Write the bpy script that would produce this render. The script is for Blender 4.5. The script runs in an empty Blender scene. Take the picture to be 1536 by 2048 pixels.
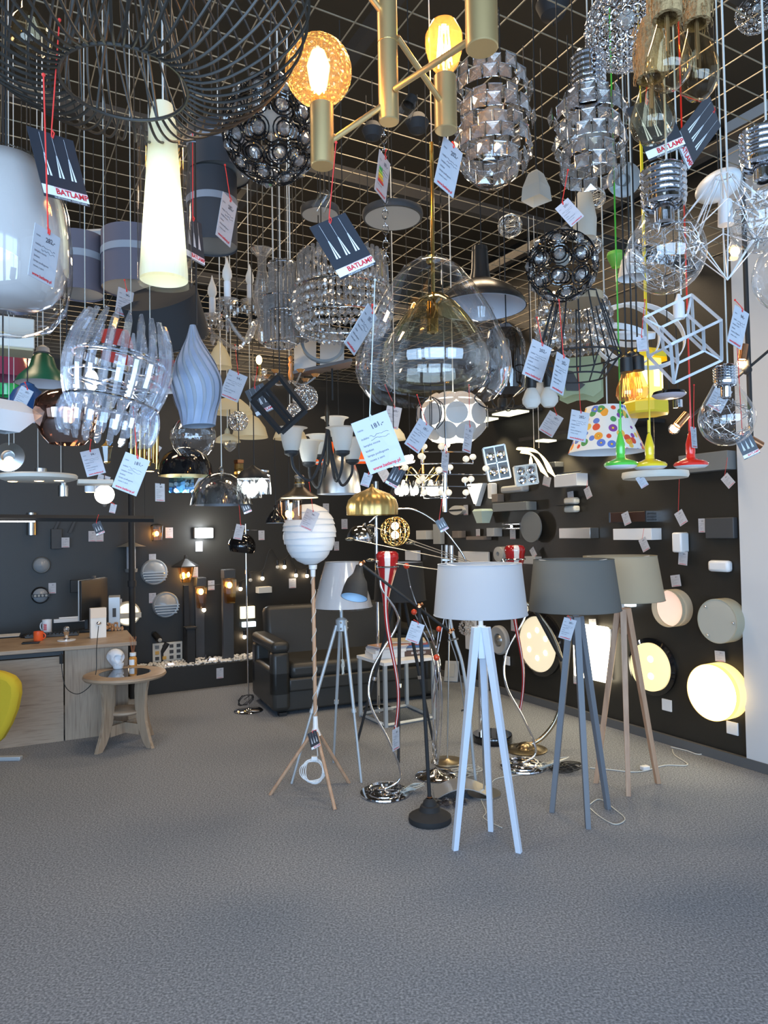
import bpy, math, random
from mathutils import Vector, Matrix, Euler
random.seed(7)
PI = math.pi
C = bpy.context.scene.collection
rad = math.radians
# ---------------------------------------------------------------- camera
F = 1430.0; HC = 1.58
CAM = Vector((0, 0, HC))
RC = (Matrix.Rotation(rad(91.7), 3, 'X') @ Matrix.Rotation(rad(-1.0), 3, 'Z'))
cd = bpy.data.cameras.new('camera'); cam = bpy.data.objects.new('camera', cd); C.objects.link(cam)
cam.matrix_world = Matrix.Translation(CAM) @ RC.to_4x4()
cd.sensor_fit = 'VERTICAL'; cd.sensor_height = 36.0; cd.lens = F * 36.0 / 2048.0; cd.clip_start = 0.02
bpy.context.scene.camera = cam
# ---------------------------------------------------------------- world, lights, exposure
sc = bpy.context.scene
sc.view_settings.view_transform = 'Standard'; sc.view_settings.look = 'None'
sc.view_settings.gamma = 1.0; sc.view_settings.use_curve_mapping = False
sc.view_settings.exposure = 0.38
w = bpy.data.worlds.new('daylight'); sc.world = w; w.use_nodes = True
w.node_tree.nodes['Background'].inputs[0].default_value = (0.62, 0.78, 1.0, 1)
w.node_tree.nodes['Background'].inputs[1].default_value = 1.0
sc.cycles.max_bounces = 6; sc.cycles.diffuse_bounces = 3; sc.cycles.glossy_bounces = 4; sc.cycles.transmission_bounces = 6; sc.cycles.transparent_max_bounces = 16
sc.cycles.sample_clamp_indirect = 6; sc.cycles.caustics_reflective = False; sc.cycles.caustics_refractive = False; sc.cycles.adaptive_threshold = 0.03
def area(name, loc, rot, sx, sy, power, col):
    l = bpy.data.lights.new(name, 'AREA'); l.shape = 'RECTANGLE'; l.size = sx; l.size_y = sy; l.energy = power; l.color = col
    o = bpy.data.objects.new(name, l); o.location = loc; o.rotation_euler = rot; C.objects.link(o); return o
# daylight through the three shop windows behind the camera
for i, x in enumerate((-2.6, 0.0, 2.6)):
    area('window_daylight', (x, -2.85, 1.75), (rad(90), 0, 0), 2.2, 2.5, 138, (0.44, 0.68, 1.0))
# warm fill lights added above the display grid to brighten the floor, no fixtures
for x, y in ((-2.2, 2.4), (0.4, 3.0), (-1.6, 5.4), (0.8, 5.4), (-0.4, 7.0)):
    area('warm_fill_light', (x, y, 4.1), (0, 0, 0), 1.0, 0.4, 26, (1.0, 0.76, 0.50))

# ---------------------------------------------------------------- pixel to place
def P(px, py, D):
    d = RC @ Vector(((px - 768) / F, (1024 - py) / F, -1)); return CAM + d * (D / d.y)
def FP(px, py, z=0.0):
    d = RC @ Vector(((px - 768) / F, (1024 - py) / F, -1)); return CAM + d * ((z - HC) / d.z)
WALLS = {'R': (Vector((2.32, 4.85, 0)), rad(-60.8)), 'B': (Vector((-2.62, 7.59, 0)), rad(29.2))}
def WP(wl, px, py, off=0.0):
    o, a = WALLS[wl]; xd = Vector((math.cos(a), math.sin(a), 0)); n = Vector((-xd.y, xd.x, 0))   # n points into the wall
    d = RC @ Vector(((px - 768) / F, (1024 - py) / F, -1))
    t = ((o - n * off) - CAM).dot(n) / d.dot(n); return CAM + d * t
ZG = 3.45   # height of the display grid

# ---------------------------------------------------------------- materials
MT = {}
def M(name, col, rough=0.5, metal=0.0, es=0.0, ec=None, coat=0.0, trans=0.0, spec=None):
    if name in MT: return MT[name]
    m = bpy.data.materials.new(name); m.use_nodes = True; b = m.node_tree.nodes['Principled BSDF']
    b.inputs['Base Color'].default_value = (*col, 1); b.inputs['Roughness'].default_value = rough; b.inputs['Metallic'].default_value = metal
    if es: b.inputs['Emission Color'].default_value = (*(ec or col), 1); b.inputs['Emission Strength'].default_value = es
    if coat: b.inputs['Coat Weight'].default_value = coat
    if trans: b.inputs['Transmission Weight'].default_value = trans
    if spec is not None: b.inputs['Specular IOR Level'].default_value = spec
    MT[name] = m; return m
def noise_bump(m, scale, strength, dist=0.01):
    nt = m.node_tree; b = nt.nodes['Principled BSDF']
    tc = nt.nodes.new('ShaderNodeTexCoord'); n = nt.nodes.new('ShaderNodeTexNoise'); n.inputs['Scale'].default_value = scale
    bp = nt.nodes.new('ShaderNodeBump'); bp.inputs['Strength'].default_value = strength; bp.inputs['Distance'].default_value = dist
    nt.links.new(tc.outputs['Object'], n.inputs['Vector']); nt.links.new(n.outputs['Fac'], bp.inputs['Height']); nt.links.new(bp.outputs['Normal'], b.inputs['Normal'])
    return m
def ramp_col(m, scale, cols, detail=4, vecscale=(1, 1, 1), kind='noise', pos=None, const=False):
    nt = m.node_tree; b = nt.nodes['Principled BSDF']
    tc = nt.nodes.new('ShaderNodeTexCoord'); mp = nt.nodes.new('ShaderNodeMapping'); mp.inputs['Scale'].default_value = vecscale
    n = nt.nodes.new('ShaderNodeTexNoise'); n.inputs['Scale'].default_value = scale; n.inputs['Detail'].default_value = detail
    r = nt.nodes.new('ShaderNodeValToRGB'); e = r.color_ramp.elements
    pos = pos or [0.3 + 0.4 * i / (len(cols) - 1) for i in range(len(cols))]
    while len(e) < len(cols): e.new(0.5)
    for i, c in enumerate(cols): e[i].position = pos[i]; e[i].color = (*c, 1)
    if const: r.color_ramp.interpolation = 'CONSTANT'
    nt.links.new(tc.outputs['Object'], mp.inputs['Vector']); nt.links.new(mp.outputs['Vector'], n.inputs['Vector'])
    nt.links.new(n.outputs['Fac'], r.inputs['Fac']); nt.links.new(r.outputs['Color'], b.inputs['Base Color']); return m
def thin(name, tint=(1, 1, 1), refl=(1, 1, 1), k=1.0, add=0.07, rough=0.02, milk=0.0, milkc=(1, 1, 1)):
    """thin clear glass: what passes through is tinted, the rest mirrors by the angle of the surface"""
    if name in MT: return MT[name]
    m = bpy.data.materials.new(name); m.use_nodes = True; nt = m.node_tree; nt.nodes.clear()
    o = nt.nodes.new('ShaderNodeOutputMaterial'); mx = nt.nodes.new('ShaderNodeMixShader')
    t = nt.nodes.new('ShaderNodeBsdfTransparent'); t.inputs[0].default_value = (*tint, 1)
    g = nt.nodes.new('ShaderNodeBsdfGlossy'); g.inputs[0].default_value = (*refl, 1); g.inputs['Roughness'].default_value = rough
    lw = nt.nodes.new('ShaderNodeLayerWeight'); lw.inputs[0].default_value = 0.35
    pw = nt.nodes.new('ShaderNodeMath'); pw.operation = 'POWER'; pw.inputs[1].default_value = 2.4
    ma = nt.nodes.new('ShaderNodeMath'); ma.operation = 'MULTIPLY_ADD'; ma.inputs[1].default_value = k * 0.9; ma.inputs[2].default_value = add; ma.use_clamp = True
    nt.links.new(lw.outputs['Facing'], pw.inputs[0]); nt.links.new(pw.outputs[0], ma.inputs[0]); nt.links.new(ma.outputs[0], mx.inputs[0])
    base = t.outputs[0]
    if milk:
        df = nt.nodes.new('ShaderNodeBsdfDiffuse'); df.inputs[0].default_value = (*milkc, 1); tl = nt.nodes.new('ShaderNodeBsdfTranslucent'); tl.inputs[0].default_value = (*milkc, 1)
        m1 = nt.nodes.new('ShaderNodeMixShader'); m1.inputs[0].default_value = 0.5; nt.links.new(df.outputs[0], m1.inputs[1]); nt.links.new(tl.outputs[0], m1.inputs[2])
        m2 = nt.nodes.new('ShaderNodeMixShader'); m2.inputs[0].default_value = milk; nt.links.new(t.outputs[0], m2.inputs[1]); nt.links.new(m1.outputs[0], m2.inputs[2]); base = m2.outputs[0]
    nt.links.new(base, mx.inputs[1]); nt.links.new(g.outputs[0], mx.inputs[2]); nt.links.new(mx.outputs[0], o.inputs[0])
    MT[name] = m; return m
def translucent(name, col, tr=0.5, es=0.0, ec=None):
    if name in MT: return MT[name]
    m = bpy.data.materials.new(name); m.use_nodes = True; nt = m.node_tree; nt.nodes.clear()
    o = nt.nodes.new('ShaderNodeOutputMaterial'); mx = nt.nodes.new('ShaderNodeMixShader'); mx.inputs[0].default_value = tr
    d = nt.nodes.new('ShaderNodeBsdfDiffuse'); d.inputs[0].default_value = (*col, 1)
    t = nt.nodes.new('ShaderNodeBsdfTranslucent'); t.inputs[0].default_value = (*col, 1)
    nt.links.new(d.outputs[0], mx.inputs[1]); nt.links.new(t.outputs[0], mx.inputs[2]); last = mx.outputs[0]
    if es:
        e = nt.nodes.new('ShaderNodeEmission'); e.inputs[0].default_value = (*(ec or col), 1); e.inputs[1].default_value = es
        a = nt.nodes.new('ShaderNodeAddShader'); nt.links.new(last, a.inputs[0]); nt.links.new(e.outputs[0], a.inputs[1]); last = a.outputs[0]
    nt.links.new(last, o.inputs[0]); MT[name] = m; return m

black = M('black_paint', (0.012, 0.012, 0.012), 0.45)
matt = M('matt_black', (0.018, 0.018, 0.019), 0.75)
gloss_black = M('gloss_black', (0.006, 0.006, 0.007), 0.06, coat=0.6)
chrome = M('chrome', (0.85, 0.85, 0.87), 0.06, 1.0)
steel = M('brushed_steel', (0.55, 0.55, 0.54), 0.3, 1.0)
silver = M('silver_paint', (0.45, 0.48, 0.50), 0.4, 0.3)
gold = M('satin_gold', (0.74, 0.52, 0.24), 0.42, 0.85)
brass = M('brass', (0.75, 0.52, 0.18), 0.15, 1.0)
copper = M('copper', (0.55, 0.26, 0.13), 0.25, 1.0)
bronze = M('dark_bronze', (0.06, 0.045, 0.03), 0.4, 0.7)
white = M('white_enamel', (0.80, 0.80, 0.80), 0.35)
offwhite = M('cream_plastic', (0.66, 0.63, 0.55), 0.5)
grey = M('grey_paint', (0.17, 0.18, 0.18), 0.5)
dgrey = M('dark_grey_paint', (0.05, 0.052, 0.055), 0.6)
lgrey = M('light_grey_paint', (0.42, 0.42, 0.41), 0.5)
red = M('red_lacquer', (0.36, 0.012, 0.014), 0.15, coat=0.5)
red_str = M('red_string', (0.75, 0.04, 0.03), 0.7)
cordw = M('white_flex', (0.62, 0.62, 0.58), 0.5)
cordb = M('black_flex', (0.01, 0.01, 0.01), 0.6)
cordc = M('clear_flex', (0.55, 0.55, 0.5), 0.3)
fsh_white = translucent('white_fabric', (0.56, 0.58, 0.62), 0.2)
fsh_grey = translucent('grey_fabric', (0.15, 0.15, 0.14), 0.1)
fsh_beige = translucent('beige_fabric', (0.42, 0.37, 0.27), 0.25)
opal = translucent('opal_glass', (0.86, 0.85, 0.80), 0.4)
frost = translucent('frosted_glass', (0.68, 0.68, 0.64), 0.45)
cream_sh = translucent('cream_shade', (0.70, 0.62, 0.42), 0.4)
clear = thin('clear_glass')
crystal = thin('cut_crystal', tint=(0.80, 0.79, 0.77), k=0.9, add=0.16, milk=0.16, milkc=(0.85, 0.85, 0.86))
acrylic = thin('acrylic', tint=(0.86, 0.88, 0.92), k=0.9, add=0.14, milk=0.14, milkc=(0.80, 0.88, 1.0))
bulb_w = M('bulb_cool', (1, 1, 1), 0.4, es=14, ec=(0.88, 0.97, 1.0))
bulb_y = M('bulb_warm', (1, 0.8, 0.5), 0.4, es=14, ec=(1.0, 0.62, 0.25))
filament = M('filament', (1, 0.7, 0.3), 0.4, es=60, ec=(1.0, 0.55, 0.18))
paper = M('white_card', (0.50, 0.505, 0.54), 0.6)
paper2 = M('shaded_card_print', (0.52, 0.52, 0.55), 0.6)
ink = M('black_ink', (0.06, 0.06, 0.08), 0.6)
redink = M('red_ink', (0.65, 0.03, 0.04), 0.6)
darkcard = M('dark_card', (0.035, 0.038, 0.048), 0.35)
whiteprint = M('white_print', (0.85, 0.87, 0.9), 0.5)
wood = ramp_col(M('grey_oak', (0.3, 0.25, 0.2), 0.5), 6, [(0.24, 0.165, 0.11), (0.37, 0.275, 0.19), (0.29, 0.21, 0.145)], vecscale=(0.6, 0.6, 9))
wood_v = ramp_col(M('grey_oak_upright', (0.3, 0.25, 0.2), 0.5), 6, [(0.24, 0.165, 0.11), (0.37, 0.275, 0.19), (0.29, 0.21, 0.145)], vecscale=(9, 9, 0.5))
beech = ramp_col(M('beech', (0.5, 0.3, 0.18), 0.5), 8, [(0.42, 0.24, 0.14), (0.55, 0.34, 0.21)], vecscale=(6, 6, 0.6))
leather = noise_bump(M('dark_leather', (0.030, 0.029, 0.026), 0.42), 90, 0.15, 0.003)
carpet = ramp_col(noise_bump(M('carpet', (0.2, 0.2, 0.2), 0.95, spec=0.1), 400, 0.08, 0.001), 110, [(0.125, 0.136, 0.155), (0.215, 0.232, 0.262), (0.35, 0.372, 0.41)], detail=5, pos=[0.32, 0.5, 0.68])
wallm = noise_bump(M('black_wall', (0.021, 0.0185, 0.0145), 0.45), 120, 0.25, 0.002)
flower = M('flower_print', (0.85, 0.8, 0.7), 0.6)
def make_flower(m):
    nt = m.node_tree; b = nt.nodes['Principled BSDF']; L = nt.links.new
    tc = nt.nodes.new('ShaderNodeTexCoord'); v = nt.nodes.new('ShaderNodeTexVoronoi'); v.inputs['Scale'].default_value = 27; L(tc.outputs['Object'], v.inputs['Vector'])
    sp = nt.nodes.new('ShaderNodeSeparateColor'); L(v.outputs['Color'], sp.inputs[0])
    r = nt.nodes.new('ShaderNodeValToRGB'); r.color_ramp.interpolation = 'CONSTANT'; e = r.color_ramp.elements
    cols = [(0.75, 0.08, 0.03), (0.9, 0.35, 0.03), (0.12, 0.2, 0.55), (0.85, 0.5, 0.08), (0.25, 0.06, 0.3), (0.08, 0.3, 0.08)]
    while len(e) < 6: e.new(0.5)
    for i, c in enumerate(cols): e[i].position = i / 6.0; e[i].color = (*c, 1)
    L(sp.outputs[0], r.inputs['Fac'])
    r2 = nt.nodes.new('ShaderNodeValToRGB'); r2.color_ramp.interpolation = 'CONSTANT'; q = r2.color_ramp.elements
    while len(q) < 4: q.new(0.5)
    for i, (p, c) in enumerate([(0, (0.9, 0.55, 0.05)), (0.13, (0.2, 0.02, 0.03)), (0.2, (1, 1, 1)), (0.5, (0, 0, 0))]): q[i].position = p; q[i].color = (*c, 1)
    L(v.outputs['Distance'], r2.inputs['Fac'])
    lt = nt.nodes.new('ShaderNodeMath'); lt.operation = 'LESS_THAN'; lt.inputs[1].default_value = 0.47; L(v.outputs['Distance'], lt.inputs[0])
    gt = nt.nodes.new('ShaderNodeMath'); gt.operation = 'LESS_THAN'; gt.inputs[1].default_value = 0.16; L(v.outputs['Distance'], gt.inputs[0])
    m1 = nt.nodes.new('ShaderNodeMix'); m1.data_type = 'RGBA'; L(lt.outputs[0], m1.inputs[0]); m1.inputs[6].default_value = (0.82, 0.78, 0.70, 1); L(r.outputs[0], m1.inputs[7])
    m2 = nt.nodes.new('ShaderNodeMix'); m2.data_type = 'RGBA'; L(gt.outputs[0], m2.inputs[0]); L(m1.outputs[2], m2.inputs[6]); L(r2.outputs[0], m2.inputs[7])
    L(m2.outputs[2], b.inputs['Base Color'])
make_flower(flower)

# ---------------------------------------------------------------- geometry
class G:
    def __init__(s): s.v = []; s.f = []; s.mi = []; s.cur = 0
    def add(s, vs, fs, mx=None):
        o = len(s.v)
        for p in vs:
            p = Vector(p)
            s.v.append(mx @ p if mx else p)
        for f in fs: s.f.append(tuple(o + i for i in f)); s.mi.append(s.cur)
        return s
    def box(s, c, d, mx=None):
        x, y, z = c; a, b, e = d[0] / 2, d[1] / 2, d[2] / 2
        vs = [(x + i * a, y + j * b, z + k * e) for k in (-1, 1) for j in (-1, 1) for i in (-1, 1)]
        return s.add(vs, [(0, 2, 3, 1), (4, 5, 7, 6), (0, 1, 5, 4), (2, 6, 7, 3), (0, 4, 6, 2), (1, 3, 7, 5)], mx)
    def lathe(s, prof, n=32, mx=None, a0=0, a1=2 * PI):
        full = abs(a1 - a0 - 2 * PI) < 1e-6; m = n if full else n + 1; vs = []; fs = []
        for r, z in prof:
            for i in range(m):
                a = a0 + (a1 - a0) * i / n; vs.append((max(r, 1e-5) * math.cos(a), max(r, 1e-5) * math.sin(a), z))
        for k in range(len(prof) - 1):
            for i in range(n):
                j = (i + 1) % m
                fs.append((k * m + i, k * m + j, (k + 1) * m + j, (k + 1) * m + i))
        return s.add(vs, fs, mx)
    def tube(s, pts, r, n=6, closed=False, mx=None):
        pts = [Vector(p) for p in pts]; N = len(pts)
        if N < 2: return s
        rs = r if isinstance(r, (list, tuple)) else [r] * N
        vs = []; fs = []; up = None
        for i in range(N):
            if closed: t = pts[(i + 1) % N] - pts[i - 1]
            else: t = pts[min(i + 1, N - 1)] - pts[max(i - 1, 0)]
            if t.length < 1e-9: t = Vector((0, 0, 1))
            t.normalize()
            if up is None:
                up = Vector((0, 0, 1)) if abs(t.z) < 0.9 else Vector((1, 0, 0))
            a = t.cross(up)
            if a.length < 1e-4: a = t.orthogonal()
            a.normalize(); b = a.cross(t); b.normalize(); up = b
            for k in range(n):
                q = 2 * PI * k / n; vs.append(pts[i] + (a * math.cos(q) + b * math.sin(q)) * rs[i])
        for i in range(N if closed else N - 1):
            j = (i + 1) % N
            for k in range(n):
                l = (k + 1) % n; fs.append((i * n + k, i * n + l, j * n + l, j * n + k))
        if not closed: fs.append(tuple(range(n))[::-1]); fs.append(tuple((N - 1) * n + k for k in range(n)))
        return s.add(vs, fs, mx)
    def beam(s, p0, p1, w0, w1, yaw=0.0):
        p0 = Vector(p0); p1 = Vector(p1); x = Vector((math.cos(yaw), math.sin(yaw), 0)); y = Vector((-x.y, x.x, 0)); vs = []
        for p, ww in ((p0, w0), (p1, w1)):
            for i, j in ((-1, -1), (1, -1), (1, 1), (-1, 1)): vs.append(p + x * i * ww / 2 + y * j * ww / 2)
        return s.add(vs, [(3, 2, 1, 0), (4, 5, 6, 7), (0, 1, 5, 4), (1, 2, 6, 5), (2, 3, 7, 6), (3, 0, 4, 7)])
    def ball(s, c, r, n=12, m=8, sz=1.0, mx=None):
        pr = [(r * math.sin(PI * k / m), -r * sz * math.cos(PI * k / m)) for k in range(m + 1)]
        T = Matrix.Translation(Vector(c)); return s.lathe(pr, n, (mx @ T) if mx else T)
    def ring(s, c, R, r, n=32, mx=None, m=6):
        pts = [(c[0] + R * math.cos(2 * PI * i / n), c[1] + R * math.sin(2 * PI * i / n), c[2]) for i in range(n)]
        return s.tube(pts, r, m, True, mx)
    def prism(s, out, y0, y1, mx=None):
        """outline in x,z pushed from y0 to y1"""
        n = len(out); vs = [(x, y0, z) for x, z in out] + [(x, y1, z) for x, z in out]
        fs = [tuple(range(n)), tuple(range(2 * n - 1, n - 1, -1))] + [(i, i + n, (i + 1) % n + n, (i + 1) % n) for i in range(n)]
        return s.add(vs, fs, mx)
    def facet(s, c, r, h, n=6, mx=None):
        T = Matrix.Translation(Vector(c)); return s.lathe([(0, -h), (r, -h * 0.15), (r * 0.75, h * 0.5), (0, h)], n, (mx @ T) if mx else T)
def mesh_of(name, g, mats, smooth=True):
    me = bpy.data.meshes.new(name); me.from_pydata([tuple(v) for v in g.v], [], g.f)
    mats = mats if isinstance(mats, (list, tuple)) else [mats]
    for m in mats: me.materials.append(m)
    if len(mats) > 1: me.polygons.foreach_set('material_index', g.mi)
    if smooth:
        me.polygons.foreach_set('use_smooth', [True] * len(me.polygons))
        try: me.set_sharp_from_angle(angle=rad(smooth if smooth is not True else 38))
        except Exception: pass
    me.update(); return me
def ob(name, g, mats, parent=None, smooth=True, bev=0, label=None):
    me = g if isinstance(g, bpy.types.Mesh) else mesh_of(name, g, mats, smooth)
    o = bpy.data.objects.new(name, me); C.objects.link(o)
    if parent: o.parent = parent
    if bev:
        b = o.modifiers.new('edge', 'BEVEL'); b.width = bev; b.segments = 2; b.limit_method = 'ANGLE'
    if label: o['label'] = label
    return o
def thing(name, label, cat, loc=(0, 0, 0), rz=0.0, group=None, rot=None):
    o = bpy.data.objects.new(name, None); C.objects.link(o); o.empty_display_size = 0.05
    o.location = loc; o.rotation_euler = rot if rot else (0, 0, rz); o['label'] = label; o['category'] = cat
    if group: o['group'] = group
    return o
def tagp(o, label, cat, group=None):
    o['label'] = label; o['category'] = cat
    if group: o['group'] = group
    return o
def struct(name, g, m, smooth=False):
    o = ob(name, g, m, None, smooth); o['kind'] = 'structure'; return o
def lamp_light(par, loc, e, col=(1, 0.75, 0.45), r=0.03):
    l = bpy.data.lights.new('bulb_light', 'POINT'); l.energy = e; l.color = col; l.shadow_soft_size = r
    o = bpy.data.objects.new('bulb_light', l); C.objects.link(o); o.location = loc; o.parent = par; return o
_tx = {}
def text_mesh(s, size, m, bold=0.0):
    k = (s, size, m.name)
    if k in _tx: return _tx[k]
    c = bpy.data.curves.new('t', 'FONT'); c.body = s; c.size = size; c.align_x = 'CENTER'; c.align_y = 'CENTER'; c.resolution_u = 2; c.offset = bold
    o = bpy.data.objects.new('t', c); C.objects.link(o)
    dg = bpy.context.evaluated_depsgraph_get(); me = bpy.data.meshes.new_from_object(o.evaluated_get(dg)); bpy.data.objects.remove(o)
    me.materials.clear(); me.materials.append(m); _tx[k] = me; return me
def text_into(g, s, size, x, z, y, ang=0.0, bold=0.0):
    """letters standing in the x,z plane, facing -y"""
    me = text_mesh(s, size, ink, bold); ca, sa = math.cos(ang), math.sin(ang)
    g.add([(x + v.co.x * ca - v.co.y * sa, y, z + v.co.x * sa + v.co.y * ca) for v in me.vertices], [tuple(p.vertices) for p in me.polygons])
def bez(pts, n=10):
    """smooth path through the points"""
    pts = [Vector(p) for p in pts]; out = []
    for i in range(len(pts) - 1):
        p0 = pts[max(i - 1, 0)]; p1 = pts[i]; p2 = pts[i + 1]; p3 = pts[min(i + 2, len(pts) - 1)]
        for k in range(n):
            t = k / n
            out.append(0.5 * ((2 * p1) + (p2 - p0) * t + (2 * p0 - 5 * p1 + 4 * p2 - p3) * t * t + (3 * p1 - p0 - 3 * p2 + p3) * t ** 3))
    out.append(pts[-1]); return out

# ---------------------------------------------------------------- the room
def wxy(wl, s, off=0.0):
    o, a = WALLS[wl]; xd = Vector((math.cos(a), math.sin(a), 0)); n = Vector((-xd.y, xd.x, 0)); return o + xd * s - n * off
def wallslab(name, p, q, z0, z1, th, m):
    p = Vector(p); q = Vector(q); d = (q - p); L = d.length; a = math.atan2(d.y, d.x)
    mx = Matrix.Translation((p.x, p.y, 0)) @ Matrix.Rotation(a, 4, 'Z')
    return struct(name, G().box((L / 2, th / 2, (z0 + z1) / 2), (L, th, z1 - z0), mx), m)
corner = Vector((-0.01, 9.045, 0))
g = G().box((0, 3.5, -0.05), (14, 15, 0.1)); struct('floor', g, carpet)
bw_left = wxy('B', -4.2); wallslab('wall_back', bw_left, corner, 0, 4.3, 0.12, wallm)
rw_end = WP('R', 1492, 1300); rw_end.z = 0
wallslab('wall_right', corner, rw_end, 0, 4.3, 0.12, wallm)
dirR = (rw_end - corner).normalized(); nR = Vector((-dirR.y, dirR.x, 0))
pillm = M('white_wall', (0.62, 0.62, 0.62), 0.7)
wallslab('wall_right_white', rw_end - nR * 0.03 + dirR * 0.0, rw_end + dirR * 2.6 - nR * 0.03, 0.05, 4.3, 0.16, pillm)
wallslab('wall_front', (6.5, -3.0, 0), (-6.5, -3.0, 0), 0, 0.45, 0.1, pillm)
g = G()
for x in (-4.1, -1.3, 1.3, 4.1): g.box((x, -3.05, 1.9), (0.12, 0.1, 2.9))
g.box((0, -3.05, 3.6), (13, 0.1, 1.4)); struct('window_1', g, dgrey)
wallslab('wall_left', (-6.5, -3.0, 0), (-6.5, 6.5, 0), 0, 4.3, 0.1, wallm)
wallslab('wall_side', (4.6, 1.5, 0), (4.6, -3, 0), 0, 4.3, 0.1, pillm)
struct('ceiling', G().box((0, 3.5, 4.35), (14, 15, 0.1)), M('black_ceiling', (0.048, 0.032, 0.014), 0.9))
bl = M('grey_baseboard', (0.10, 0.10, 0.10), 0.8)
wallslab('baseboard_right', corner - nR * 0.015, rw_end + dirR * 2.6 - nR * 0.055, 0, 0.065, 0.03, bl)
# display grid of crossing wires hung below the ceiling
g = G(); a = rad(29.2); ux = Vector((math.cos(a), math.sin(a), 0)); uy = Vector((-ux.y, ux.x, 0))
def inside(p): return (p - wxy('R', 0)).dot(-nR * -1) < 10
mxg = Matrix.Translation((0, 0, ZG)) @ Matrix.Rotation(a, 4, 'Z')
# room-aligned frame: corner position
inv = mxg.inverted(); cc = inv @ Vector((corner.x, corner.y, ZG))
x1 = cc.x - 0.02; y1 = cc.y - 0.02
nx = 54; ny = 66
for i in range(nx):
    x = x1 - 0.16 * i; g.box((x, y1 - 4.6, 0), (0.0038, 9.2, 0.0038), mxg)
for j in range(ny):
    y = y1 - 0.14 * j; g.box((x1 - 4.3, y, 0.005), (8.6, 0.0038, 0.0038), mxg)
struct('ceiling_grid', g, M('grid_wire', (0.34, 0.28, 0.19), 0.45, 0.3))
g = G()
for k in range(5): g.box((x1 - 4.3, y1 - 0.6 - 1.9 * k, 0.10), (8.6, 0.06, 0.08), mxg)
for k in range(4): g.box((x1 - 0.9 - 2.1 * k, y1 - 4.6, 0.2), (0.05, 9.2, 0.06), mxg)
struct('ceiling_beam', g, M('dark_rail', (0.03, 0.025, 0.02), 0.7))
# ---------------------------------------------------------------- ledge and things on the floor by the back wall
a = WALLS['B'][1]; e0 = FP(300, 1390); e1 = FP(505, 1366)
lx = Vector((math.cos(a), math.sin(a), 0)); ln = Vector((-lx.y, lx.x, 0))
Ls = (e0 - lx * 1.6); mxl = Matrix.Translation((Ls.x, Ls.y, 0)) @ Matrix.Rotation(a, 4, 'Z')
LZ = 0.24
struct('trim_1', G().box((2.0, 0.21, LZ / 2), (4.0, 0.42, LZ), mxl), wallm)
g = G(); rnd = random.Random(3)
for i in range(900):
    x = rnd.uniform(1.4, 3.2); y = rnd.uniform(0.03, 0.38); r = rnd.uniform(0.008, 0.018)
    g.ball((x, y, LZ + r * 0.5 + rnd.uniform(0, 0.006)), r, 6, 4, 0.7, mxl)
o = ob('pebbles', g, M('white_pebbles', (0.75, 0.73, 0.68), 0.8)); tagp(o, 'white pebbles strewn along the black ledge at the back wall', 'pebbles'); o['kind'] = 'stuff'

# ---------------------------------------------------------------- desk
dc = FP(257, 1465); da = rad(25); dm = Matrix.Translation((dc.x, dc.y, 0)) @ Matrix.Rotation(da, 4, 'Z')
desk = thing('desk', 'long grey oak reception desk with panelled front', 'desk', (dc.x, dc.y, 0), da)
ob('front_panel', G().box((-0.235, 0.01, 0.355), (0.47, 0.02, 0.71)), wood_v, desk)
ob('front_panel', G().box((-1.69, 0.005, 0.33), (2.42, 0.02, 0.66)), wood, desk)
ob('side_panel', G().box((-0.012, 0.36, 0.355), (0.024, 0.68, 0.71)), wood_v, desk)
ob('worktop', G().box((-1.45, 0.33, 0.725), (3.02, 0.80, 0.03)), wood, desk, bev=0.003)
ob('rail', G().box((-1.69, 0.05, 0.685), (2.42, 0.02, 0.045)), dgrey, desk)
def on_desk(px, py, z=0.74): return FP(px, py, z)
# monitor, seen from the side
p = on_desk(172, 1262); t = thing('computer_monitor', 'wide black computer monitor with silver rim standing on the desk', 'monitor', (p.x + 0.05, p.y + 0.05, 0.74), rad(84))
ob('screen', G().box((0, -0.003, 0.29), (0.475, 0.022, 0.355)), black, t, bev=0.004)
ob('bezel', G().box((0, 0.012, 0.29), (0.48, 0.012, 0.36)), silver, t, bev=0.003)
ob('webcam', G().box((0.0, -0.0, 0.485), (0.05, 0.03, 0.025)), dgrey, t, bev=0.006)
ob('stand', G().box((0, 0.06, 0.10), (0.05, 0.03, 0.2)).box((0, 0.05, 0.006), (0.22, 0.18, 0.012)), dgrey, t, bev=0.003)
p = on_desk(207, 1262); t = thing('computer_tower', 'small grey computer case behind the monitor on the desk', 'computer', (p.x + 0.04, p.y + 0.16, 0.74), rad(20))
ob('case', G().box((0, 0, 0.15), (0.10, 0.25, 0.30)), silver, t, bev=0.004); ob('socket_panel', G().box((0, -0.127, 0.16), (0.03, 0.006, 0.08)), dgrey, t)
p = on_desk(196, 1275); t = thing('display_box', 'tall white paper lamp box with a dark plug on the desk end', 'box', (p.x, p.y, 0.74), rad(30))
ob('box_body', G().box((0, 0, 0.125), (0.125, 0.07, 0.25)), M('white_box', (0.85, 0.8, 0.72), 0.6), t, bev=0.003)
ob('lid_flap', G().box((0, -0.036, 0.21), (0.125, 0.004, 0.085)), M('peach_box', (0.85, 0.68, 0.52), 0.6), t)
ob('emblem', G().ball((0.0, -0.04, 0.125), 0.022, 10, 6, 0.8), chrome, t)
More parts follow.
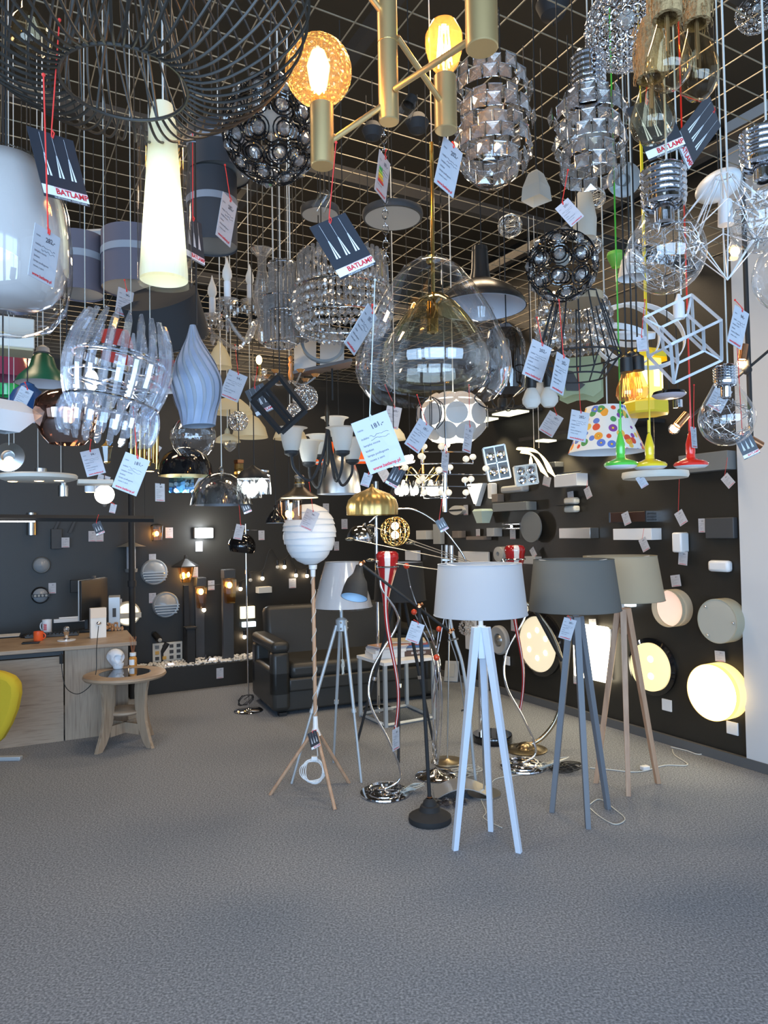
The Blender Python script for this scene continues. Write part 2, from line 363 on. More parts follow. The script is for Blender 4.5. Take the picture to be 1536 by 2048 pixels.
def mug(px, py, r, h, m, label, side=-1):
    p = on_desk(px, py); t = thing('mug', label, 'mug', (p.x, p.y, 0.74))
    ob('cup', G().lathe([(0, 0), (r * 0.95, 0), (r, 0.005), (r, h), (r - 0.004, h), (r - 0.004, 0.008), (0, 0.008)], 24), m, t)
    ob('handle', G().tube([(side * (r + 0.022 * math.sin(q)) - side * 0.002, 0, h * 0.5 + h * 0.3 * math.cos(q)) for q in [PI * k / 8 for k in range(9)]], 0.005), m, t)
    return t
t = mug(94, 1266, 0.04, 0.12, M('mug_white', (0.8, 0.8, 0.82), 0.2), 'tall white mug with a red print on the desk', -1)
g = G()
for k in range(7): g.lathe([(0.0405, 0.03 + 0.008 * k), (0.0405, 0.036 + 0.008 * k)], 3, None, -1.9 + 0.05 * (k % 3), -1.2 + 0.04 * (k % 2))
ob('print', g, redink, t)
mug(77, 1281, 0.038, 0.075, M('mug_orange', (0.85, 0.12, 0.03), 0.25), 'small orange mug at the front edge of the desk', 1)
p = on_desk(100, 1274); t = thing('keyboard', 'black keyboard lying on the desk behind the mugs', 'keyboard', (p.x, p.y + 0.05, 0.74), rad(20))
ob('case', G().box((0, 0, 0.012), (0.42, 0.15, 0.02)), dgrey, t, bev=0.004); g = G()
for i in range(14):
    for j in range(5): g.box((-0.185 + 0.0285 * i, -0.055 + 0.027 * j, 0.026), (0.022, 0.021, 0.008))
ob('key_caps', g, black, t)
p = on_desk(52, 1275); t = thing('computer_mouse', 'black computer mouse on the desk left of the orange mug', 'mouse', (p.x, p.y, 0.74), rad(10))
ob('shell', G().ball((0, 0, 0.012), 0.045, 14, 8, 0.5), black, t)
p = on_desk(62, 1287); o = ob('smartphone', G().box((0, 0, 0.006), (0.13, 0.07, 0.009)), black, None, bev=0.003); o.location = (p.x, p.y, 0.742); o.rotation_euler = (0, 0, 0.3); tagp(o, 'black phone lying flat on the desk before the orange mug', 'phone')
p = on_desk(30, 1270); o = ob('paper_sheet', G().box((0, 0, 0.002), (0.30, 0.21, 0.002)), white); o.location = (p.x - 0.1, p.y - 0.05, 0.74); o.rotation_euler = (0, 0, 0.42); tagp(o, 'white sheet of paper at the left of the desk', 'paper')
p = on_desk(130, 1245); o = ob('document_stack', G().box((0, 0, 0.02), (0.32, 0.22, 0.035)).box((0.03, 0.02, 0.045), (0.28, 0.2, 0.012)), white); o.location = (p.x, p.y + 0.12, 0.74); o.rotation_euler = (0, 0, 0.5); tagp(o, 'low stack of white documents behind the keyboard', 'documents')
# small crystal trophy on white disc
p = on_desk(133, 1281); t = thing('glass_figurine', 'small glass figurine on a white disc at the desk edge', 'figurine', (p.x, p.y, 0.74))
ob('saucer', G().lathe([(0, 0), (0.07, 0), (0.072, 0.006), (0, 0.008)], 24), white, t)
ob('foot', G().lathe([(0.03, 0.008), (0.03, 0.014), (0.012, 0.02), (0.02, 0.06), (0.026, 0.075)], 16), chrome, t); ob('glass_ball', G().ball((0, 0, 0.095), 0.024, 12, 8), crystal, t)
# dried bits
p = on_desk(228, 1262); g = G(); rnd = random.Random(8)
for k in range(26): g.ball((rnd.uniform(-0.06, 0.08), rnd.uniform(-0.04, 0.05), 0.01 + rnd.uniform(0, 0.06)), rnd.uniform(0.006, 0.014), 5, 4, 1.6)
o = ob('dried_flowers', g, ramp_col(M('dried_petals', (0.3, 0.15, 0.06), 0.8), 30, [(0.08, 0.04, 0.02), (0.5, 0.26, 0.12), (0.75, 0.6, 0.4)])); o.location = (p.x, p.y, 0.74); tagp(o, 'heap of brown dried flowers beside the white box on the desk', 'dried flowers'); o['kind'] = 'stuff'
# desk cable with inline switch
g = G(); pts = [P(123, 1305, 5.5), P(124, 1340, 5.5), P(132, 1375, 5.48), P(155, 1388, 5.46), P(180, 1372, 5.46), P(192, 1345, 5.46), P(193, 1300, 5.5), P(197, 1252, 5.62)]
o = ob('power_cable', G().tube(bez(pts, 6), 0.003), cordb); tagp(o, 'thin black cable hanging in a loop down the desk front', 'cable')
p = P(123, 1318, 5.49); s = ob('inline_switch', G().box((0, 0, 0), (0.025, 0.02, 0.07)), black, o); s.location = p

# ---------------------------------------------------------------- round side table with skull and diffuser
fa = [FP(207, 1497), FP(301, 1487), FP(284, 1468), FP(203, 1472)]
cen = (fa[0] + fa[1] + fa[2] + fa[3]) / 4; th = 0.545
cen = Vector((FP(250, 1345, th).x, FP(250, 1345, th).y, 0))
R = 79 * cen.y / F
t = thing('side_table', 'round grey oak side table with dark glass inlay and curved legs', 'table', (cen.x, cen.y, 0), rad(10))
ob('table_top', G().lathe([(R * 0.5, th - 0.035), (R - 0.012, th - 0.035), (R, th - 0.02), (R - 0.006, th - 0.004), (R - 0.02, th), (R * 0.62, th)], 64), wood, t)
ob('glass_inlay', G().lathe([(0, th - 0.001), (R * 0.63, th - 0.001)], 48), gloss_black, t)
for k in range(4):
    an = rad(45 + 90 * k + 8); mx = Matrix.Rotation(an, 4, 'Z')
    outp = [(0.225, 0), (0.285, 0), (0.235, 0.12), (0.205, 0.26), (0.215, 0.42), (0.25, 0.51), (0.02, 0.51), (0.02, 0.26), (0.12, 0.24), (0.15, 0.17), (0.18, 0.10)]
    if k < 4: outp = [(0.23, 0), (0.285, 0), (0.245, 0.1), (0.218, 0.2), (0.21, 0.3), (0.222, 0.42), (0.245, 0.51), (0.12, 0.51), (0.11, 0.42), (0.115, 0.3), (0.13, 0.2), (0.165, 0.1), (0.19, 0.05)]
    ob('leg', G().prism(outp, -0.014, 0.014, mx), wood_v, t, False, 0.002)
ob('shelf', G().lathe([(0, 0.24), (0.125, 0.24), (0.135, 0.25), (0.135, 0.265), (0.125, 0.272), (0, 0.272)], 40), wood, t)
ob('cross_panel', G().box((0, 0, 0.13), (0.3, 0.018, 0.08), Matrix.Rotation(rad(53), 4, 'Z')).box((0, 0, 0.13), (0.3, 0.018, 0.08), Matrix.Rotation(rad(143), 4, 'Z')), wood_v, t)
# skull
p = FP(231, 1336, th); t = thing('skull_ornament', 'white plaster skull on the dark glass of the side table', 'ornament', (p.x, p.y, th), rad(-35))
skm = noise_bump(M('white_plaster', (0.72, 0.74, 0.78), 0.7), 60, 0.4, 0.003)
import bmesh
bm = bmesh.new(); bmesh.ops.create_icosphere(bm, subdivisions=4, radius=0.068)
for v in bm.verts:
    c = v.co; x, y, z = c.x, c.y, c.z       # face looks along +x
    c.x = x * 1.18; c.y = y * 0.92; c.z = z * 1.0
    if z < 0 and x > -0.02:
        k = min(1, -z / 0.06); c.y *= 1 - 0.35 * k; c.z -= 0.012 * k; c.x *= 1 - 0.12 * k
    if z < 0 and x < -0.02: c.z *= 0.6; c.x *= 0.94
    for sy in (-1, 1):
        d = (Vector((x, y, z)) - Vector((0.057, sy * 0.026, 0.000))).length
        if d < 0.027: c.x -= 0.036 * (1 - d / 0.027) ** 0.5
        d = (Vector((x, y, z)) - Vector((0.028, sy * 0.058, -0.012))).length
        if d < 0.02: c.y += sy * 0.008 * (1 - d / 0.02)
        d = (Vector((x, y, z)) - Vector((-0.0, sy * 0.066, 0.006))).length
        if d < 0.03: c.y -= sy * 0.009 * (1 - d / 0.03)
    d = (Vector((x, y, z)) - Vector((0.064, 0, -0.022))).length
    if d < 0.014: c.x -= 0.014 * (1 - d / 0.014)
    d = (Vector((x, y, z)) - Vector((0.066, 0, 0.018))).length
    if d < 0.02: c.x += 0.005 * (1 - d / 0.02)
me = bpy.data.meshes.new('cranium'); bm.to_mesh(me); bm.free(); me.materials.append(skm); me.polygons.foreach_set('use_smooth', [True] * len(me.polygons))
o = ob('cranium', me, skm, t); o.location = (0, 0, 0.085)
ob('jaw', G().lathe([(0.001, 0.0), (0.034, 0.0), (0.04, 0.012), (0.038, 0.034), (0.03, 0.04)], 20, Matrix.Translation((0.035, 0, 0.0)) @ Matrix.Diagonal((1.1, 0.95, 1, 1))), skm, t)
g = G()
for r, z in ((0.045, 0.040), (0.045, 0.030)):
    for k in range(-4, 5): q = k * 0.2; g.box((0.03 + r * math.cos(q), r * 0.85 * math.sin(q), z), (0.008, 0.007, 0.009))
ob('teeth', g, skm, t, bev=0.001)
# reed diffuser
p = FP(266, 1332, th); t = thing('reed_diffuser', 'small amber reed diffuser bottle beside the skull', 'diffuser', (p.x, p.y, th))
ob('bottle', G().lathe([(0, 0), (0.029, 0), (0.031, 0.006), (0.031, 0.062), (0.024, 0.075), (0.014, 0.08), (0.014, 0.088)], 24), M('amber_liquid', (0.55, 0.25, 0.06), 0.08, coat=0.5), t)
ob('paper_label', G().lathe([(0.0316, 0.012), (0.0316, 0.055)], 16, None, -2.4, -0.9), white, t)
ob('collar', G().lathe([(0.018, 0.08), (0.025, 0.082), (0.025, 0.108), (0.006, 0.110)], 24), white, t)
for k in range(7):
    q = 2 * PI * k / 7; ob('reed', G().tube([(0.004 * math.cos(q), 0.004 * math.sin(q), 0.09), (0.028 * math.cos(q), 0.028 * math.sin(q), 0.235)], 0.0016, 5), M('reed_brown', (0.35, 0.12, 0.05), 0.7), t)

# ---------------------------------------------------------------- yellow chair at the frame edge
p = FP(-70, 1500); t = thing('shell_chair', 'mustard yellow upholstered chair with grey metal foot by the desk', 'chair', (P(-70, 1400, p.y - 0.55).x, p.y - 0.55, 0), rad(0))
yc = noise_bump(M('mustard_cloth', (0.55, 0.40, 0.02), 0.9), 200, 0.3, 0.003)
D = p.y - 0.55; s = D / F; g = G()
rows = []; nn = 24
prof = [(30, 1345), (40, 1362), (42, 1385), (38, 1405), (28, 1425), (12, 1442), (-10, 1452), (-45, 1456)]
# curved shell back: thick slab following the outline seen from the side
outl = [(P(x, y, D).x - P(-70, 1400, D).x, P(x, y, D).z) for x, y in [(-60, 1336), (-20, 1338), (8, 1343), (28, 1350), (41, 1366), (42, 1388), (36, 1418), (24, 1448), (8, 1476), (-14, 1494), (-60, 1500), (-100, 1480), (-110, 1400), (-100, 1350)]]
ob('backrest', G().prism([tuple(q) for q in outl], -0.06, 0.05), yc, t, True, 0.04)
b0 = FP(40, 1520); p = Vector((P(-70, 1400, D).x, D, 0)); ob('foot_bar', G().box((b0.x - p.x - 0.20, b0.y - p.y, 0.014), (0.42, 0.045, 0.028)), silver, t, bev=0.004)
ob('leg', G().beam((b0.x - p.x - 0.30, b0.y - p.y, 0.02), (-0.1, -0.1, 0.34), 0.03, 0.03), silver, t)

# ---------------------------------------------------------------- sofa
s0 = FP(545, 1436); sa = rad(23); t = thing('leather_sofa', 'dark leather two-seat sofa with cut-out armrests against the back wall', 'sofa', (s0.x, s0.y, 0), sa)
W = 1.62
ob('seat_base', G().box((W / 2, 0.42, 0.13), (W - 0.1, 0.78, 0.2)), leather, t, bev=0.02)
ob('front_panel', G().box((W / 2, 0.035, 0.26), (W - 0.3, 0.06, 0.12)), leather, t, bev=0.02)
ob('seat_cushion', G().box((W / 2, 0.37, 0.375), (W - 0.34, 0.70, 0.14)), leather, t, bev=0.045)
mx = Matrix.Translation((W / 2, 0.76, 0.60)) @ Matrix.Rotation(rad(-12), 4, 'X')
ob('backrest', G().box((0, 0, 0), (W - 0.24, 0.17, 0.58), mx), leather, t, bev=0.05)
for sx in (0.08, W - 0.08):
    g = G(); y0, y1 = -0.02, 0.80
    g.box((sx, (y0 + y1) / 2, 0.60), (0.16, y1 - y0, 0.10)); g.box((sx, y0 + 0.07, 0.36), (0.16, 0.14, 0.40)); g.box((sx, y1 - 0.08, 0.36), (0.16, 0.16, 0.40)); g.box((sx, (y0 + y1) / 2, 0.23), (0.16, y1 - y0, 0.36))
    ob('armrest', g, leather, t, bev=0.035)
for sx in (0.1, W - 0.1):
    for sy in (0.05, 0.72): ob('foot', G().box((sx, sy, 0.015), (0.07, 0.07, 0.03)), black, t)

# ---------------------------------------------------------------- coffee table with magazines
q = [FP(772, 1455), FP(868, 1438), FP(814, 1414), FP(721, 1432)]; zt = 0.50
t = thing('coffee_table', 'square white coffee table with silver tube frame before the sofa', 'table', (q[0].x, q[0].y, 0))
o0 = q[0]; L_ = [v - o0 for v in q]
pal = silver
for v in L_: ob('leg', G().beam((v.x, v.y, 0), (v.x, v.y, zt), 0.028, 0.028, rad(25)), pal, t)
for i in range(4):
    a_, b_ = L_[i], L_[(i + 1) % 4]
    ob('floor_rail', G().tube([(a_.x, a_.y, 0.015), (b_.x, b_.y, 0.015)], 0.015, 4), pal, t)
g = G(); vs = [(v.x + (v.x - (L_[0].x + L_[2].x) / 2) * 0.08, v.y + (v.y - (L_[0].y + L_[2].y) / 2) * 0.08) for v in L_]
g.add([(x, y, zt) for x, y in vs] + [(x, y, zt + 0.025) for x, y in vs], [(3, 2, 1, 0), (4, 5, 6, 7), (0, 1, 5, 4), (1, 2, 6, 5), (2, 3, 7, 6), (3, 0, 4, 7)])
ob('table_top', g, white, t, False)
cbook = [((0.8, 0.8, 0.8), 0.045), ((0.75, 0.75, 0.78), 0.03), ((0.05, 0.08, 0.25), 0.012), ((0.5, 0.3, 0.2), 0.012)]
cx, cy = o0.x + L_[3].x * 0.55 + 0.12, o0.y + L_[3].y * 0.5 + 0.10; zz = zt + 0.026
descs = ['thick white catalogue at the bottom of the left pile on the coffee table', 'white catalogue second from bottom in the left pile on the coffee table', 'thin navy magazine near the top of the left pile on the coffee table', 'thin tan magazine topmost of the left pile on the coffee table']
for i, (c, h) in enumerate(cbook):
    o = thing('catalogue', descs[i], 'magazine', (cx + 0.01 * i, cy - 0.005 * i, zz), rad(20 + 5 * i), 'magazines on the coffee table')
    ob('page_block', G().box((0, 0, h / 2), (0.285, 0.205, h - 0.004)), white, o); ob('cover', G().box((0, 0, h - 0.001), (0.29, 0.21, 0.002)).box((0, 0, 0.001), (0.29, 0.21, 0.002)), M('cover_left_%d' % i, c, 0.35), o); zz += h + 0.001
cx, cy = (q[1].x + q[2].x) / 2 - 0.06, (q[1].y + q[2].y) / 2 - 0.05; zz = zt + 0.026
cols = [((0.10, 0.06, 0.05), 0.045), ((0.55, 0.55, 0.58), 0.02), ((0.07, 0.16, 0.35), 0.022), ((0.45, 0.10, 0.08), 0.015), ((0.6, 0.52, 0.4), 0.018)]
descs = ['thick dark brown catalogue with white spine lettering, bottom of the right pile', 'grey magazine second from bottom in the right pile', 'blue magazine in the middle of the right pile', 'dark red magazine near the top of the right pile', 'beige magazine topmost of the right pile']
for i, (c, h) in enumerate(cols):
    o = thing('catalogue', descs[i], 'magazine', (cx - 0.008 * i, cy, zz), rad(18 - 4 * i), 'magazines on the coffee table')
    ob('page_block', G().box((0, 0, h / 2), (0.285, 0.205, h - 0.004)), white, o)
    ob('cover', G().box((0, 0, h - 0.001), (0.29, 0.21, 0.002)).box((0, 0, 0.001), (0.29, 0.21, 0.002)).box((0, -0.104, h / 2), (0.29, 0.002, h)), M('cover_right_%d' % i, c, 0.35), o)
    if i == 0:
        g = G(); text_into(g, "BRILLITE '21", 0.026, 0.02, h / 2, -0.1055, 0, 0.0006); ob('lettering', g, whiteprint, o, False)
    zz += h + 0.001
p = FP(868, 1352, 0.0); 
# ================================================================ FLOOR LAMPS
def rel(v, o): return (v.x - o.x, v.y - o.y, v.z - (o.z if hasattr(o, 'z') else 0))
def drum(par, name, c, r0, r1, z0, z1, m, lining=None, rings=True):
    """open fabric drum: r0 lower, r1 upper, with wire rings and a lamp holder spider"""
    mx = Matrix.Translation((c[0], c[1], 0))
    s = ob(name, G().lathe([(r0, z0), (r1, z1)], 64, mx), m, par)
    if lining: ob('shade_lining', G().lathe([(r0 - 0.003, z0), (r1 - 0.003, z1)], 64, mx), lining, s)
    
    for zz_, rr_ in ((z0, r0), (z1, r1)): ob('hoop', G().ring((c[0], c[1], zz_), rr_, 0.0025, 48), m, s)
    g = G()
    for k in range(3):
        q = 2 * PI * k / 3 + 0.3; g.tube([(c[0], c[1], z1 - 0.03), (c[0] + r1 * math.cos(q), c[1] + r1 * math.sin(q), z1 - 0.004)], 0.002, 5)
    ob('spider', g, white, s)
    return s
def wood_tripod(feet, hub_px, label, m, fab, shade, w=0.032, neck=white):
    """feet in pixels, hub = pixel where the legs meet, shade = (lower x0,x1,y, upper x0,x1,y)"""
    ft = [FP(*q) for q in feet]; c = (ft[0] + ft[1] + ft[2]) / 3; D = c.y
    hub = P(hub_px[0], hub_px[1], D); base = Vector((hub.x, D, 0))
    t = thing('tripod_lamp', label, 'floor lamp', base)
    for f_ in ft:
        d = Vector((f_.x - base.x, f_.y - base.y)); u = d.normalized(); yaw = math.atan2(u.y, u.x)
        ob('leg', G().beam((d.x, d.y, 0), (u.x * 0.028, u.y * 0.028, hub.z + 0.03), w * 0.85, w * 1.15, yaw), m, t, False, 0.002)
    ob('hub', G().beam((0, 0, hub.z - 0.13), (0, 0, hub.z + 0.035), 0.035, 0.035), m, t, False, 0.002)
    x0, x1, y0, X0, X1, y1 = shade; s = D / F; sc_ = P((x0 + x1) / 2, y0, D); z0 = sc_.z; z1 = P((X0 + X1) / 2, y1, D).z
    ob('stem', G().tube([(0, 0, hub.z), ((sc_.x - base.x), 0, z0 + 0.1)], 0.012, 12), neck, t)
    drum(t, 'lamp_shade', (sc_.x - base.x, 0), (x1 - x0) / 2 * s, (X1 - X0) / 2 * s, z0, z1, fab)
    ob('bulb', G().ball((sc_.x - base.x, 0, z0 + 0.15), 0.03), opal, t)
    return t, base
wleg = M('white_lacquer', (0.66, 0.72, 0.82), 0.45); gleg = M('slate_lacquer', (0.17, 0.18, 0.20), 0.5)
wood_tripod([(910, 1700), (1038, 1705), (982, 1662)], (962, 1265), 'white tripod floor lamp with wide white drum shade, nearest on the carpet', wleg, fsh_white, (868, 1054, 1229, 876, 1042, 1128))
wood_tripod([(1104, 1624), (1216, 1618), (1176, 1657)], (1151, 1243), 'dark grey tripod floor lamp with dark grey drum shade', gleg, fsh_grey, (1059, 1239, 1219, 1068, 1224, 1119), neck=gleg)
wood_tripod([(1192, 1566), (1316, 1567), (1257, 1592)], (1246, 1226), 'light wood tripod floor lamp with beige drum shade by the right wall', beech, fsh_beige, (1158, 1325, 1199, 1170, 1311, 1112), neck=cordw)

# layered white balloon lamp on three beech legs
ft = [FP(540, 1590), FP(670, 1620), FP(698, 1566)]; c = (ft[0] + ft[1] + ft[2]) / 3; D = c.y
hub = P(631, 1455, D); base = Vector((hub.x, D, 0)); s = D / F
t = thing('balloon_lamp', 'white layered balloon floor lamp on a slim beech tripod', 'floor lamp', base)
for f_ in ft: ob('leg', G().tube([(f_.x - base.x, f_.y - base.y, 0.0), (0, 0, hub.z)], 0.0105, 10), beech, t)
ob('joint', G().lathe([(0.035, hub.z - 0.045), (0.017, hub.z + 0.0), (0.014, hub.z + 0.07)], 20), white, t)
tp = P(626, 1150, D); ob('pole', G().tube([(0, 0, hub.z), (tp.x - base.x, 0, tp.z)], 0.0115, 12), beech, t)
g = G(); N = 90; dx = tp.x - base.x
for k in range(2): pass
ob('spiral_cord', G().tube([(dx * i / N + 0.014 * math.cos(i * 0.55), 0.014 * math.sin(i * 0.55), hub.z + (tp.z - hub.z) * i / N) for i in range(N)], 0.0022, 5), cordw, t)
cb = P(619, 1072, D); R = 51 * s; z0 = P(625, 1133, D).z; z1 = P(617, 1010, D).z
bal = M('balloon_slats', (0.74, 0.76, 0.78), 0.5)
zc = (z0 + z1) / 2 + 0.01; hz = (z1 - z0) / 2
nb = 9
for i in range(nb):
    u0 = -0.98 + 1.9 * i / nb; u1 = u0 + 1.9 / nb * 1.22
    def rr(u): u = max(-1, min(0.999, u)); return R * (math.sqrt(1 - u * u)) * (1 + 0.05 * u) if u > -0.3 else R * math.sqrt(1 - u * u) * (1 + 0.05 * u)
    pr = [(rr(u0) + 0.008, zc + hz * u0), (rr((u0 + u1) / 2) + 0.005, zc + hz * (u0 + u1) / 2), (max(rr(u1) - 0.001, 0.004), zc + hz * min(u1, 0.999))]
    mx = Matrix.Translation((cb.x - base.x, 0, zc)) @ Matrix.Rotation(rad(2 if i % 2 else -2), 4, 'Y') @ Matrix.Translation((0, 0, -zc))
    ob('shade_slat', G().lathe(pr, 48, mx), bal, t)
ob('collar', G().lathe([(0.014, tp.z - 0.01), (0.016, z0 - 0.02), (0.024, z0 - 0.015), (0.026, z0 + 0.01)], 20, Matrix.Translation((dx, 0, 0))), white, t)
g = G(); w0 = P(630, 1540, D)
for k in range(6): g.tube([(w0.x - base.x + (0.055 + 0.004 * k) * math.cos(q) - 0.008 * (k % 3), -0.02 + 0.006 * math.sin(3 * q + k), w0.z + (0.078 - 0.004 * k) * math.sin(q)) for q in [2 * PI * j / 28 for j in range(28)]], 0.0026, 6, True)
g.tube([(0, 0, hub.z - 0.02), (w0.x - base.x + 0.02, -0.02, w0.z + 0.09)], 0.0026, 6)
ob('coiled_cord', g, white, t); ob('cord_tie', G().box((w0.x - base.x, -0.02, w0.z + 0.078), (0.035, 0.02, 0.02)), white, t); ob('inline_switch', G().box((w0.x - base.x + 0.055, -0.03, w0.z + 0.02), (0.02, 0.018, 0.06)), white, t, bev=0.004)

# round-tube tripods: silver with foil-wrapped cone shade, black with black drum
def tube_tripod(feet, hub_px, label, m, r, fab, shade, mid=0.45, foil=False, lining=None, D=None):
    ft = [FP(*q) for q in feet]; c = sum(ft, Vector()) / 3; D = c.y; hub = P(hub_px[0], hub_px[1], D); base = Vector((hub.x, D, 0)); s = D / F
    t = thing('studio_tripod_lamp', label, 'floor lamp', base)
    for f_ in ft:
        a_ = Vector((f_.x - base.x, f_.y - base.y, 0)); u = a_.normalized(); b_ = Vector((u.x * 0.035, u.y * 0.035, hub.z)); m_ = a_.lerp(b_, mid)
        l = ob('leg', G().tube([m_, b_], r, 10), m, t); ob('lower_leg', G().tube([a_, m_], r * 0.8, 10), m, l); ob('clamp', G().tube([a_.lerp(b_, mid - 0.012), a_.lerp(b_, mid + 0.012)], r * 1.5, 10), silver if m == silver else chrome, l)
    ob('hub', G().lathe([(0.03, hub.z - 0.04), (0.038, hub.z - 0.035), (0.038, hub.z + 0.035), (0.025, hub.z + 0.045), (0.012, hub.z + 0.05)], 20), m, t)
    g = G()
    for k in range(3):
        q = 2 * PI * k / 3 + 0.5
        for z in (-0.02, 0.02): g.ball((0.042 * math.cos(q), 0.042 * math.sin(q), hub.z + z), 0.007, 8, 6)
    ob('screw', g, chrome, t)
    x0, x1, y0, X0, X1, y1 = shade; sc_ = P((x0 + x1) / 2, y0, D); st = P((X0 + X1) / 2, y1, D)
    ob('stem', G().tube([(0, 0, hub.z), (0, 0, sc_.z + 0.08)], 0.011, 10), m, t)
    cen_ = (sc_.x - base.x) * 0.5
    shd = drum(t, 'lamp_shade', (cen_, 0), (x1 - x0) / 2 * s, (X1 - X0) / 2 * s, sc_.z, st.z, fab, lining)
    if foil:
        g = G(); rnd = random.Random(4); r0 = (x1 - x0) / 2 * s + 0.004; r1 = (X1 - X0) / 2 * s + 0.004; n = 40; rows = []
        for j in range(9):
            v = j / 8; rr_ = r0 + (r1 - r0) * v; rows.append([((rr_ + rnd.uniform(0, 0.004)) * math.cos(2 * PI * i / n) + cen_, (rr_ + rnd.uniform(0, 0.004)) * math.sin(2 * PI * i / n), sc_.z - 0.012 + (st.z - sc_.z + 0.016) * v) for i in range(n)])
        vs = [p_ for r_ in rows for p_ in r_]; fs = [(j * n + i, j * n + (i + 1) % n, (j + 1) * n + (i + 1) % n, (j + 1) * n + i) for j in range(8) for i in range(n)]
        g.add(vs, fs); ob('plastic_wrap', g, thin('plastic_wrap', k=0.7, add=0.05, rough=0.12), shd)
    return t, base, hub
t, b, hub = tube_tripod([(583, 1567), (723, 1565), (667, 1525)], (683, 1250), 'silver metal tripod floor lamp with white cone shade still in clear wrap', silver, 0.011, fsh_white, (630, 748, 1213, 655, 722, 1124), foil=True)
g = G(); rnd = random.Random(2)
for k in range(5): g.tube([(0.006 * math.cos(q) + 0.01 * rnd.random(), 0.012 * math.sin(q) - 0.02, hub.z - 0.27 + 0.05 * math.sin(q + k)) for q in [j * 0.7 for j in range(10)]], 0.0025, 5)
g.tube([(0, 0, hub.z - 0.03), (0.004, -0.02, hub.z - 0.22)], 0.002, 5); ob('bundled_cord', g, cordc, t)
tube_tripod([(714, 1486), (797, 1525), (866, 1480)], (800, 1195), 'black metal tripod floor lamp with large black drum shade', matt, 0.013, matt, (748, 852, 1200, 752, 846, 1125), lining=fsh_white)

# red and white blown-glass column lamps with twisting chrome rod
def red_lamp(base_px, top, bottom_px, label, D0=None):
    """top=(cx, y_top, y_ring, half width px); the glass ends at bottom_px; base disc at base_px"""
    bs = FP(*base_px); D = bs.y; s = D / F; base = Vector((bs.x, bs.y, 0)); t = thing('blown_glass_lamp', label, 'floor lamp', base)
    cx, yt, yr, hw = top; R = hw * s; a_ = P(cx, yr, D) - base; b_ = P(bottom_px[0], bottom_px[1], D) - base; zt = P(cx, yt, D).z
    n = 26; prof = []; path = []
    for i in range(n + 1):
        v = i / n
        x = b_.x + (a_.x - b_.x) * v + 0.035 * math.sin(v * 2 * PI) * (1 - v * 0.5); z = b_.z + (a_.z - b_.z) * v
        path.append(Vector((x, 0, z))); prof.append(0.009 + 0.010 * v ** 2 + (R * 0.92 - 0.02) * max(0, (v - 0.76) / 0.24) ** 1.3)
    hh = zt - a_.z
    for v, q in ((0.3, 0.9), (0.55, 1.0), (0.8, 0.97), (0.95, 0.82), (1.0, 0.6)): path.append(Vector((a_.x, 0, a_.z + hh * v))); prof.append(R * q)
    gl = M('red_white_glass', (0.5, 0.02, 0.02), 0.08, coat=0.5)
    g = G(); m = 24; vs = []; fs = []
    for p_, r_ in zip(path, prof):
        for k in range(m): q = 2 * PI * k / m; vs.append((p_.x + r_ * math.cos(q), p_.y + r_ * math.sin(q), p_.z))
    for i in range(len(path) - 1):
        for k in range(m): fs.append((i * m + k, i * m + (k + 1) % m, (i + 1) * m + (k + 1) % m, (i + 1) * m + k))
    me = bpy.data.meshes.new('glass_body'); me.from_pydata(vs, [], fs); me.materials.append(red); me.materials.append(M('white_glass', (0.72, 0.68, 0.66), 0.1, coat=0.4))
    for p_ in me.polygons:
        k = p_.index % m; p_.material_index = 1 if k % 8 in (1, 2) else 0; p_.use_smooth = True
    ob('glass_body', me, None, t)
    ring_z = a_.z; g = G(); g.ring((a_.x, 0, ring_z), R * 0.95, 0.005, 32); ob('ring', g, chrome, t)
    pts = [(0.0, 0, 0.03), (0.10, 0.02, 0.10), (0.02, 0, 0.32), (-0.10, -0.03, 0.55), (-0.09, 0, 0.75), (0.06, 0.03, 1.0), (0.06, 0, 1.1), (-0.04, -0.02, ring_z - 0.12), (a_.x - R * 0.95, 0, ring_z)]
    z_of = lambda py: P(cx, py, D).z
    rod = ob('twisted_rod', G().tube(bez([(x_ * 0.95 + a_.x * min(1, z_ / ring_z), y_, z_) for x_, y_, z_ in pts], 8), 0.0075, 10), chrome, t)
    g = G(); g.lathe([(0, 0), (0.148, 0), (0.152, 0.006), (0.15, 0.014), (0.12, 0.02), (0, 0.024)], 48); ob('base', g, chrome, t)
    g = G(); g.ring((0, 0, 0.034), 0.10, 0.008, 40); ob('base_ring', g, chrome, t)
    return t
t = red_lamp((770, 1588), (775, 1102, 1133, 23), (790, 1462), 'red and white blown-glass floor lamp on chrome rod, left of the black reading lamp')
g = G(); rnd = random.Random(5)
for k in range(7): g.tube([(0.13 + 0.05 * math.cos(j * 1.1 + k) + 0.01 * k, 0.0 + 0.04 * math.sin(j * 1.3 + k), 0.02 + 0.005 * k) for j in range(7)], 0.003, 5)
ob('bundled_cord', g, cordc, t)
t = red_lamp((1046, 1535), (1030, 1090, 1118, 21), (1040, 1420), 'red and white blown-glass floor lamp between the white and grey tripods')
g = G()
for k in range(9): g.tube(bez([(0.12 + 0.07 * math.cos(j * 1.1 + k * 0.8) + 0.016 * k, -0.02 + 0.06 * math.sin(j * 1.3 + k), 0.012 + 0.005 * k) for j in range(6)], 4), 0.003, 5)
ob('bundled_cord', g, cordc, t)

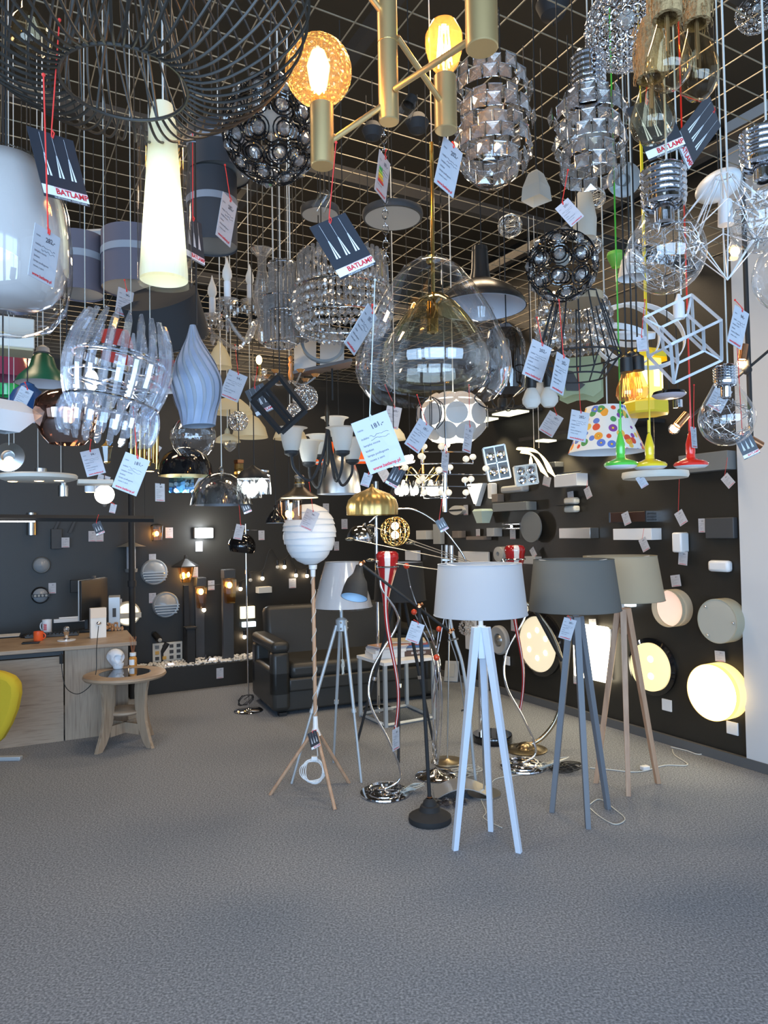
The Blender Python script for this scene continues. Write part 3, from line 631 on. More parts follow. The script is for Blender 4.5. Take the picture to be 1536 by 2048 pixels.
# black adjustable reading lamp
bs = FP(860, 1642); D = bs.y; t = thing('reading_lamp', 'black adjustable reading floor lamp with copper joints and bell shade', 'floor lamp', (bs.x, bs.y, 0)); s = D / F
ob('base', G().lathe([(0, 0), (0.115, 0), (0.118, 0.01), (0.116, 0.03), (0.095, 0.042), (0.06, 0.06), (0.05, 0.085), (0.04, 0.09), (0.034, 0.11), (0.018, 0.125)], 48), matt, t)
j1 = P(838, 1212, D) - Vector((bs.x, bs.y, 0)); j2 = P(722, 1128, D - 0.08) - Vector((bs.x, bs.y, 0)); j3 = P(900, 1263, D + 0.1) - Vector((bs.x, bs.y, 0))
ob('collar', G().lathe([(0.013, 0.122), (0.014, 0.135)], 16), copper, t)
ob('pole', G().tube([(0, 0, 0.12), j1], 0.0105, 12), matt, t); ob('arm', G().tube([j2, j3], 0.008, 10), matt, t)
for j in (j1, j2, j3):
    g = G(); g.ball(j, 0.014, 10, 8); g.tube([j + Vector((0, -0.03, 0)), j + Vector((0, 0.03, 0))], 0.008, 8); g.ball(j + Vector((0.016, -0.012, 0.012)), 0.009, 8, 6); ob('joint', g, copper, t)
mx = Matrix.Translation(P(718, 1138, D - 0.08) - Vector((bs.x, bs.y, 0))) @ Matrix.Rotation(rad(10), 4, 'Y') @ Matrix.Rotation(rad(-24), 4, 'X')
sh = ob('lamp_shade', G().lathe([(0.0, 0.02), (0.02, 0.018), (0.026, -0.02), (0.03, -0.035), (0.055, -0.07), (0.066, -0.115), (0.072, -0.165)], 40, mx), matt, t)
ob('shade_lining', G().lathe([(0.028, -0.037), (0.053, -0.072), (0.064, -0.116), (0.070, -0.164)], 40, mx), M('pale_blue_enamel', (0.45, 0.62, 0.78), 0.4), sh)
ob('bulb', G().ball((0, 0, -0.10), 0.026, mx=mx), opal, sh)

# red-ball bouquet lamp
bs = FP(872, 1552); D = bs.y; o_ = Vector((bs.x, bs.y, 0)); t = thing('ball_stem_lamp', 'chrome floor lamp with bowed thin stems carrying red glass balls', 'floor lamp', o_)
ob('base', G().lathe([(0, 0), (0.13, 0), (0.135, 0.006), (0.12, 0.018), (0.06, 0.035), (0.02, 0.05), (0, 0.055)], 48), chrome, t)
stems = [[(866, 1530), (868, 1400), (880, 1330), (860, 1270), (828, 1195), (813, 1132)], [(870, 1530), (876, 1400), (862, 1300), (845, 1260), (828, 1224)], [(874, 1530), (872, 1400), (872, 1320), (878, 1258)], [(868, 1530), (880, 1400), (873, 1315)], [(872, 1530), (866, 1380), (884, 1260), (895, 1210)], [(876, 1530), (884, 1400), (870, 1290), (850, 1215)]]
for i, st in enumerate(stems):
    pts = [P(x, y, D + 0.02 * ((i * 7) % 3 - 1) * k) - o_ for k, (x, y) in enumerate(st)]
    b_ = ob('stem', G().tube(bez(pts, 6), 0.0042, 8), chrome, t)
    if i < 4: ob('glass_ball', G().ball(pts[-1], 0.0195 if i != 3 else 0.021, 16, 12), M('red_orange_glass', (0.62, 0.05, 0.015), 0.12, coat=0.5), b_)
# brass pole lamp and its disc base
bs = FP(895, 1525); D = bs.y; o_ = Vector((bs.x, bs.y, 0)); t = thing('pole_lamp', 'slim brushed pole floor lamp with round brass base and crystal ball head', 'floor lamp', o_)
ob('base', G().lathe([(0, 0), (0.108, 0), (0.112, 0.006), (0.108, 0.014), (0.02, 0.022), (0.009, 0.03)], 48), M('brushed_brass', (0.62, 0.50, 0.33), 0.3, 1.0), t)
tp = P(900, 1110, D) - o_; ob('pole', G().tube([(0, 0, 0.02), tp], 0.0055, 10), steel, t)
arm = P(933, 1255, D - 0.1) - o_; ob('arm', G().tube(bez([tp, P(918, 1180, D) - o_, P(930, 1235, D - 0.1) - o_], 8), 0.004, 8), chrome, t)
g = G(); rnd = random.Random(6)
for i in range(70):
    zz = 1 - 2 * (i + .5) / 70; q = i * 2.39996; r_ = math.sqrt(1 - zz * zz); g.facet((arm[0] + 0.05 * r_ * math.cos(q), arm[1] + 0.05 * r_ * math.sin(q), arm[2] + 0.05 * zz), 0.008, 0.008, 5)
ob('crystal_ball', g, crystal, t)
# steel bow lamp (leaning channel with clamps) and curved steel plate base
D = FP(925, 1590).y; o_ = FP(925, 1590); o_.z = 0; t = thing('steel_bow_lamp', 'brushed steel bow floor lamp with curved plate base behind the white tripod', 'floor lamp', o_)
a0 = FP(868, 1568); b0 = FP(975, 1580); W_ = (b0 - a0).length; g = G(); n = 16
for i in range(n):
    u0 = i / n; u1 = (i + 1) / n
    def pl(u, e): x = (u - 0.5) * W_; return (x, e, 0.004 + 0.06 * math.sin(PI * u))
    for dz in (0,):
        p0, p1, p2, p3 = pl(u0, -0.09), pl(u1, -0.09), pl(u1, 0.10), pl(u0, 0.10); dn = 0.006
        vs = [p0, p1, p2, p3] + [(x, y, z + dn) for x, y, z in (p0, p1, p2, p3)]; g.add(vs, [(0, 3, 2, 1), (4, 5, 6, 7), (0, 1, 5, 4), (2, 3, 7, 6)])
ob('base_plate', g, M('satin_steel', (0.62, 0.59, 0.55), 0.35, 0.8), t)
pts = [P(x, y, D + 0.15) - o_ for x, y in [(952, 1570), (945, 1500), (938, 1420), (925, 1330), (910, 1280), (900, 1235), (893, 1150), (893, 1090)]]
ob('bow', G().tube(bez(pts, 6), 0.010, 10), silver, t); ob('bow', G().tube(bez([p_ + Vector((-0.03, -0.02, 0)) for p_ in pts[1:]], 6), 0.0035, 8), steel, t)
for k in (2, 4): p_ = pts[k]; ob('clamp', G().tube([p_ + Vector((-0.05, -0.02, 0)), p_ + Vector((0.02, 0, 0.01))], 0.007, 8), chrome, t)
hd = P(903, 1110, D + 0.15) - o_; ob('head', G().tube([hd + Vector((0, 0, -0.05)), hd + Vector((0, 0, 0.06))], 0.016, 14).box((hd.x - 0.02, hd.y, hd.z - 0.03), (0.09, 0.02, 0.012)), steel, t)
# arc lamp
bs = FP(985, 1482); D = bs.y; o_ = Vector((bs.x, bs.y, 0)); t = thing('arc_lamp', 'chrome arc floor lamp with thick black disc base and mirrored dome', 'floor lamp', o_)
ob('base', G().lathe([(0, 0), (0.145, 0), (0.15, 0.008), (0.15, 0.05), (0.145, 0.058), (0, 0.058)], 48), gloss_black, t)
pts = [P(962, 1462, D) - o_, P(961, 1330, D) - o_, P(957, 1220, D) - o_, P(935, 1130, D) - o_, P(905, 1080, D) - o_, P(870, 1043, D) - o_, P(830, 1020, D) - o_, P(795, 1018, D) - o_, P(760, 1028, D) - o_, P(738, 1045, D) - o_]
pts[0].z = 0.05
ob('pole', G().tube(bez(pts[:3], 6), 0.018, 14), chrome, t); ob('arc', G().tube(bez(pts[2:], 8), 0.0075, 10), chrome, t)
dc_ = P(722, 1076, D) - o_; mx = Matrix.Translation(dc_) @ Matrix.Rotation(rad(14), 4, 'Y'); R = 28 * D / F
ob('dome_shade', G().lathe([(0.012, R * 1.12), (0.014, R * 0.98)] + [(R * math.sin(q), R * 0.95 * math.cos(q) - 0.0) for q in [k * PI / 2 / 12 * 1.12 for k in range(1, 13)]], 40, mx), chrome, t)
# bronze arc lamp in the background right
bs = FP(1052, 1500); D = bs.y; o_ = Vector((bs.x, bs.y, 0)); t = thing('bronze_bow_lamp', 'bronze bow floor lamp curving up in front of the round lit wall lamp', 'floor lamp', o_)
ob('base', G().lathe([(0, 0), (0.15, 0), (0.152, 0.008), (0.13, 0.014), (0.07, 0.02), (0.05, 0.045), (0.02, 0.055), (0, 0.057)], 40), M('bronze_base', (.35, .28, .18), .25, 1.0), t)
pts = [P(x, y, D) - o_ for x, y in [(1058, 1490), (1085, 1475), (1112, 1438), (1126, 1380), (1122, 1320), (1100, 1262), (1070, 1222), (1050, 1205)]]
ob('bow', G().tube(bez(pts, 8), 0.016, 12), M('pale_bronze', (0.50, 0.42, 0.30), 0.2, 1.0), t)
ob('head', G().tube([pts[4] + Vector((0, -0.03, 0)), pts[6] + Vector((0, -0.03, 0.0))], 0.014, 8), black, t)
# mushroom lamp left, black mirrored dome
bs = FP(497, 1422); D = bs.y; o_ = Vector((bs.x, bs.y, 0)); t = thing('mushroom_lamp', 'chrome pole floor lamp with glossy black dome beside the sofa', 'floor lamp', o_); s = D / F
ob('base', G().lathe([(0, 0), (0.125, 0), (0.13, 0.006), (0.12, 0.014), (0.02, 0.02), (0.014, 0.03)], 40), chrome, t)
tp = P(491, 1048, D) - o_; ob('pole', G().tube([(0, 0, 0.02), tp], 0.0075, 10), chrome, t); ob('cross_bar', G().tube([P(465, 1060, D) - o_, P(515, 1060, D) - o_], 0.004, 8), chrome, t)
c_ = P(484, 1092, D) - o_; R = 27 * s; mx = Matrix.Translation(c_) @ Matrix.Rotation(rad(8), 4, 'Y')
ob('dome_shade', G().lathe([(0.005, R * 0.95)] + [(R * math.sin(q), R * 0.95 * math.cos(q)) for q in [k * PI * 0.66 / 14 for k in range(1, 15)]], 40, mx), gloss_black, t)
g = G()
for k in range(5): g.tube(bez([(-0.02 + 0.07 * math.cos(j + k), -0.02 + 0.02 * math.sin(j), 0.10 + 0.05 * math.sin(j * 1.3 + k)) for j in range(5)], 4), 0.003, 5)
ob('bundled_cord', g, cordb, t)
# tall chrome floor column and thin cantilever rods with small shades
D = 6.2; o_ = FP(757, 1420); D = o_.y; o_.z = 0; t = thing('column_lamp', 'tall chrome column floor lamp standing behind the black tripod lamp', 'floor lamp', o_)
tp = P(752, 985, D) - o_; ob('pole', G().tube([(0, 0, 0.02), tp], 0.016, 14), chrome, t); ob('base', G().lathe([(0, 0), (0.14, 0), (0.14, 0.012), (0, 0.022)], 40), chrome, t)
ob('head', G().tube([tp, tp + Vector((0, 0, 0.10))], 0.024, 14), steel, t)
D = 4.35; o_ = FP(1000, 1460); o_.z = 0; o_ = Vector((P(960, 1200, D).x, D, 0)); t = thing('rod_arm_lamp', 'thin cantilever rods with small metal leaf shades above the black drum shade', 'floor lamp', o_)
ob('pole', G().tube([(0, 0, 0), P(958, 1130, D) - o_], 0.006, 8), steel, t); ob('base', G().lathe([(0, 0), (0.1, 0), (0.1, 0.01), (0, 0.015)], 32), steel, t)
for (x0, y0), (x1, y1) in (((955, 1128), (742, 1052)), ((955, 1130), (700, 1078)), ((960, 1133), (820, 1086)), ((880, 1140), (742, 1120))):
    r_ = ob('arm', G().tube([P(x0, y0, D) - o_, P(x1, y1, D) - o_], 0.003, 6), steel, t)
    e = P(x1, y1, D) - o_; ob('leaf_shade', G().ball(e, 0.032, 14, 8, 0.35), M('smoky_steel', (0.3, 0.3, 0.26), 0.2, 0.9), r_)

# things on the floor: cords, adapters, small frames by the right wall
def floor_cable(label, pts, m=cordw, r=0.0035, cat='cable', name='power_cable'):
    g = G().tube(bez([FP(x, y) + Vector((0, 0, r + 0.001 + (dz or 0))) for x, y, dz in [(q + (0,))[:3] for q in pts]], 8), r, 6); o = ob(name, g, m); tagp(o, label, cat); return o
floor_cable('white cable snaking across the carpet from the wooden tripod to the wall outlet', [(1180, 1537), (1225, 1541), (1262, 1545), (1290, 1543), (1330, 1532), (1375, 1531), (1350, 1512), (1345, 1500)])
floor_cable('white cable rising from the carpet up to the wall outlet by the big lit drum', [(1342, 1495), (1372, 1502), (1400, 1510), (1430, 1500), (1425, 1485), (1440, 1470, 0.05)])
floor_cable('thin clear cable looped around the rear leg of the white tripod', [(955, 1570), (962, 1600), (972, 1625), (968, 1638), (1004, 1657)], cordc, 0.003)
floor_cable('clear cable in a wide loop behind the grey tripod legs', [(1180, 1610), (1200, 1600), (1232, 1622), (1250, 1640), (1230, 1650), (1200, 1635), (1180, 1618)], cordc, 0.003)
floor_cable('thin white cable running under the white tripod to the lamp base', [(975, 1585), (990, 1560), (1030, 1552), (1060, 1546)], cordw, 0.003)
g = G(); rnd = random.Random(9)
for k in range(9):
    q0 = rnd.random() * 6; c_ = FP(1118 + 4 * k, 1538 + (k % 3) * 4); g.tube(bez([c_ + Vector((0.07 * math.cos(q0 + j * 1.2), 0.05 * math.sin(q0 + j * 1.2), 0.01 + 0.004 * k)) for j in range(6)], 4), 0.0035, 5)
o = ob('cable_tangle', g, cordb); tagp(o, 'tangle of dark cables on the carpet beside the chrome ring base', 'cable tangle')
g = G()
for k in range(8):
    q0 = rnd.random() * 6; c_ = FP(915 + 5 * k, 1545 + (k % 3) * 5); g.tube(bez([c_ + Vector((0.05 * math.cos(q0 + j * 1.2), 0.05 * math.sin(q0 + j * 1.2), 0.01 + 0.004 * k)) for j in range(6)], 4), 0.003, 5)
o = ob('cable_tangle', g, cordc); tagp(o, 'tangle of pale cables on the carpet by the chrome ball lamp base', 'cable tangle')
c_ = FP(1290, 1540); o = ob('foot_switch', G().box((0, 0, 0.014), (0.055, 0.04, 0.028)), white, None, bev=0.006); o.location = c_; o.rotation_euler = (0, 0, 0.4); tagp(o, 'small white foot switch on the cable by the wooden tripod', 'switch')
c_ = FP(900, 1612); g = G(); rnd = random.Random(12)
for k in range(16): g.ball((rnd.uniform(-0.09, 0.09), rnd.uniform(-0.03, 0.04), 0.02 + rnd.uniform(-0.005, 0.015)), rnd.uniform(0.015, 0.03), 6, 4, 0.6)
o = ob('plastic_bag', g, thin('crumpled_plastic', tint=(0.6, 0.6, 0.65), k=0.9, add=0.1, rough=0.15), None, False); o.location = c_; tagp(o, 'crumpled clear plastic bag behind the black reading lamp base', 'plastic bag')
c_ = FP(902, 1364); t = thing('small_wall_lamp', 'small square silver lamp leaning on the floor by the wall corner', 'lamp', c_, rad(-20), rot=(rad(-22), 0, rad(-20)))
ob('housing', G().box((0, 0, 0.11), (0.15, 0.04, 0.22)), silver, t, bev=0.006); ob('glass_panel', G().box((-0.01, -0.022, 0.12), (0.09, 0.006, 0.14)), frost, t)
c_ = FP(868, 1345); t = thing('carton_box', 'small white and green carton on the floor beside the coffee table', 'box', c_, rad(-10)); ob('box_body', G().box((0, 0, 0.12), (0.18, 0.14, 0.24)), white, t, bev=0.003); ob('green_band', G().box((-0.075, -0.072, 0.12), (0.03, 0.004, 0.24)), M('green_band', (0.1, 0.5, 0.12), 0.5), t)
# ================================================================ WALL LAMPS
def wthing(name, label, wl, px, py, cat='wall lamp', group=None):
    p = WP(wl, px, py); a_ = WALLS[wl][1]; return thing(name, label, cat, p, a_, group), p
def wsize(wl, x0, y0, x1, y1, off):
    a_ = WP(wl, x0, (y0 + y1) / 2, off); b_ = WP(wl, x1, (y0 + y1) / 2, off); cx = (x0 + x1) / 2
    zt = WP(wl, cx, y0, off).z; zb = WP(wl, cx, y1, off).z; c = (a_ + b_) / 2; c.z = (zt + zb) / 2; return c, (b_ - a_).length, zt - zb
def wall_origin(wl, c, off):
    """point on the wall plane behind c; local -y is into the room"""
    o, a_ = WALLS[wl]; xd = Vector((math.cos(a_), math.sin(a_), 0)); n = Vector((-xd.y, xd.x, 0)); return c + n * off
def wbox(label, wl, x0, y0, x1, y1, dep, m, name='box_wall_lamp', bev=0.003, extra=None, cat='wall lamp', group=None):
    c, w_, h_ = wsize(wl, x0, y0, x1, y1, dep); t = thing(name, label, cat, wall_origin(wl, c, dep), WALLS[wl][1], group)
    ob('housing', G().box((0, -dep / 2, 0), (w_, dep, h_)), m, t, bev=bev)
    if extra == 'glow':
        for sz in (1, -1): ob('diffuser', G().box((0, -dep / 2, sz * (h_ / 2 + 0.001)), (w_ * 0.8, dep * 0.7, 0.003)), M('soft_glow', (1, 0.9, 0.7), 0.5, es=3.0, ec=(1, 0.85, 0.6)), t)
    if extra == 'bar': ob('rail', G().box((0, -dep * 0.6, h_ / 2 + 0.012), (w_ * 1.02, 0.012, 0.008)), chrome, t)
    if extra == 'ends':
        for sx in (-1, 1): ob('end_cap', G().box((sx * (w_ / 2 - 0.006), -dep / 2, 0), (0.012, dep + 0.004, h_ + 0.004)), chrome, t)
    return t, w_, h_
def wdisc(label, wl, x0, y0, x1, y1, dep, m, name='round_wall_lamp', prof=None, n=56):
    """round lamp facing the room; returns thing, radius, matrix turning a lathe axis to -y"""
    c, w_, h_ = wsize(wl, x0, y0, x1, y1, dep); R = (w_ + h_) / 4; t = thing(name, label, 'wall lamp', wall_origin(wl, c, dep), WALLS[wl][1])
    return t, R, Matrix.Rotation(rad(90), 4, 'X')
wb = 'R'
wbox('white box wall lamp with thin chrome rail, top row of the right wall', wb, 1108, 948, 1153, 973, 0.13, white, extra='bar')
wbox('dark grey flat box wall lamp behind the red pendant, top right of wall', wb, 1357, 906, 1455, 943, 0.10, grey)
wbox('brushed silver low box wall lamp above the grey lamp shade', wb, 1118, 1056, 1180, 1077, 0.10, steel)
wbox('dark brown box wall lamp with silver end strips', wb, 1218, 1024, 1293, 1044, 0.11, M('wenge', (0.05, 0.025, 0.018), 0.3), extra='ends')
wbox('long white box wall lamp under the dark brown one', wb, 1226, 1057, 1303, 1080, 0.11, white)
wbox('charcoal box wall lamp, furthest right on the dark wall', wb, 1410, 1035, 1467, 1077, 0.05, dgrey, bev=0.006)
wbox('small white rounded box wall lamp at the right end of the wall', wb, 1414, 1121, 1456, 1144, 0.06, white, bev=0.02)
wbox('grey box wall lamp left of the dark oval disc', wb, 985, 1005, 1053, 1022, 0.12, grey)
wbox('light concrete curved wall lamp below the four-spot panels', wb, 1000, 971, 1043, 985, 0.10, lgrey, bev=0.02)
wbox('low brown strip wall lamp under the small white cube', wb, 932, 1073, 967, 1080, 0.10, M('taupe', (0.20, 0.16, 0.13), 0.5))
wbox('small white cube wall lamp above the wide white panel', wb, 973, 1056, 988, 1073, 0.10, lgrey)
wbox('beige cube wall lamp right of the filigree orb', wb, 832, 1061, 852, 1079, 0.10, offwhite)
wbox('brown-sided cube wall lamp left of the brown strip', wb, 904, 1062, 916, 1076, 0.10, M('taupe', (0.2, 0.16, 0.13)))
wbox('upright grey glass wall lamp beside the steel arc', wb, 866, 1048, 880, 1088, 0.06, frost)
wbox('white square panel lamp in a dark frame behind the black tripod shade', wb, 810, 1101, 834, 1121, 0.05, white)
wbox('wide white panel wall lamp just above the white lamp shade', wb, 916, 1103, 976, 1140, 0.03, white, bev=0.008)
wbox('white low box wall lamp beside the red glass lamp head', wb, 1046, 1113, 1070, 1128, 0.08, lgrey)
wbox('lit white up-down wall lamp beside the lit triangle', wb, 975, 967, 983, 996, 0.07, white, extra='glow')
wbox('small brown tilted cube spot under the lit up-down lamp', wb, 983, 988, 995, 1004, 0.08, M('taupe', (0.2, 0.16, 0.13)))
wbox('dark box on the wall above the right-hand row of downlights', wb, 1085, 925, 1110, 935, 0.10, dgrey)
wbox('white half-column wall lamp below the dangling red string', wb, 1343, 1065, 1362, 1105, 0.09, white, bev=0.012)
wbox('small lit window-like wall lamp under the beige lamp shade', wb, 1238, 1198, 1262, 1213, 0.06, M('cool_panel', (0.8, 0.9, 0.95), 0.4, es=1.5, ec=(0.7, 0.9, 1.0)))
wbox('white tall panel wall lamp behind the crystal ball lamp', wb, 930, 1236, 952, 1300, 0.03, white, bev=0.006)
# drum lamps on the wall
def wall_drum(label, x0, y0, x1, y1, dep, side, face, recess=0.0, lugs=False):
    t, R, mx = wdisc(label, wb, x0, y0, x1, y1, dep, side, 'drum_wall_lamp')
    ob('drum', G().lathe([(R, 0.0), (R, dep), (R - 0.004, dep), (R - 0.004, dep - 0.03)], 64, mx), side, t)
    ob('diffuser', G().lathe([(0, dep - 0.004 - recess), (R - 0.004, dep - 0.004 - recess)], 64, mx), face, t)
    if lugs:
        g = G()
        for q in (2.3, 0.0, 4.1): g.ball((R * 0.82 * math.cos(q), -dep - 0.002, R * 0.82 * math.sin(q)), 0.009, 10, 6)
        ob('clip', g, chrome, t)
    return t, R, mx
ivory = translucent('ivory_fabric', (0.62, 0.58, 0.44), 0.35)
ivory_lit = translucent('lit_ivory_fabric', (0.75, 0.60, 0.30), 0.4, es=0.45, ec=(1.0, 0.70, 0.25))
t, R, mx = wall_drum('open ivory drum wall lamp with soft pink glow', 1306, 1176, 1362, 1258, 0.11, ivory, M('pink_glow', (0.8, 0.62, 0.52), 0.5, es=0.55, ec=(1.0, 0.66, 0.5)), recess=0.05)
wall_drum('unlit ivory drum wall lamp at the right end of the wall', 1396, 1197, 1473, 1288, 0.11, ivory, M('beige_diffuser', (0.50, 0.48, 0.40), 0.6), lugs=True)
t, R, mx = wall_drum('large brightly lit yellow drum wall lamp low on the wall', 1376, 1328, 1471, 1443, 0.13, ivory_lit, M('bright_diffuser', (1, 0.95, 0.8), 0.5, es=7, ec=(1.0, 0.86, 0.58)))
# round lit lamp with mirror frame
t, R, mx = wdisc('round lit wall lamp with two bright spots in a dark mirrored rim', wb, 1262, 1284, 1334, 1385, 0.05, None)
ob('backplate', G().lathe([(0, 0.001), (R * 1.2, 0.001), (R * 1.2, 0.02), (R * 1.02, 0.03)], 64, mx), gloss_black, t)
ob('diffuser', G().lathe([(0, 0.055), (R * 0.7, 0.052), (R, 0.045), (R, 0.02)], 64, mx), M('cream_glow', (0.9, 0.8, 0.5), 0.3, es=0.6, ec=(1.0, 0.78, 0.36)), t)
for dz in (0.35, -0.35): ob('bulb', G().ball((0.12 * R, -0.05 / 0.3, dz * R), R * 0.17, 14, 8, 0.9, Matrix.Diagonal((1, 0.3, 1, 1))), M('spot_glow', (1, 0.9, 0.6), 0.4, es=7, ec=(1.0, 0.80, 0.40)), t)
# square lit
c, w_, h_ = wsize(wb, 1144, 1250, 1216, 1360, 0.07); t = thing('square_wall_lamp', 'square brightly lit wall lamp with rounded corners behind the grey tripod', 'wall lamp', wall_origin(wb, c, 0.07), WALLS[wb][1])
w_ *= 0.96; ob('backplate', G().box((0, -0.02, 0), (w_ * 0.9, 0.04, h_ * 0.9)), white, t)
ob('diffuser', G().box((0, -0.05, 0), (w_, 0.045, h_)), M('bright_square', (1, 0.95, 0.82), 0.5, es=6, ec=(1.0, 0.87, 0.60)), t, bev=0.02)
# round with five LEDs
t, R, mx = wdisc('round lit wall lamp with a circle of glowing spots and black rim', wb, 1040, 1230, 1110, 1347, 0.05, None)
ob('rim', G().lathe([(R * 1.16, 0.0), (R * 1.16, 0.03), (R * 1.0, 0.055), (R * 0.98, 0.04)], 64, mx), gloss_black, t)
ob('diffuser', G().lathe([(0, 0.05), (R * 0.99, 0.045)], 64, mx), M('cream_glow_soft', (0.75, 0.7, 0.55), 0.3, es=0.5, ec=(1.0, 0.84, 0.55)), t)
for k in range(6): q = 2 * PI * k / 6 + 0.5; ob('led_spot', G().ball((0.5 * R * math.cos(q), -0.048 / 0.3, 0.5 * R * math.sin(q)), R * 0.10, 12, 8, 1, Matrix.Diagonal((1, 0.3, 1, 1))), M('spot_glow', (1, .9, .6)), t)
# ring lamp
t, R, mx = wdisc('unlit white ring wall lamp with domed silver centre', wb, 978, 1250, 1012, 1311, 0.04, None)
ob('ring', G().lathe([(R, 0), (R, 0.03), (R * 0.9, 0.045), (R * 0.45, 0.035), (R * 0.42, 0.02)], 56, mx), lgrey, t); ob('dome', G().lathe([(R * 0.44, 0.02), (R * 0.3, 0.045), (0, 0.06)], 40, mx), steel, t)
# grey disc
t, R, mx = wdisc('large flat dark grey disc wall lamp', wb, 1042, 1021, 1080, 1087, 0.08, None); ob('disc', G().lathe([(0, 0.08), (R, 0.078), (R, 0.066), (0, 0.062)], 64, mx), grey, t); ob('mount', G().lathe([(R * .3, 0), (R * .3, 0.07)], 24, mx), black, t)
# round spot next to red lamp
t, R, mx = wdisc('white round tube spotlight on the wall beside the red glass lamp', wb, 987, 1093, 1005, 1124, 0.13, None, 'spotlight')
ob('tube', G().lathe([(R, 0.0), (R, 0.13), (R * 0.35, 0.135), (R * 0.35, 0.11), (0, 0.11)], 40, mx), lgrey, t)
# lens lamp
c, w_, h_ = wsize(wb, 897, 1011, 926, 1030, 0.06); t = thing('lens_wall_lamp', 'white lens-shaped wall lamp with dark slot', 'wall lamp', wall_origin(wb, c, 0.06), WALLS[wb][1])
ol = [(w_ / 2 * math.cos(q) * 1.0, h_ / 2 * math.sin(q) * (0.5 + 0.5 * abs(math.sin(q)))) for q in [2 * PI * k / 32 for k in range(32)]]
ob('housing', G().prism(ol, -0.06, 0), offwhite, t); ob('slot', G().box((0, -0.062, -0.0), (w_ * 0.9, 0.006, h_ * 0.16)), black, t)
# triangle lamp
t = thing('triangle_wall_lamp', 'lit white triangular wall lamp pointing down', 'wall lamp', WP(wb, 950, 988), WALLS[wb][1]); o_ = WP(wb, 950, 988)
a_ = WALLS[wb][1]; xd = Vector((math.cos(a_), math.sin(a_), 0))
def loc2(px, py, off): v = WP(wb, px, py, off) - o_; return (v.dot(xd), v.z)
tri = [loc2(932, 968, 0.08), loc2(962, 966, 0.08), loc2(948, 1012, 0.08)]
ob('housing', G().prism(tri, -0.06, -0.0), white, t); ob('diffuser', G().prism([tuple(Vector(q) * 0.86 + Vector(tri[0]) * .05 + Vector(tri[1]) * .05 + Vector(tri[2]) * .04) for q in tri], -0.082, -0.055), M('lit_triangle', (1, .95, .8), .5, es=4, ec=(1, .92, .72)), t)
# clip lamp with fin
c, w_, h_ = wsize(wb, 1126, 995, 1149, 1025, 0.07); t = thing('fin_wall_lamp', 'rounded cream wall lamp split by a thin black fin', 'wall lamp', wall_origin(wb, c, 0.07), WALLS[wb][1])
for sz in (1, -1): ob('housing', G().box((0, -0.035, sz * h_ * 0.27), (w_, 0.07, h_ * 0.46)), offwhite, t, bev=0.018)
ob('fin', G().box((-0.03, -0.06, 0), (w_ * 1.3, 0.14, 0.006)), black, t)
# glass trapezoid uplight and mirror lamp
c, w_, h_ = wsize(wb, 952, 1018, 980, 1046, 0.12); t = thing('glass_cup_lamp', 'pale green glass cup wall lamp with flared sides', 'wall lamp', wall_origin(wb, c, 0.06), WALLS[wb][1])
mx = Matrix.Rotation(rad(45), 4, 'Z'); ob('glass_cup', G().lathe([(w_ * 0.28, -h_ / 2), (w_ * 0.46, h_ * 0.35), (w_ * 0.38, h_ / 2)], 4, Matrix.Translation((0, -0.06, 0)) @ mx), M('pale_green_glass', (0.55, 0.66, 0.56), 0.25), t, False)
c, w_, h_ = wsize(wb, 1006, 1046, 1040, 1058, 0.10); t = thing('mirror_lamp', 'short chrome mirror lamp on the wall left of the dark oval disc', 'wall lamp', wall_origin(wb, c, 0.10), WALLS[wb][1])
ob('tube', G().tube([(-w_ / 2, -0.1, h_ * .3), (w_ / 2, -0.1, h_ * .3)], 0.012, 12), chrome, t); ob('tube', G().tube([(-w_ / 2, -0.1, -h_ * .4), (w_ / 2, -0.1, -h_ * .4)], 0.010, 12), chrome, t); ob('holder', G().box((0, -0.05, 0), (0.03, 0.1, 0.03)), chrome, t)
# four-spot panels
def spot_panel(label, D, c4, m, es=False):
    pts = [P(x, y, D) for x, y in c4]; c = sum(pts, Vector()) / 4; t = thing('quad_spotlight', label, 'ceiling lamp', c)
    ex = (pts[1] - pts[0]).normalized(); n = ex.cross((pts[3] - pts[0])).normalized(); ey = n.cross(ex)
    L1 = (pts[1] - pts[0]).length; L2 = (pts[3] - pts[0]).length; L2y = (pts[3] - pts[0]).dot(ey)
    mx = Matrix((ex, ey, n)).transposed().to_4x4()
    A, B = L1 / 2, abs(L2y) / 2; ob('panel', G().box((0, 0, 0), (L1 * .98, B * 1.96, 0.024), mx), grey if m is steel else m, t)
    g = G(); g.box((0, B, 0), (L1, .008, .036), mx).box((0, -B, 0), (L1, .008, .036), mx).box((A, 0, 0), (.008, 2 * B, .036), mx).box((-A, 0, 0), (.008, 2 * B, .036), mx).box((0, 0, 0), (L1, .006, .034), mx).box((0, 0, 0), (.006, 2 * B, .034), mx); ob('frame', g, m, t)
    for i in (-1, 1):
        for j in (-1, 1):
            T = mx @ Matrix.Translation((i * L1 * 0.24, j * abs(L2y) * 0.24, 0)) @ Matrix.Rotation(0, 4, 'X'); rr_ = min(L1, abs(L2y)) * 0.19; sgn = 1 if n.y > 0 else -1
            ob('spot', G().lathe([(rr_ * 1.1, -sgn * 0.013), (rr_ * 1.05, -sgn * 0.024), (rr_ * 0.9, -sgn * 0.022), (rr_ * 0.4, -sgn * 0.014), (rr_ * 0.3, -sgn * 0.022), (0, -sgn * 0.022)], 24, T), chrome, t)
spot_panel('chrome panel with four round halogen spots, left of the other one', 3.6, [(957, 899), (999, 891), (1030, 954), (986, 961)], steel)
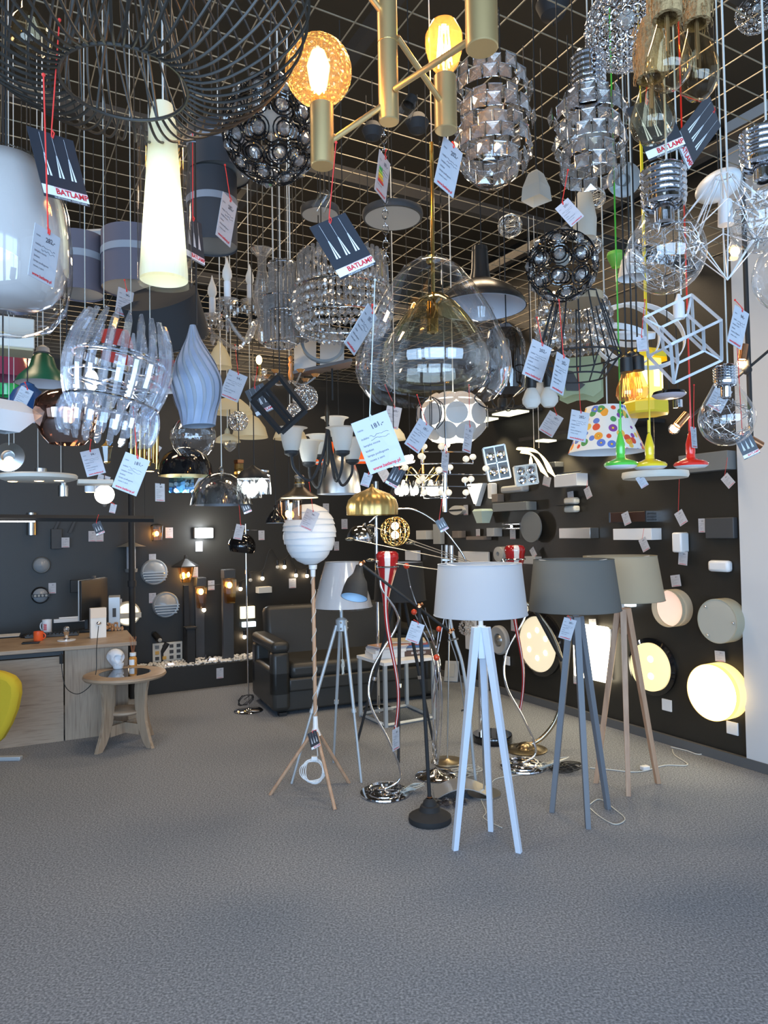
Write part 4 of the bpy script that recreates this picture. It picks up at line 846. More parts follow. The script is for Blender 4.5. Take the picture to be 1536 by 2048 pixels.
spot_panel('white panel with four round spots, right of the chrome one', 3.7, [(1014, 936), (1056, 930), (1088, 965), (1048, 970)], offwhite)
# flame-shaped lit lamp
t = thing('leaf_lamp', 'golden glowing curved leaf-shaped lamp hanging near the right wall', 'pendant lamp', P(1075, 920, 4.2)); o_ = P(1075, 920, 4.2)
for sh in (0, 1):
    g = G(); mid = [(1034 + 8 * sh, 897 + 7 * sh), (1052 + 4 * sh, 898 + 7 * sh), (1075 - 5 * sh, 903 + 10 * sh), (1092 - 10 * sh, 922 + 10 * sh), (1104 - 14 * sh, 948)]; wd = [0.004, 0.02, 0.036, 0.045, 0.042]
    pts = [P(x, y, 4.2 - 0.1 * sh) - o_ for x, y in mid]; vs = []
    for p_, w_ in zip(bez(pts, 6), [wd[0] + (wd[-1] - wd[0]) * (i / 24) ** 0.5 for i in range(25)]):
        for a1, b1 in ((-1, 0), (1, 0), (1, 1), (-1, 1)): vs.append(p_ + Vector((a1 * w_ * 0.6, 0.02 * b1 + a1 * 0.02, -a1 * w_ * 0.35)))
    fs = [(i * 4 + k, i * 4 + (k + 1) % 4, (i + 1) * 4 + (k + 1) % 4, (i + 1) * 4 + k) for i in range(24) for k in range(4)] + [(0, 1, 2, 3), (96, 97, 98, 99)]
    ob('curved_panel', g.add(vs, fs), M('amber_panel', (1, 0.7, 0.3), 0.4, es=5, ec=(1, 0.68, 0.28)), t)
ob('side_leaf', G().facet(P(1062, 930, 4.15) - o_, 0.012, 0.06, 4), M('amber_panel', (1, .7, .3)), t)
for x in (1068, 1078): ob('suspension_wire', G().tube([P(x, 896, 4.2) - o_, Vector((P(x, 896, 4.2).x - o_.x, 0, ZG - o_.z))], 0.0015, 4), cordw, t)
# display soffit with downlights on the right wall
def soffit(label, x0, x1, ya, yb, dep, dn, lights):
    a_ = WP(wb, x0, ya); b_ = WP(wb, x1, yb); c = (a_ + b_) / 2; L_ = Vector((b_.x - a_.x, b_.y - a_.y)).length; t = thing('downlight_board', label, 'lamp board', c, WALLS[wb][1])
    ob('board', G().box((0, -dep / 2, 0), (L_, dep, 0.03)), matt, t)
    for u, r_ in lights:
        l = ob('panel_light', G().box((u * L_, -dep * 0.55, -0.022), (r_, dep * 0.5, 0.016)), M('cream_panel', (0.7, 0.68, 0.5), 0.4, es=1.2, ec=(1, 0.92, 0.62)), t)
    for dx in dn:
        s_ = bpy.data.lights.new('downlight', 'SPOT'); s_.energy = 22; s_.color = (1.0, 0.85, 0.55); s_.spot_size = rad(95); s_.spot_blend = 0.6; s_.shadow_soft_size = 0.02
        o = bpy.data.objects.new('downlight', s_); C.objects.link(o); o.parent = t; o.location = (dx * L_, -dep * 0.35, -0.04)
soffit('black wall board holding pale downlight panels above the four-spot lamps', 985, 1085, 838, 822, 0.40, (-0.3,), ((0.25, 0.28), (-0.3, 0.2)))
soffit('long black wall board with downlights behind the flower shade', 1090, 1330, 880, 846, 0.30, (-0.3, 0.15), ((-0.35, 0.1), (0.1, 0.1)))
# outlets
for px, py, lb in ((1335, 1410, 'white double wall outlet low on the right wall, nothing plugged in'), (1466, 1456, 'white wall outlet with a plugged cable beneath the bright yellow drum'), (1015, 1321, 'white wall outlet behind the second red glass lamp')):
    t, p = wthing('wall_outlet', lb, 'R', px, py, 'outlet'); ob('plate', G().box((0, -0.006, 0), (0.085, 0.012, 0.085)), white, t, bev=0.003)
    ob('socket', G().lathe([(0.02, 0.0125), (0.02, 0.006), (0, 0.006)], 20, Matrix.Rotation(rad(90), 4, 'X')), lgrey, t)

# ---------------------------------------------------------------- back wall
def bulkhead(label, px, py, r_px, m, glass, bars=None, lit=False):
    t, p = wthing('bulkhead_lamp', label, 'B', px, py); R = r_px * p.y / F * 1.02; mx = Matrix.Rotation(rad(90), 4, 'X')
    ob('rim', G().lathe([(R, 0), (R, 0.05), (R * 0.93, 0.065), (R * 0.84, 0.06)], 48, mx), m, t); ob('glass', G().lathe([(R * 0.86, 0.055), (R * 0.6, 0.085), (0, 0.10)], 40, mx), glass, t)
    if bars == 'louvre':
        for k in range(4): z = -R * (0.0 + 0.2 * k); w2 = math.sqrt(max(R * R - z * z, 0.001)) * 0.95; ob('louvre', G().box((0, -0.09, z), (2 * w2, 0.03, R * 0.09)), m, t)
    if bars == 'band':
        ob('band', G().box((0, -0.09, 0), (2 * R * 0.97, 0.04, R * 0.36)), m, t)
        g = G()
        for k in range(4): g.lathe([(0, 0.113), (R * 0.14, 0.111)], 14, mx @ Matrix.Translation(((k - 1.5) * R * 0.4, 0, 0)))
        ob('round_window', g, frost, t)
    if bars == 'broad': ob('band', G().box((0, -0.09, -R * 0.1), (2 * R * 0.97, 0.03, R * 0.42)), m, t)
    return t
fglass = M('grey_bulkhead_glass', (0.30, 0.32, 0.34), 0.25)
bulkhead('small grey round bulkhead lamp, upper of the two on the left', 82, 1130, 16, grey, fglass)
bulkhead('small grey round bulkhead lamp with a dark dotted band', 80, 1190, 16, black, fglass, 'band')
bulkhead('round silver bulkhead lamp with louvres under the amber lantern', 307, 1144, 25, silver, fglass, 'louvre')
bulkhead('round silver bulkhead lamp with louvres, lower one right of the pipe', 330, 1209, 25, silver, fglass, 'louvre')
bulkhead('lit round cream bulkhead lamp behind the black pipe', 254, 1227, 24, offwhite, M('lit_bulkhead', (.9, .8, .6), .4, es=1.1, ec=(1, .85, .6)), 'broad')
# cylinders
t, p = wthing('cylinder_wall_lamp', 'brushed steel up-down cylinder wall lamp under the black track bar', 'B', 62, 1048); ob('cylinder', G().lathe([(0, -0.11), (0.045, -0.11), (0.045, 0.11), (0, 0.11)], 32, Matrix.Translation((0, -0.07, 0))), steel, t); ob('mount', G().box((0, -0.02, 0), (0.03, 0.04, 0.08)), steel, t)
t, p = wthing('led_column_lamp', 'dark grey slanted up-down wall lamp with two fins', 'B', 112, 1078); ob('housing', G().box((0, -0.04, 0), (0.10, 0.08, 0.20)), dgrey, t, bev=0.004)
for sx in (-0.03, 0.12): ob('fin', G().beam((sx, -0.05, 0.06), (sx + 0.05, -0.06, 0.18), 0.03, 0.02), dgrey, t)
# amber lantern, flood, pagoda, etc
amber = thin('amber_glass', tint=(1.0, 0.72, 0.35), k=0.6, add=0.1)
def lantern(label, px, py, w_, h_, m, glass, n=4, bulb=bulb_y, wl='B', dep=0.12, e=4, name='wall_lantern'):
    t, p = wthing(name, label, wl, px, py); T = Matrix.Translation((0, -dep, 0)) @ Matrix.Rotation(PI / n, 4, 'Z')
    ob('roof', G().lathe([(w_ * 0.7, h_ * 0.42), (w_ * 0.62, h_ * 0.5), (0.01, h_ * 0.56)], n, T), m, t, False); ob('glass', G().lathe([(w_ * 0.5, -h_ * 0.45), (w_ * 0.6, h_ * 0.42)], n, T), glass, t, False)
    ob('bottom', G().lathe([(0, -h_ * 0.5), (w_ * 0.55, -h_ * 0.5), (w_ * 0.55, -h_ * 0.45), (0, -h_ * 0.44)], n, T), m, t, False)
    g = G()
    for k in range(n): q = 2 * PI * k / n + PI / n; g.tube([(w_ * 0.52 * math.cos(q), -dep + w_ * 0.52 * math.sin(q), -h_ * 0.45), (w_ * 0.62 * math.cos(q), -dep + w_ * 0.62 * math.sin(q), h_ * 0.42)], 0.004, 4)
    ob('frame_bar', g, m, t); ob('bulb', G().ball((0, -dep, -h_ * 0.05), 0.022, 10, 8, 1.2), bulb, t); ob('bracket', G().box((0, -dep / 2 + 0.01, h_ * 0.3), (0.04, dep, 0.02)), m, t)
    if e: lamp_light(t, (0, -dep, -h_ * .05), e, (1, .6, .25))
    return t
lantern('square black wall lantern with amber glass, lit', 309, 1066, 0.11, 0.17, black, amber)
t, p = wthing('floodlight', 'blazing white rectangular floodlight on the back wall', 'B', 405, 1066); ob('housing', G().box((0, -0.03, 0), (0.21, 0.06, 0.12)), grey, t, bev=0.006); ob('panel', G().box((0, -0.062, 0), (0.20, 0.006, 0.10)), M('flood', (1, 1, 1), .5, es=26, ec=(.93, .97, 1)), t, bev=0.01)
lamp_light(t, (0, -0.12, 0), 14, (0.9, 0.96, 1.0), 0.08)
t, p = wthing('roofed_wall_lamp', 'grey wall lamp with wide flat roof and white glass tube beside the pipe', 'B', 258, 1112)
T = Matrix.Translation((0, -0.12, 0)); ob('roof', G().lathe([(0.02, 0.15), (0.10, 0.115), (0.15, 0.10), (0.10, 0.10), (0, 0.10)], 32, T), grey, t); ob('glass_tube', G().lathe([(0.045, -0.13), (0.045, 0.10)], 24, T), fsh_white, t); ob('base', G().lathe([(0, -0.17), (0.06, -0.165), (0.065, -0.13), (0, -0.125)], 24, T), grey, t)
# lantern on post on the ledge
def ledge_p(px, py): return FP(px, py, LZ)
def post_thing(name, label, px, py, back=0.0, cat='bollard lamp'):
    p = ledge_p(px, py); return thing(name, label, cat, (p.x, p.y, LZ), WALLS['B'][1]), p
t, p = post_thing('post_lantern', 'black post lantern with pointed roof and lit amber candles', 373, 1322, cat='post lamp'); s = p.y / F; zt = P(374, 1110, p.y).z - LZ; zl = P(374, 1165, p.y).z - LZ; zr = P(374, 1134, p.y).z - LZ
ob('post', G().box((0, 0, (zl - 0.03) / 2), (0.05, 0.05, zl - 0.03)), matt, t)
ob('lantern_glass', G().lathe([(0.06, zl), (0.10, zr)], 4, Matrix.Rotation(PI / 4, 4, 'Z')), amber, t, False); ob('roof', G().lathe([(0.155, zr), (0.15, zr + 0.012), (0.05, zr + 0.07), (0.02, zt - 0.04), (0.012, zt)], 6), black, t, False)
ob('frame_bar', G().tube([(0.042, -0.042, zl), (0.07, -0.07, zr)], 0.005, 4).tube([(-0.042, -0.042, zl), (-0.07, -0.07, zr)], 0.005, 4), black, t)
for dx in (-0.025, 0.03): ob('bulb', G().ball((dx, 0, (zl + zr) / 2), 0.016, 8, 6, 1.8), bulb_y, t)
lamp_light(t, (0, -0.02, (zl + zr) / 2), 3)
def amber_post(label, px, y0, y1, pyb, w_):
    t, p = post_thing('post_lamp', label, px, pyb, cat='post lamp'); z1 = P(px, y0, p.y).z - LZ; z0 = P(px, y1, p.y).z - LZ
    ob('post', G().box((0, 0.03, z1 / 2), (w_ * 0.9, 0.06, z1)), dgrey, t, bev=0.004); ob('hood', G().box((0, -0.01, z1 - 0.03), (w_, 0.14, 0.10)), dgrey, t, bev=0.01)
    ob('glass', G().prism([(-w_ * .34, z0), (w_ * .34, z0), (w_ * .48, z1 - 0.09), (-w_ * .48, z1 - 0.09)], -0.10, -0.005), amber, t, False)
    ob('bulb', G().ball((0, -0.05, (z0 + z1) / 2 + 0.02), 0.028, 10, 8, 1.2), bulb_y, t); lamp_light(t, (0, -0.05, (z0 + z1) / 2 + 0.02), 3); return t
amber_post('dark grey post lamp with amber glass, left of the taller one', 401, 1158, 1215, 1318, 0.11); amber_post('tall dark grey post lamp with amber glass beside the string of bulbs', 458, 1142, 1205, 1320, 0.13)
t, p = post_thing('bollard_lamp', 'short black square bollard lamp standing in the white pebbles', 381, 1326); h_ = P(381, 1257, p.y).z - LZ
ob('post', G().box((0, 0, h_ / 2), (0.085, 0.085, h_)), matt, t, bev=0.003); ob('cap', G().box((0.0, 0, h_ + 0.01), (0.12, 0.12, 0.018)), matt, t, bev=0.003)
t, p = post_thing('garden_spot', 'black garden spike spotlight in front of the sample board', 324, 1325, cat='spotlight'); ob('spike', G().beam((0, 0, 0), (0, 0, 0.12), 0.02, 0.03), matt, t); ob('head', G().lathe([(0.0, 0), (0.022, 0), (0.03, 0.08), (0.03, 0.11), (0, 0.105)], 20, Matrix.Translation((0, 0, 0.11)) @ Matrix.Rotation(rad(30), 4, 'Y')), matt, t)
t, p = post_thing('tap_post', 'thin black garden lamp stub in the pebbles', 411, 1322, cat='spotlight'); ob('spike', G().beam((0, 0, 0), (0, 0, 0.07), 0.012, 0.012), black, t); ob('base', G().box((0, 0, 0.01), (0.1, 0.03, 0.02)), black, t)
for px, py, lb in ((340, 1332, 'small glowing in-ground light at the left of the pebbles'), (423, 1322, 'small glowing in-ground light at the right of the pebbles')):
    t, p = post_thing('ground_light', lb, px, py, cat='ground light'); ob('housing', G().ball((0, 0, 0.0), 0.055, 16, 8, 0.45), black, t); ob('lens', G().box((0.0, -0.03, 0.024), (0.05, 0.03, 0.012)), M('violet_white', (.8, .8, 1), .4, es=8, ec=(.75, .75, 1)), t)
t, p = wthing('sample_board', 'white board with rows of dark and amber sample squares', 'B', 334, 1303, 'sample board'); ob('board', G().box((0, -0.02, 0), (0.31, 0.02, 0.20)), offwhite, t)
cols = [dgrey, M('sample_amber', (0.6, 0.35, 0.06), 0.4), grey]
for i in range(3):
    for j in range(4):
        if j == 1 and i == 1: continue
        ob('sample', G().box((-0.11 + 0.075 * j, -0.033, -0.06 + 0.06 * i), (0.04, 0.008, 0.035)), cols[(i + j) % 3] if j < 2 else dgrey, t)
t, p = wthing('spotlight', 'small black adjustable spotlight on the back wall over the sample board', 'B', 308, 1268); ob('mount', G().lathe([(0.03, 0), (0.03, 0.02), (0, 0.02)], 20, Matrix.Rotation(rad(90), 4, 'X')), black, t); ob('head', G().tube([(0, -0.03, 0), (0.03, -0.12, -0.05)], 0.032, 16), black, t); ob('lens', G().ball((0.034, -0.13, -0.053), 0.022, 10, 6), frost, t)
t, p = wthing('wall_outlet', 'white wall outlet above the white pebbles', 'B', 400, 1306, 'outlet'); ob('plate', G().box((0, -0.006, 0), (0.085, 0.012, 0.085)), white, t, bev=0.003); ob('socket', G().lathe([(0.02, 0.0125), (0.02, 0.006), (0, 0.006)], 20, Matrix.Rotation(rad(90), 4, 'X')), lgrey, t)
wbox('lit square picture lamp on the wall left of the sofa', 'B', 482, 1213, 510, 1237, 0.04, M('lit_cream_board', (.9, .8, .5), .5, es=1.2, ec=(1, .86, .55)))
wbox('pale blue lit strip lamp under the square picture lamp', 'B', 486, 1244, 512, 1254, 0.05, M('cool_panel', (0.8, 0.9, 0.95), 0.4))
wbox('cream wedge wall lamp above the sofa back', 'B', 517, 1174, 544, 1186, 0.10, offwhite)
wbox('black square wall lamp behind the computer monitor', 'B', 141, 1160, 165, 1185, 0.06, black)
# festoon of bulbs
t, p = wthing('string_light', 'black festoon cable with warm round bulbs above the sofa', 'B', 540, 1120, 'string lights')
o_ = p; a_ = WALLS['B'][1]; xd = Vector((math.cos(a_), math.sin(a_), 0))
def wl_(px, py, off): v = WP('B', px, py, off) - o_; return (v.dot(xd), -off, v.z)
bl_ = [(408, 1220), (489, 1274), (481, 1178), (501, 1160), (525, 1157), (555, 1134), (569, 1134), (592, 1151), (614, 1152)]
on = [1, 1, 1, 0, 1, 0, 1, 1, 1]
for (bx, by), v in zip(bl_, on):
    c = Vector(wl_(bx, by, 0.05)); so = ob('socket', G().tube([c + Vector((0, 0, 0.02)), c + Vector((0, 0, 0.075))], 0.016, 10), black, t); ob('bulb', G().ball(c, 0.021, 12, 8), M('festoon_glow', (1, .8, .6), .4, es=22, ec=(1, .78, .52)) if v else opal, so)
c_ = [wl_(x, y - 16, 0.04) for x, y in [(400, 1190), (481, 1178), (501, 1160), (525, 1157), (540, 1115), (555, 1134), (569, 1134), (580, 1125), (592, 1151), (614, 1152), (640, 1120)]]
ob('cable', G().tube(bez(c_, 6), 0.004, 6), black, t)
# pipe, track bar
p = FP(276, 1390); t = thing('vertical_pipe', 'black vertical pipe running from floor to ceiling by the side table', 'pipe', (p.x, p.y - 0.15, 0)); ob('pipe', G().tube([(0, 0, 0), (0, 0, 4.2)], 0.030, 20), matt, t)
zj = P(270, 1165, p.y).z; ob('joint', G().tube([(0, 0, zj - 0.03), (0, 0, zj + 0.03)], 0.040, 20), matt, t)
D = 4.6; a_ = P(-60, 1035, D); b_ = P(308, 1038, D + 0.25); t = thing('track_bar', 'long black horizontal track light bar with a lit strip at its left end', 'track light', (a_ + b_) / 2)
o_ = (a_ + b_) / 2; ob('bar', G().tube([a_ - o_, b_ - o_], 0.022, 4), matt, t, False); ob('led_strip', G().tube([P(-60, 1043, D - 0.02) - o_, P(70, 1043, D + 0.04) - o_], 0.005, 6), M('strip_glow', (1, .95, .9), .5, es=6, ec=(1, .95, .85)), t)
for x in (-20, 290): q = P(x, 1035, D + 0.1) - o_; ob('suspension_wire', G().tube([q, Vector((q.x, q.y, ZG - o_.z))], 0.0015, 4), cordb, t)
# black vertical display rail at right with movable spots
D = 3.6; a_ = P(1489, 480, D); t = thing('spot_rail', 'black vertical rail with copper spotlights and crossing bar before the white wall', 'track light', (a_.x, a_.y, 0)); o_ = Vector((a_.x, a_.y, 0))
zt = ZG; zb = P(1496, 890, D).z; ob('rail', G().tube([(0, 0, zb), (0, 0, zt)], 0.012, 10), matt, t)
l0 = P(1380, 835, D) - o_; l1 = P(1545, 695, D) - o_; ob('cross_bar', G().tube([l0, l1], 0.007, 8), matt, t); ob('knob', G().ball(P(1494, 740, D) - o_, 0.024, 14, 10), matt, t)
cop_spots = [((1362, 842), (1348, 858), 1), ((1486, 705), (1483, 728), 1), ((1502, 880), (1488, 872), 1)]
for (x0, y0), (x1, y1), v in cop_spots:
    a1 = P(x0, y0, D) - o_; b1 = P(x1, y1, D) - o_; d_ = (a1 - b1).normalized(); sp = ob('spot_head', G().tube([b1 + d_ * 0.02, b1 + d_ * 0.10], 0.022, 16), copper, t); ob('bulb', G().ball(b1, 0.028, 14, 10), thin('clear_glass'), sp); ob('filament', G().ball(b1, 0.010, 8, 6), filament, sp)
    lamp_light(t, b1, 2.5, (1, .75, .45))
# ================================================================ HANGING LAMPS
class Pend:
    def __init__(s, name, label, D, cx, yb, cat='pendant lamp', group=None, tilt=0.0):
        s.D = D; s.cx = cx; s.yb = yb; s.s = D / F; s.o = P(cx, yb, D); s.t = thing(name, label, cat, s.o, group=group); s.tilt = tilt
        s.M = Matrix.Rotation(tilt, 4, 'Y')
    def z(s, y): return P(s.cx, y, s.D).z - s.o.z
    def pt(s, x, y, dd=0.0): return P(x, y, s.D + dd) - s.o
    def prof(s, pr): return [(r * s.s, s.z(y)) for r, y in pr]
    def L(s, name, m, pr, n=40, x=None, par=None, smooth=True, dy=0.0, off=0.0, a0=0, a1=2 * PI):
        X = 0 if x is None else (x - s.cx) * s.s
        return ob(name, G().lathe([(max(r * s.s + off, 0), s.z(y)) for r, y in pr], n, s.M @ Matrix.Translation((X, dy, 0)), a0, a1), m, par or s.t, smooth)
    def cord(s, m=None, y=None, r=0.0022, x=None, name='cord', dy=0.0, ztop=ZG):
        X = s.cx if x is None else x; p = s.pt(X, y if y is not None else s.yb); p.y += dy
        if s.tilt: p = s.M @ p
        return ob(name, G().tube([p, Vector((p.x, p.y, ztop - s.o.z))], r, 6), m or cordb, s.t)
    def B(s, name, m, x, y, r, sz=1.0, par=None, dd=0.0, n=16): return ob(name, G().ball(s.pt(x, y, dd), r * s.s, n, n * 2 // 3, sz), m, par or s.t)
    def light(s, x, y, e, col=(1, .72, .4), r=0.02, dd=0.0): return lamp_light(s.t, s.pt(x, y, dd), e, col, r)
def fil(par, c, h, w, n=5, es=filament, r=0.0009):
    g = G()
    for k in range(n): q = 2 * PI * k / n; g.tube([(c[0] + w * math.cos(q), c[1] + w * math.sin(q), c[2] - h / 2), (c[0] + w * 0.6 * math.cos(q + .4), c[1] + w * 0.6 * math.sin(q + .4), c[2] + h / 2)], r, 4)
    return ob('filament', g, es, par)

# --- black wire basket, upper left
h = Pend('wire_basket_lamp', 'huge black wire basket pendant filling the upper left corner', 1.25, 250, 170)
R0 = 124 * h.s; bwire = M('brown_black_wire', (0.03, 0.024, 0.018), 0.5)
prof = [(R0, 0.0), (R0 + 0.035, -0.008), (R0 + 0.085, 0.004), (R0 + 0.15, 0.045), (R0 + 0.205, 0.11), (R0 + 0.22, 0.18), (R0 + 0.19, 0.26), (R0 + 0.13, 0.32), (0.09, 0.36)]
for k in range(50):
    q = 2 * PI * k / 50; pts = []
    sm = bez([(r, 0, z) for r, z in prof], 4)
    for i, p_ in enumerate(sm): a_ = q + 0.22 * i / len(sm); pts.append((p_.x * math.cos(a_), p_.x * math.sin(a_), p_.z))
    ob('wire', G().tube(pts, 0.0028, 5), bwire, h.t)
ob('hoop', G().ring((0, 0, 0), R0, 0.0034, 56), bwire, h.t); ob('hoop', G().ring((0, 0, 0.36), 0.09, 0.003, 40), bwire, h.t)
g = G()
for k in range(6): q = 2 * PI * k / 6 + .3; g.tube([(R0 * math.cos(q), R0 * math.sin(q), 0), (0.02 * math.cos(q), 0.02 * math.sin(q), 0.30)], 0.003, 5)
for k in range(14): q = 2 * PI * k / 14; g.tube([(R0 * 0.98 * math.cos(q), R0 * 0.98 * math.sin(q), 0.0), ((0.09) * math.cos(q + 1.2), (0.09) * math.sin(q + 1.2), 0.36)], 0.002, 5)
ob('inner_wires', g, bwire, h.t)
ob('lamp_holder', G().tube([(0, 0, 0.22), (0, 0, 0.34)], 0.02, 16), matt, h.t); ob('cord', G().tube([(0, 0, 0.34), (0, 0, ZG - h.o.z)], 0.003, 6), cordb, h.t)
e = P(48, 60, 1.2) - h.o
# --- gold tube chandelier
h = Pend('gold_tube_chandelier', 'satin gold tube chandelier with two lit amber bulbs', 1.5, 780, 245)
sx = h.s
def cyl(name, x, y0, y1, rp, m=gold, dd=0, par=None, cap=True):
    s_ = (h.D + dd) / F; c = h.pt(x, y1, dd); zt_ = P(x, y0, h.D + dd).z - h.o.z; r_ = rp * s_
    return ob(name, G().lathe([(0, c.z), (r_ - 0.002, c.z), (r_, c.z + 0.002), (r_, zt_), (0, zt_)], 32, Matrix.Translation((c.x, c.y, 0))), m, par or h.t)
c0 = h.pt(778, 245); ob('column', G().lathe([(0, c0.z), (0.0195, c0.z), (0.0215, c0.z + 0.002), (0.0215, 0.55), (0.0, 0.55)], 32, Matrix.Translation((c0.x, 0, 0))), gold, h.t)
ob('seam_ring', G().ring((c0.x, 0, h.z(88)), 0.0216, 0.0006, 32), brass, h.t)
ob('suspension_rod', G().tube([(c0.x, 0, 0.5), (c0.x, 0, ZG - h.o.z)], 0.005, 8), gold, h.t)
def garm(x0, y0, d0, x1, y1, d1, r=0.0065):
    a = ob('arm', G().tube([h.pt(x0, y0, d0), h.pt(x1, y1, d1)], r, 12), gold, h.t); return a
garm(775, 205, 0.0, 656, 286, -0.05); garm(790, 178, -0.02, 965, 65, -0.18); garm(795, 75, 0.0, 890, 215, 0.16); garm(768, 30, 0.0, 730, -20, -0.04)
s1 = cyl('socket_cup', 645, 212, 333, 24, dd=-0.05); s2 = cyl('socket_cup', 892, 155, 262, 23, dd=0.16); s3 = cyl('socket_cup', 964, -60, 98, 33, dd=-0.2)
for x, y, dd in ((658, 284, -0.05),): ob('screw', G().ball(h.pt(x, y, dd), 0.005), gold, s1)
ab = thin('amber_bulb_glass', tint=(1.0, 0.84, 0.58), refl=(1, .9, .7), k=0.6, add=0.08, milk=0.14, milkc=(1.0, 0.72, 0.35))
nt = ab.node_tree
vb = nt.nodes.new('ShaderNodeTexVoronoi'); vb.inputs['Scale'].default_value = 85; tcx = nt.nodes.new('ShaderNodeTexCoord'); bp = nt.nodes.new('ShaderNodeBump'); bp.inputs['Strength'].default_value = 0.9; bp.inputs['Distance'].default_value = 0.01
nt.links.new(tcx.outputs['Object'], vb.inputs['Vector']); nt.links.new(vb.outputs['Distance'], bp.inputs['Height'])
for n_ in nt.nodes:
    if n_.type == 'BSDF_GLOSSY': nt.links.new(bp.outputs['Normal'], n_.inputs['Normal'])
amber_s = thin('amber_smooth_glass', tint=(1.0, 0.82, 0.52), refl=(1, .85, .6), k=0.6, add=0.08, milk=0.07, milkc=(1.0, 0.7, 0.35))
c = h.pt(637, 142, -0.05); b_ = ob('globe_bulb', G().ball(c, 68 * 1.45 / F, 32, 22), ab, h.t)
ob('bulb_neck', G().tube([c + Vector((0, 0, -0.085)), c + Vector((0, 0, -0.06))], 0.016, 16), amber_s, b_)
fil(b_, c + Vector((0, 0, -0.008)), 0.065, 0.014, 8, filament, 0.0016); ob('glow_core', G().lathe([(0.002, -0.05), (0.018, -0.03), (0.024, 0.01), (0.014, 0.04), (0.002, 0.048)], 16, Matrix.Translation(c)), M('glow_core', (1, .7, .35), .4, es=7, ec=(1, .62, .22)), b_)
lamp_light(h.t, c, 5, (1, 0.55, 0.18), 0.03)
c = h.pt(888, 92, 0.16); s_ = 1.66 / F
b2 = ob('oval_bulb', G().lathe([(0.016, -70 * s_), (0.018, -56 * s_), (30 * s_, -35 * s_), (38 * s_, -5 * s_), (38 * s_, 20 * s_), (26 * s_, 46 * s_), (10 * s_, 57 * s_), (0, 58 * s_)], 32, Matrix.Translation(c)), amber_s, h.t)
fil(b2, c + Vector((0, 0, 0.0)), 0.09, 0.018, 8, filament, 0.0016); lamp_light(h.t, c, 4, (1, 0.55, 0.18), 0.02)

# --- big white-to-clear egg at the left edge
h = Pend('egg_glass_pendant', 'large egg-shaped pendant of milky white fading to clear glass at the left edge', 1.3, 12, 665)
h.L('white_globe', M('milky_glass', (0.55, 0.50, 0.47), 0.12, coat=0.6), [(30, 308), (70, 325), (98, 365), (113, 420), (119, 480), (117, 530), (105, 575), (85, 600), (60, 612), (0, 618)], 56)
h.L('clear_glass', thin('clear_glass'), [(32, 304), (75, 322), (103, 365), (118, 420), (125, 490), (124, 560), (112, 615), (85, 652), (45, 665), (0, 667)], 56)
h.cord(cordb, 304)
# --- white cone in clear cylinder
h = Pend('cone_glass_pendant', 'tall glowing white glass cone inside a clear glass cylinder', 1.5, 330, 570)
cone = translucent('glowing_cone_glass', (0.85, 0.85, 0.72), 0.4, es=0.10, ec=(0.95, 0.95, 0.55))
h.L('inner_cone', cone, [(20, 210), (26, 245), (47, 545), (47, 560)], 48, x=328); h.L('outer_cylinder', thin('clear_glass'), [(20, 268), (50, 270), (52, 300), (53, 568)], 48, x=330)
h.B('bulb', M('soft_bulb', (1, 1, .8), .4, es=3, ec=(1, 1, .7)), 328, 470, 14); h.cord(cordw, 215, x=326); h.light(328, 455, 0.9, (1, .97, .62))
ob('cross_pin', G().tube([h.pt(300, 282), h.pt(392, 283)], 0.002, 6), chrome, h.t)
# --- curved crystal blades drum
h = Pend('crystal_blade_drum', 'drum pendant of curved clear crystal blades in two tiers, under the glowing cone', 1.75, 232, 760)
R1 = 100 * h.s; mxT = Matrix.Rotation(rad(9), 4, 'Y') @ Matrix.Rotation(rad(-4), 4, 'X')
def blade(Rm, z0, z1, bow, w_):
    g = G(); n = 8; vs = []
    for i in range(n + 1):
        v = i / n; z = z0 + (z1 - z0) * v; r_ = Rm - bow * (2 * v - 1) ** 2; ww = w_ * (0.35 if i in (0, n) else 1)
        vs += [(r_ - 0.005, -ww / 2, z), (r_ - 0.005, ww / 2, z), (r_ + 0.003, ww / 2, z), (r_ + 0.008, 0, z), (r_ + 0.003, -ww / 2, z)]
    fs = [(i * 5 + k, i * 5 + (k + 1) % 5, (i + 1) * 5 + (k + 1) % 5, (i + 1) * 5 + k) for i in range(n) for k in range(5)] + [(4, 3, 2, 1, 0), tuple(n * 5 + k for k in range(5))]
    g.add(vs, fs); return mesh_of('crystal_blade', g, acrylic, False)
bmesh1 = blade(R1, -0.085, 0.150, 0.030, 0.017); bmesh2 = blade(R1 * 0.93, -0.150, -0.055, 0.012, 0.016)
for k in range(22):
    o = ob('crystal_blade', bmesh1, acrylic, h.t); o.matrix_local = mxT @ Matrix.Rotation(2 * PI * k / 22, 4, 'Z')
for k in range(22):
    o = ob('crystal_blade', bmesh2, acrylic, h.t); o.matrix_local = mxT @ Matrix.Rotation(2 * PI * (k + 0.5) / 22, 4, 'Z')
g = G()
for z in (-0.06, 0.0, 0.05): g.ring((0, 0, z), R1 * 0.88, 0.004, 48, mxT)
g.lathe([(R1 * 0.75, 0.045), (R1 * 0.75, 0.062)], 40, mxT)
for k in range(5): g.tube([(R1 * 0.85 * math.cos(k * 1.257), R1 * 0.85 * math.sin(k * 1.257), -0.02), (-R1 * .8 * math.cos(k * 1.257 + .8), -R1 * .8 * math.sin(k * 1.257 + .8), -0.02)], 0.003, 6, mx=mxT)
ob('frame', g, chrome, h.t); ob('bulb', G().ball((-0.06, 0, -0.0), 0.016, 10, 8, 1.6), bulb_w, h.t); lamp_light(h.t, (-0.06, 0, 0.0), 1.5, (.9, .95, 1))
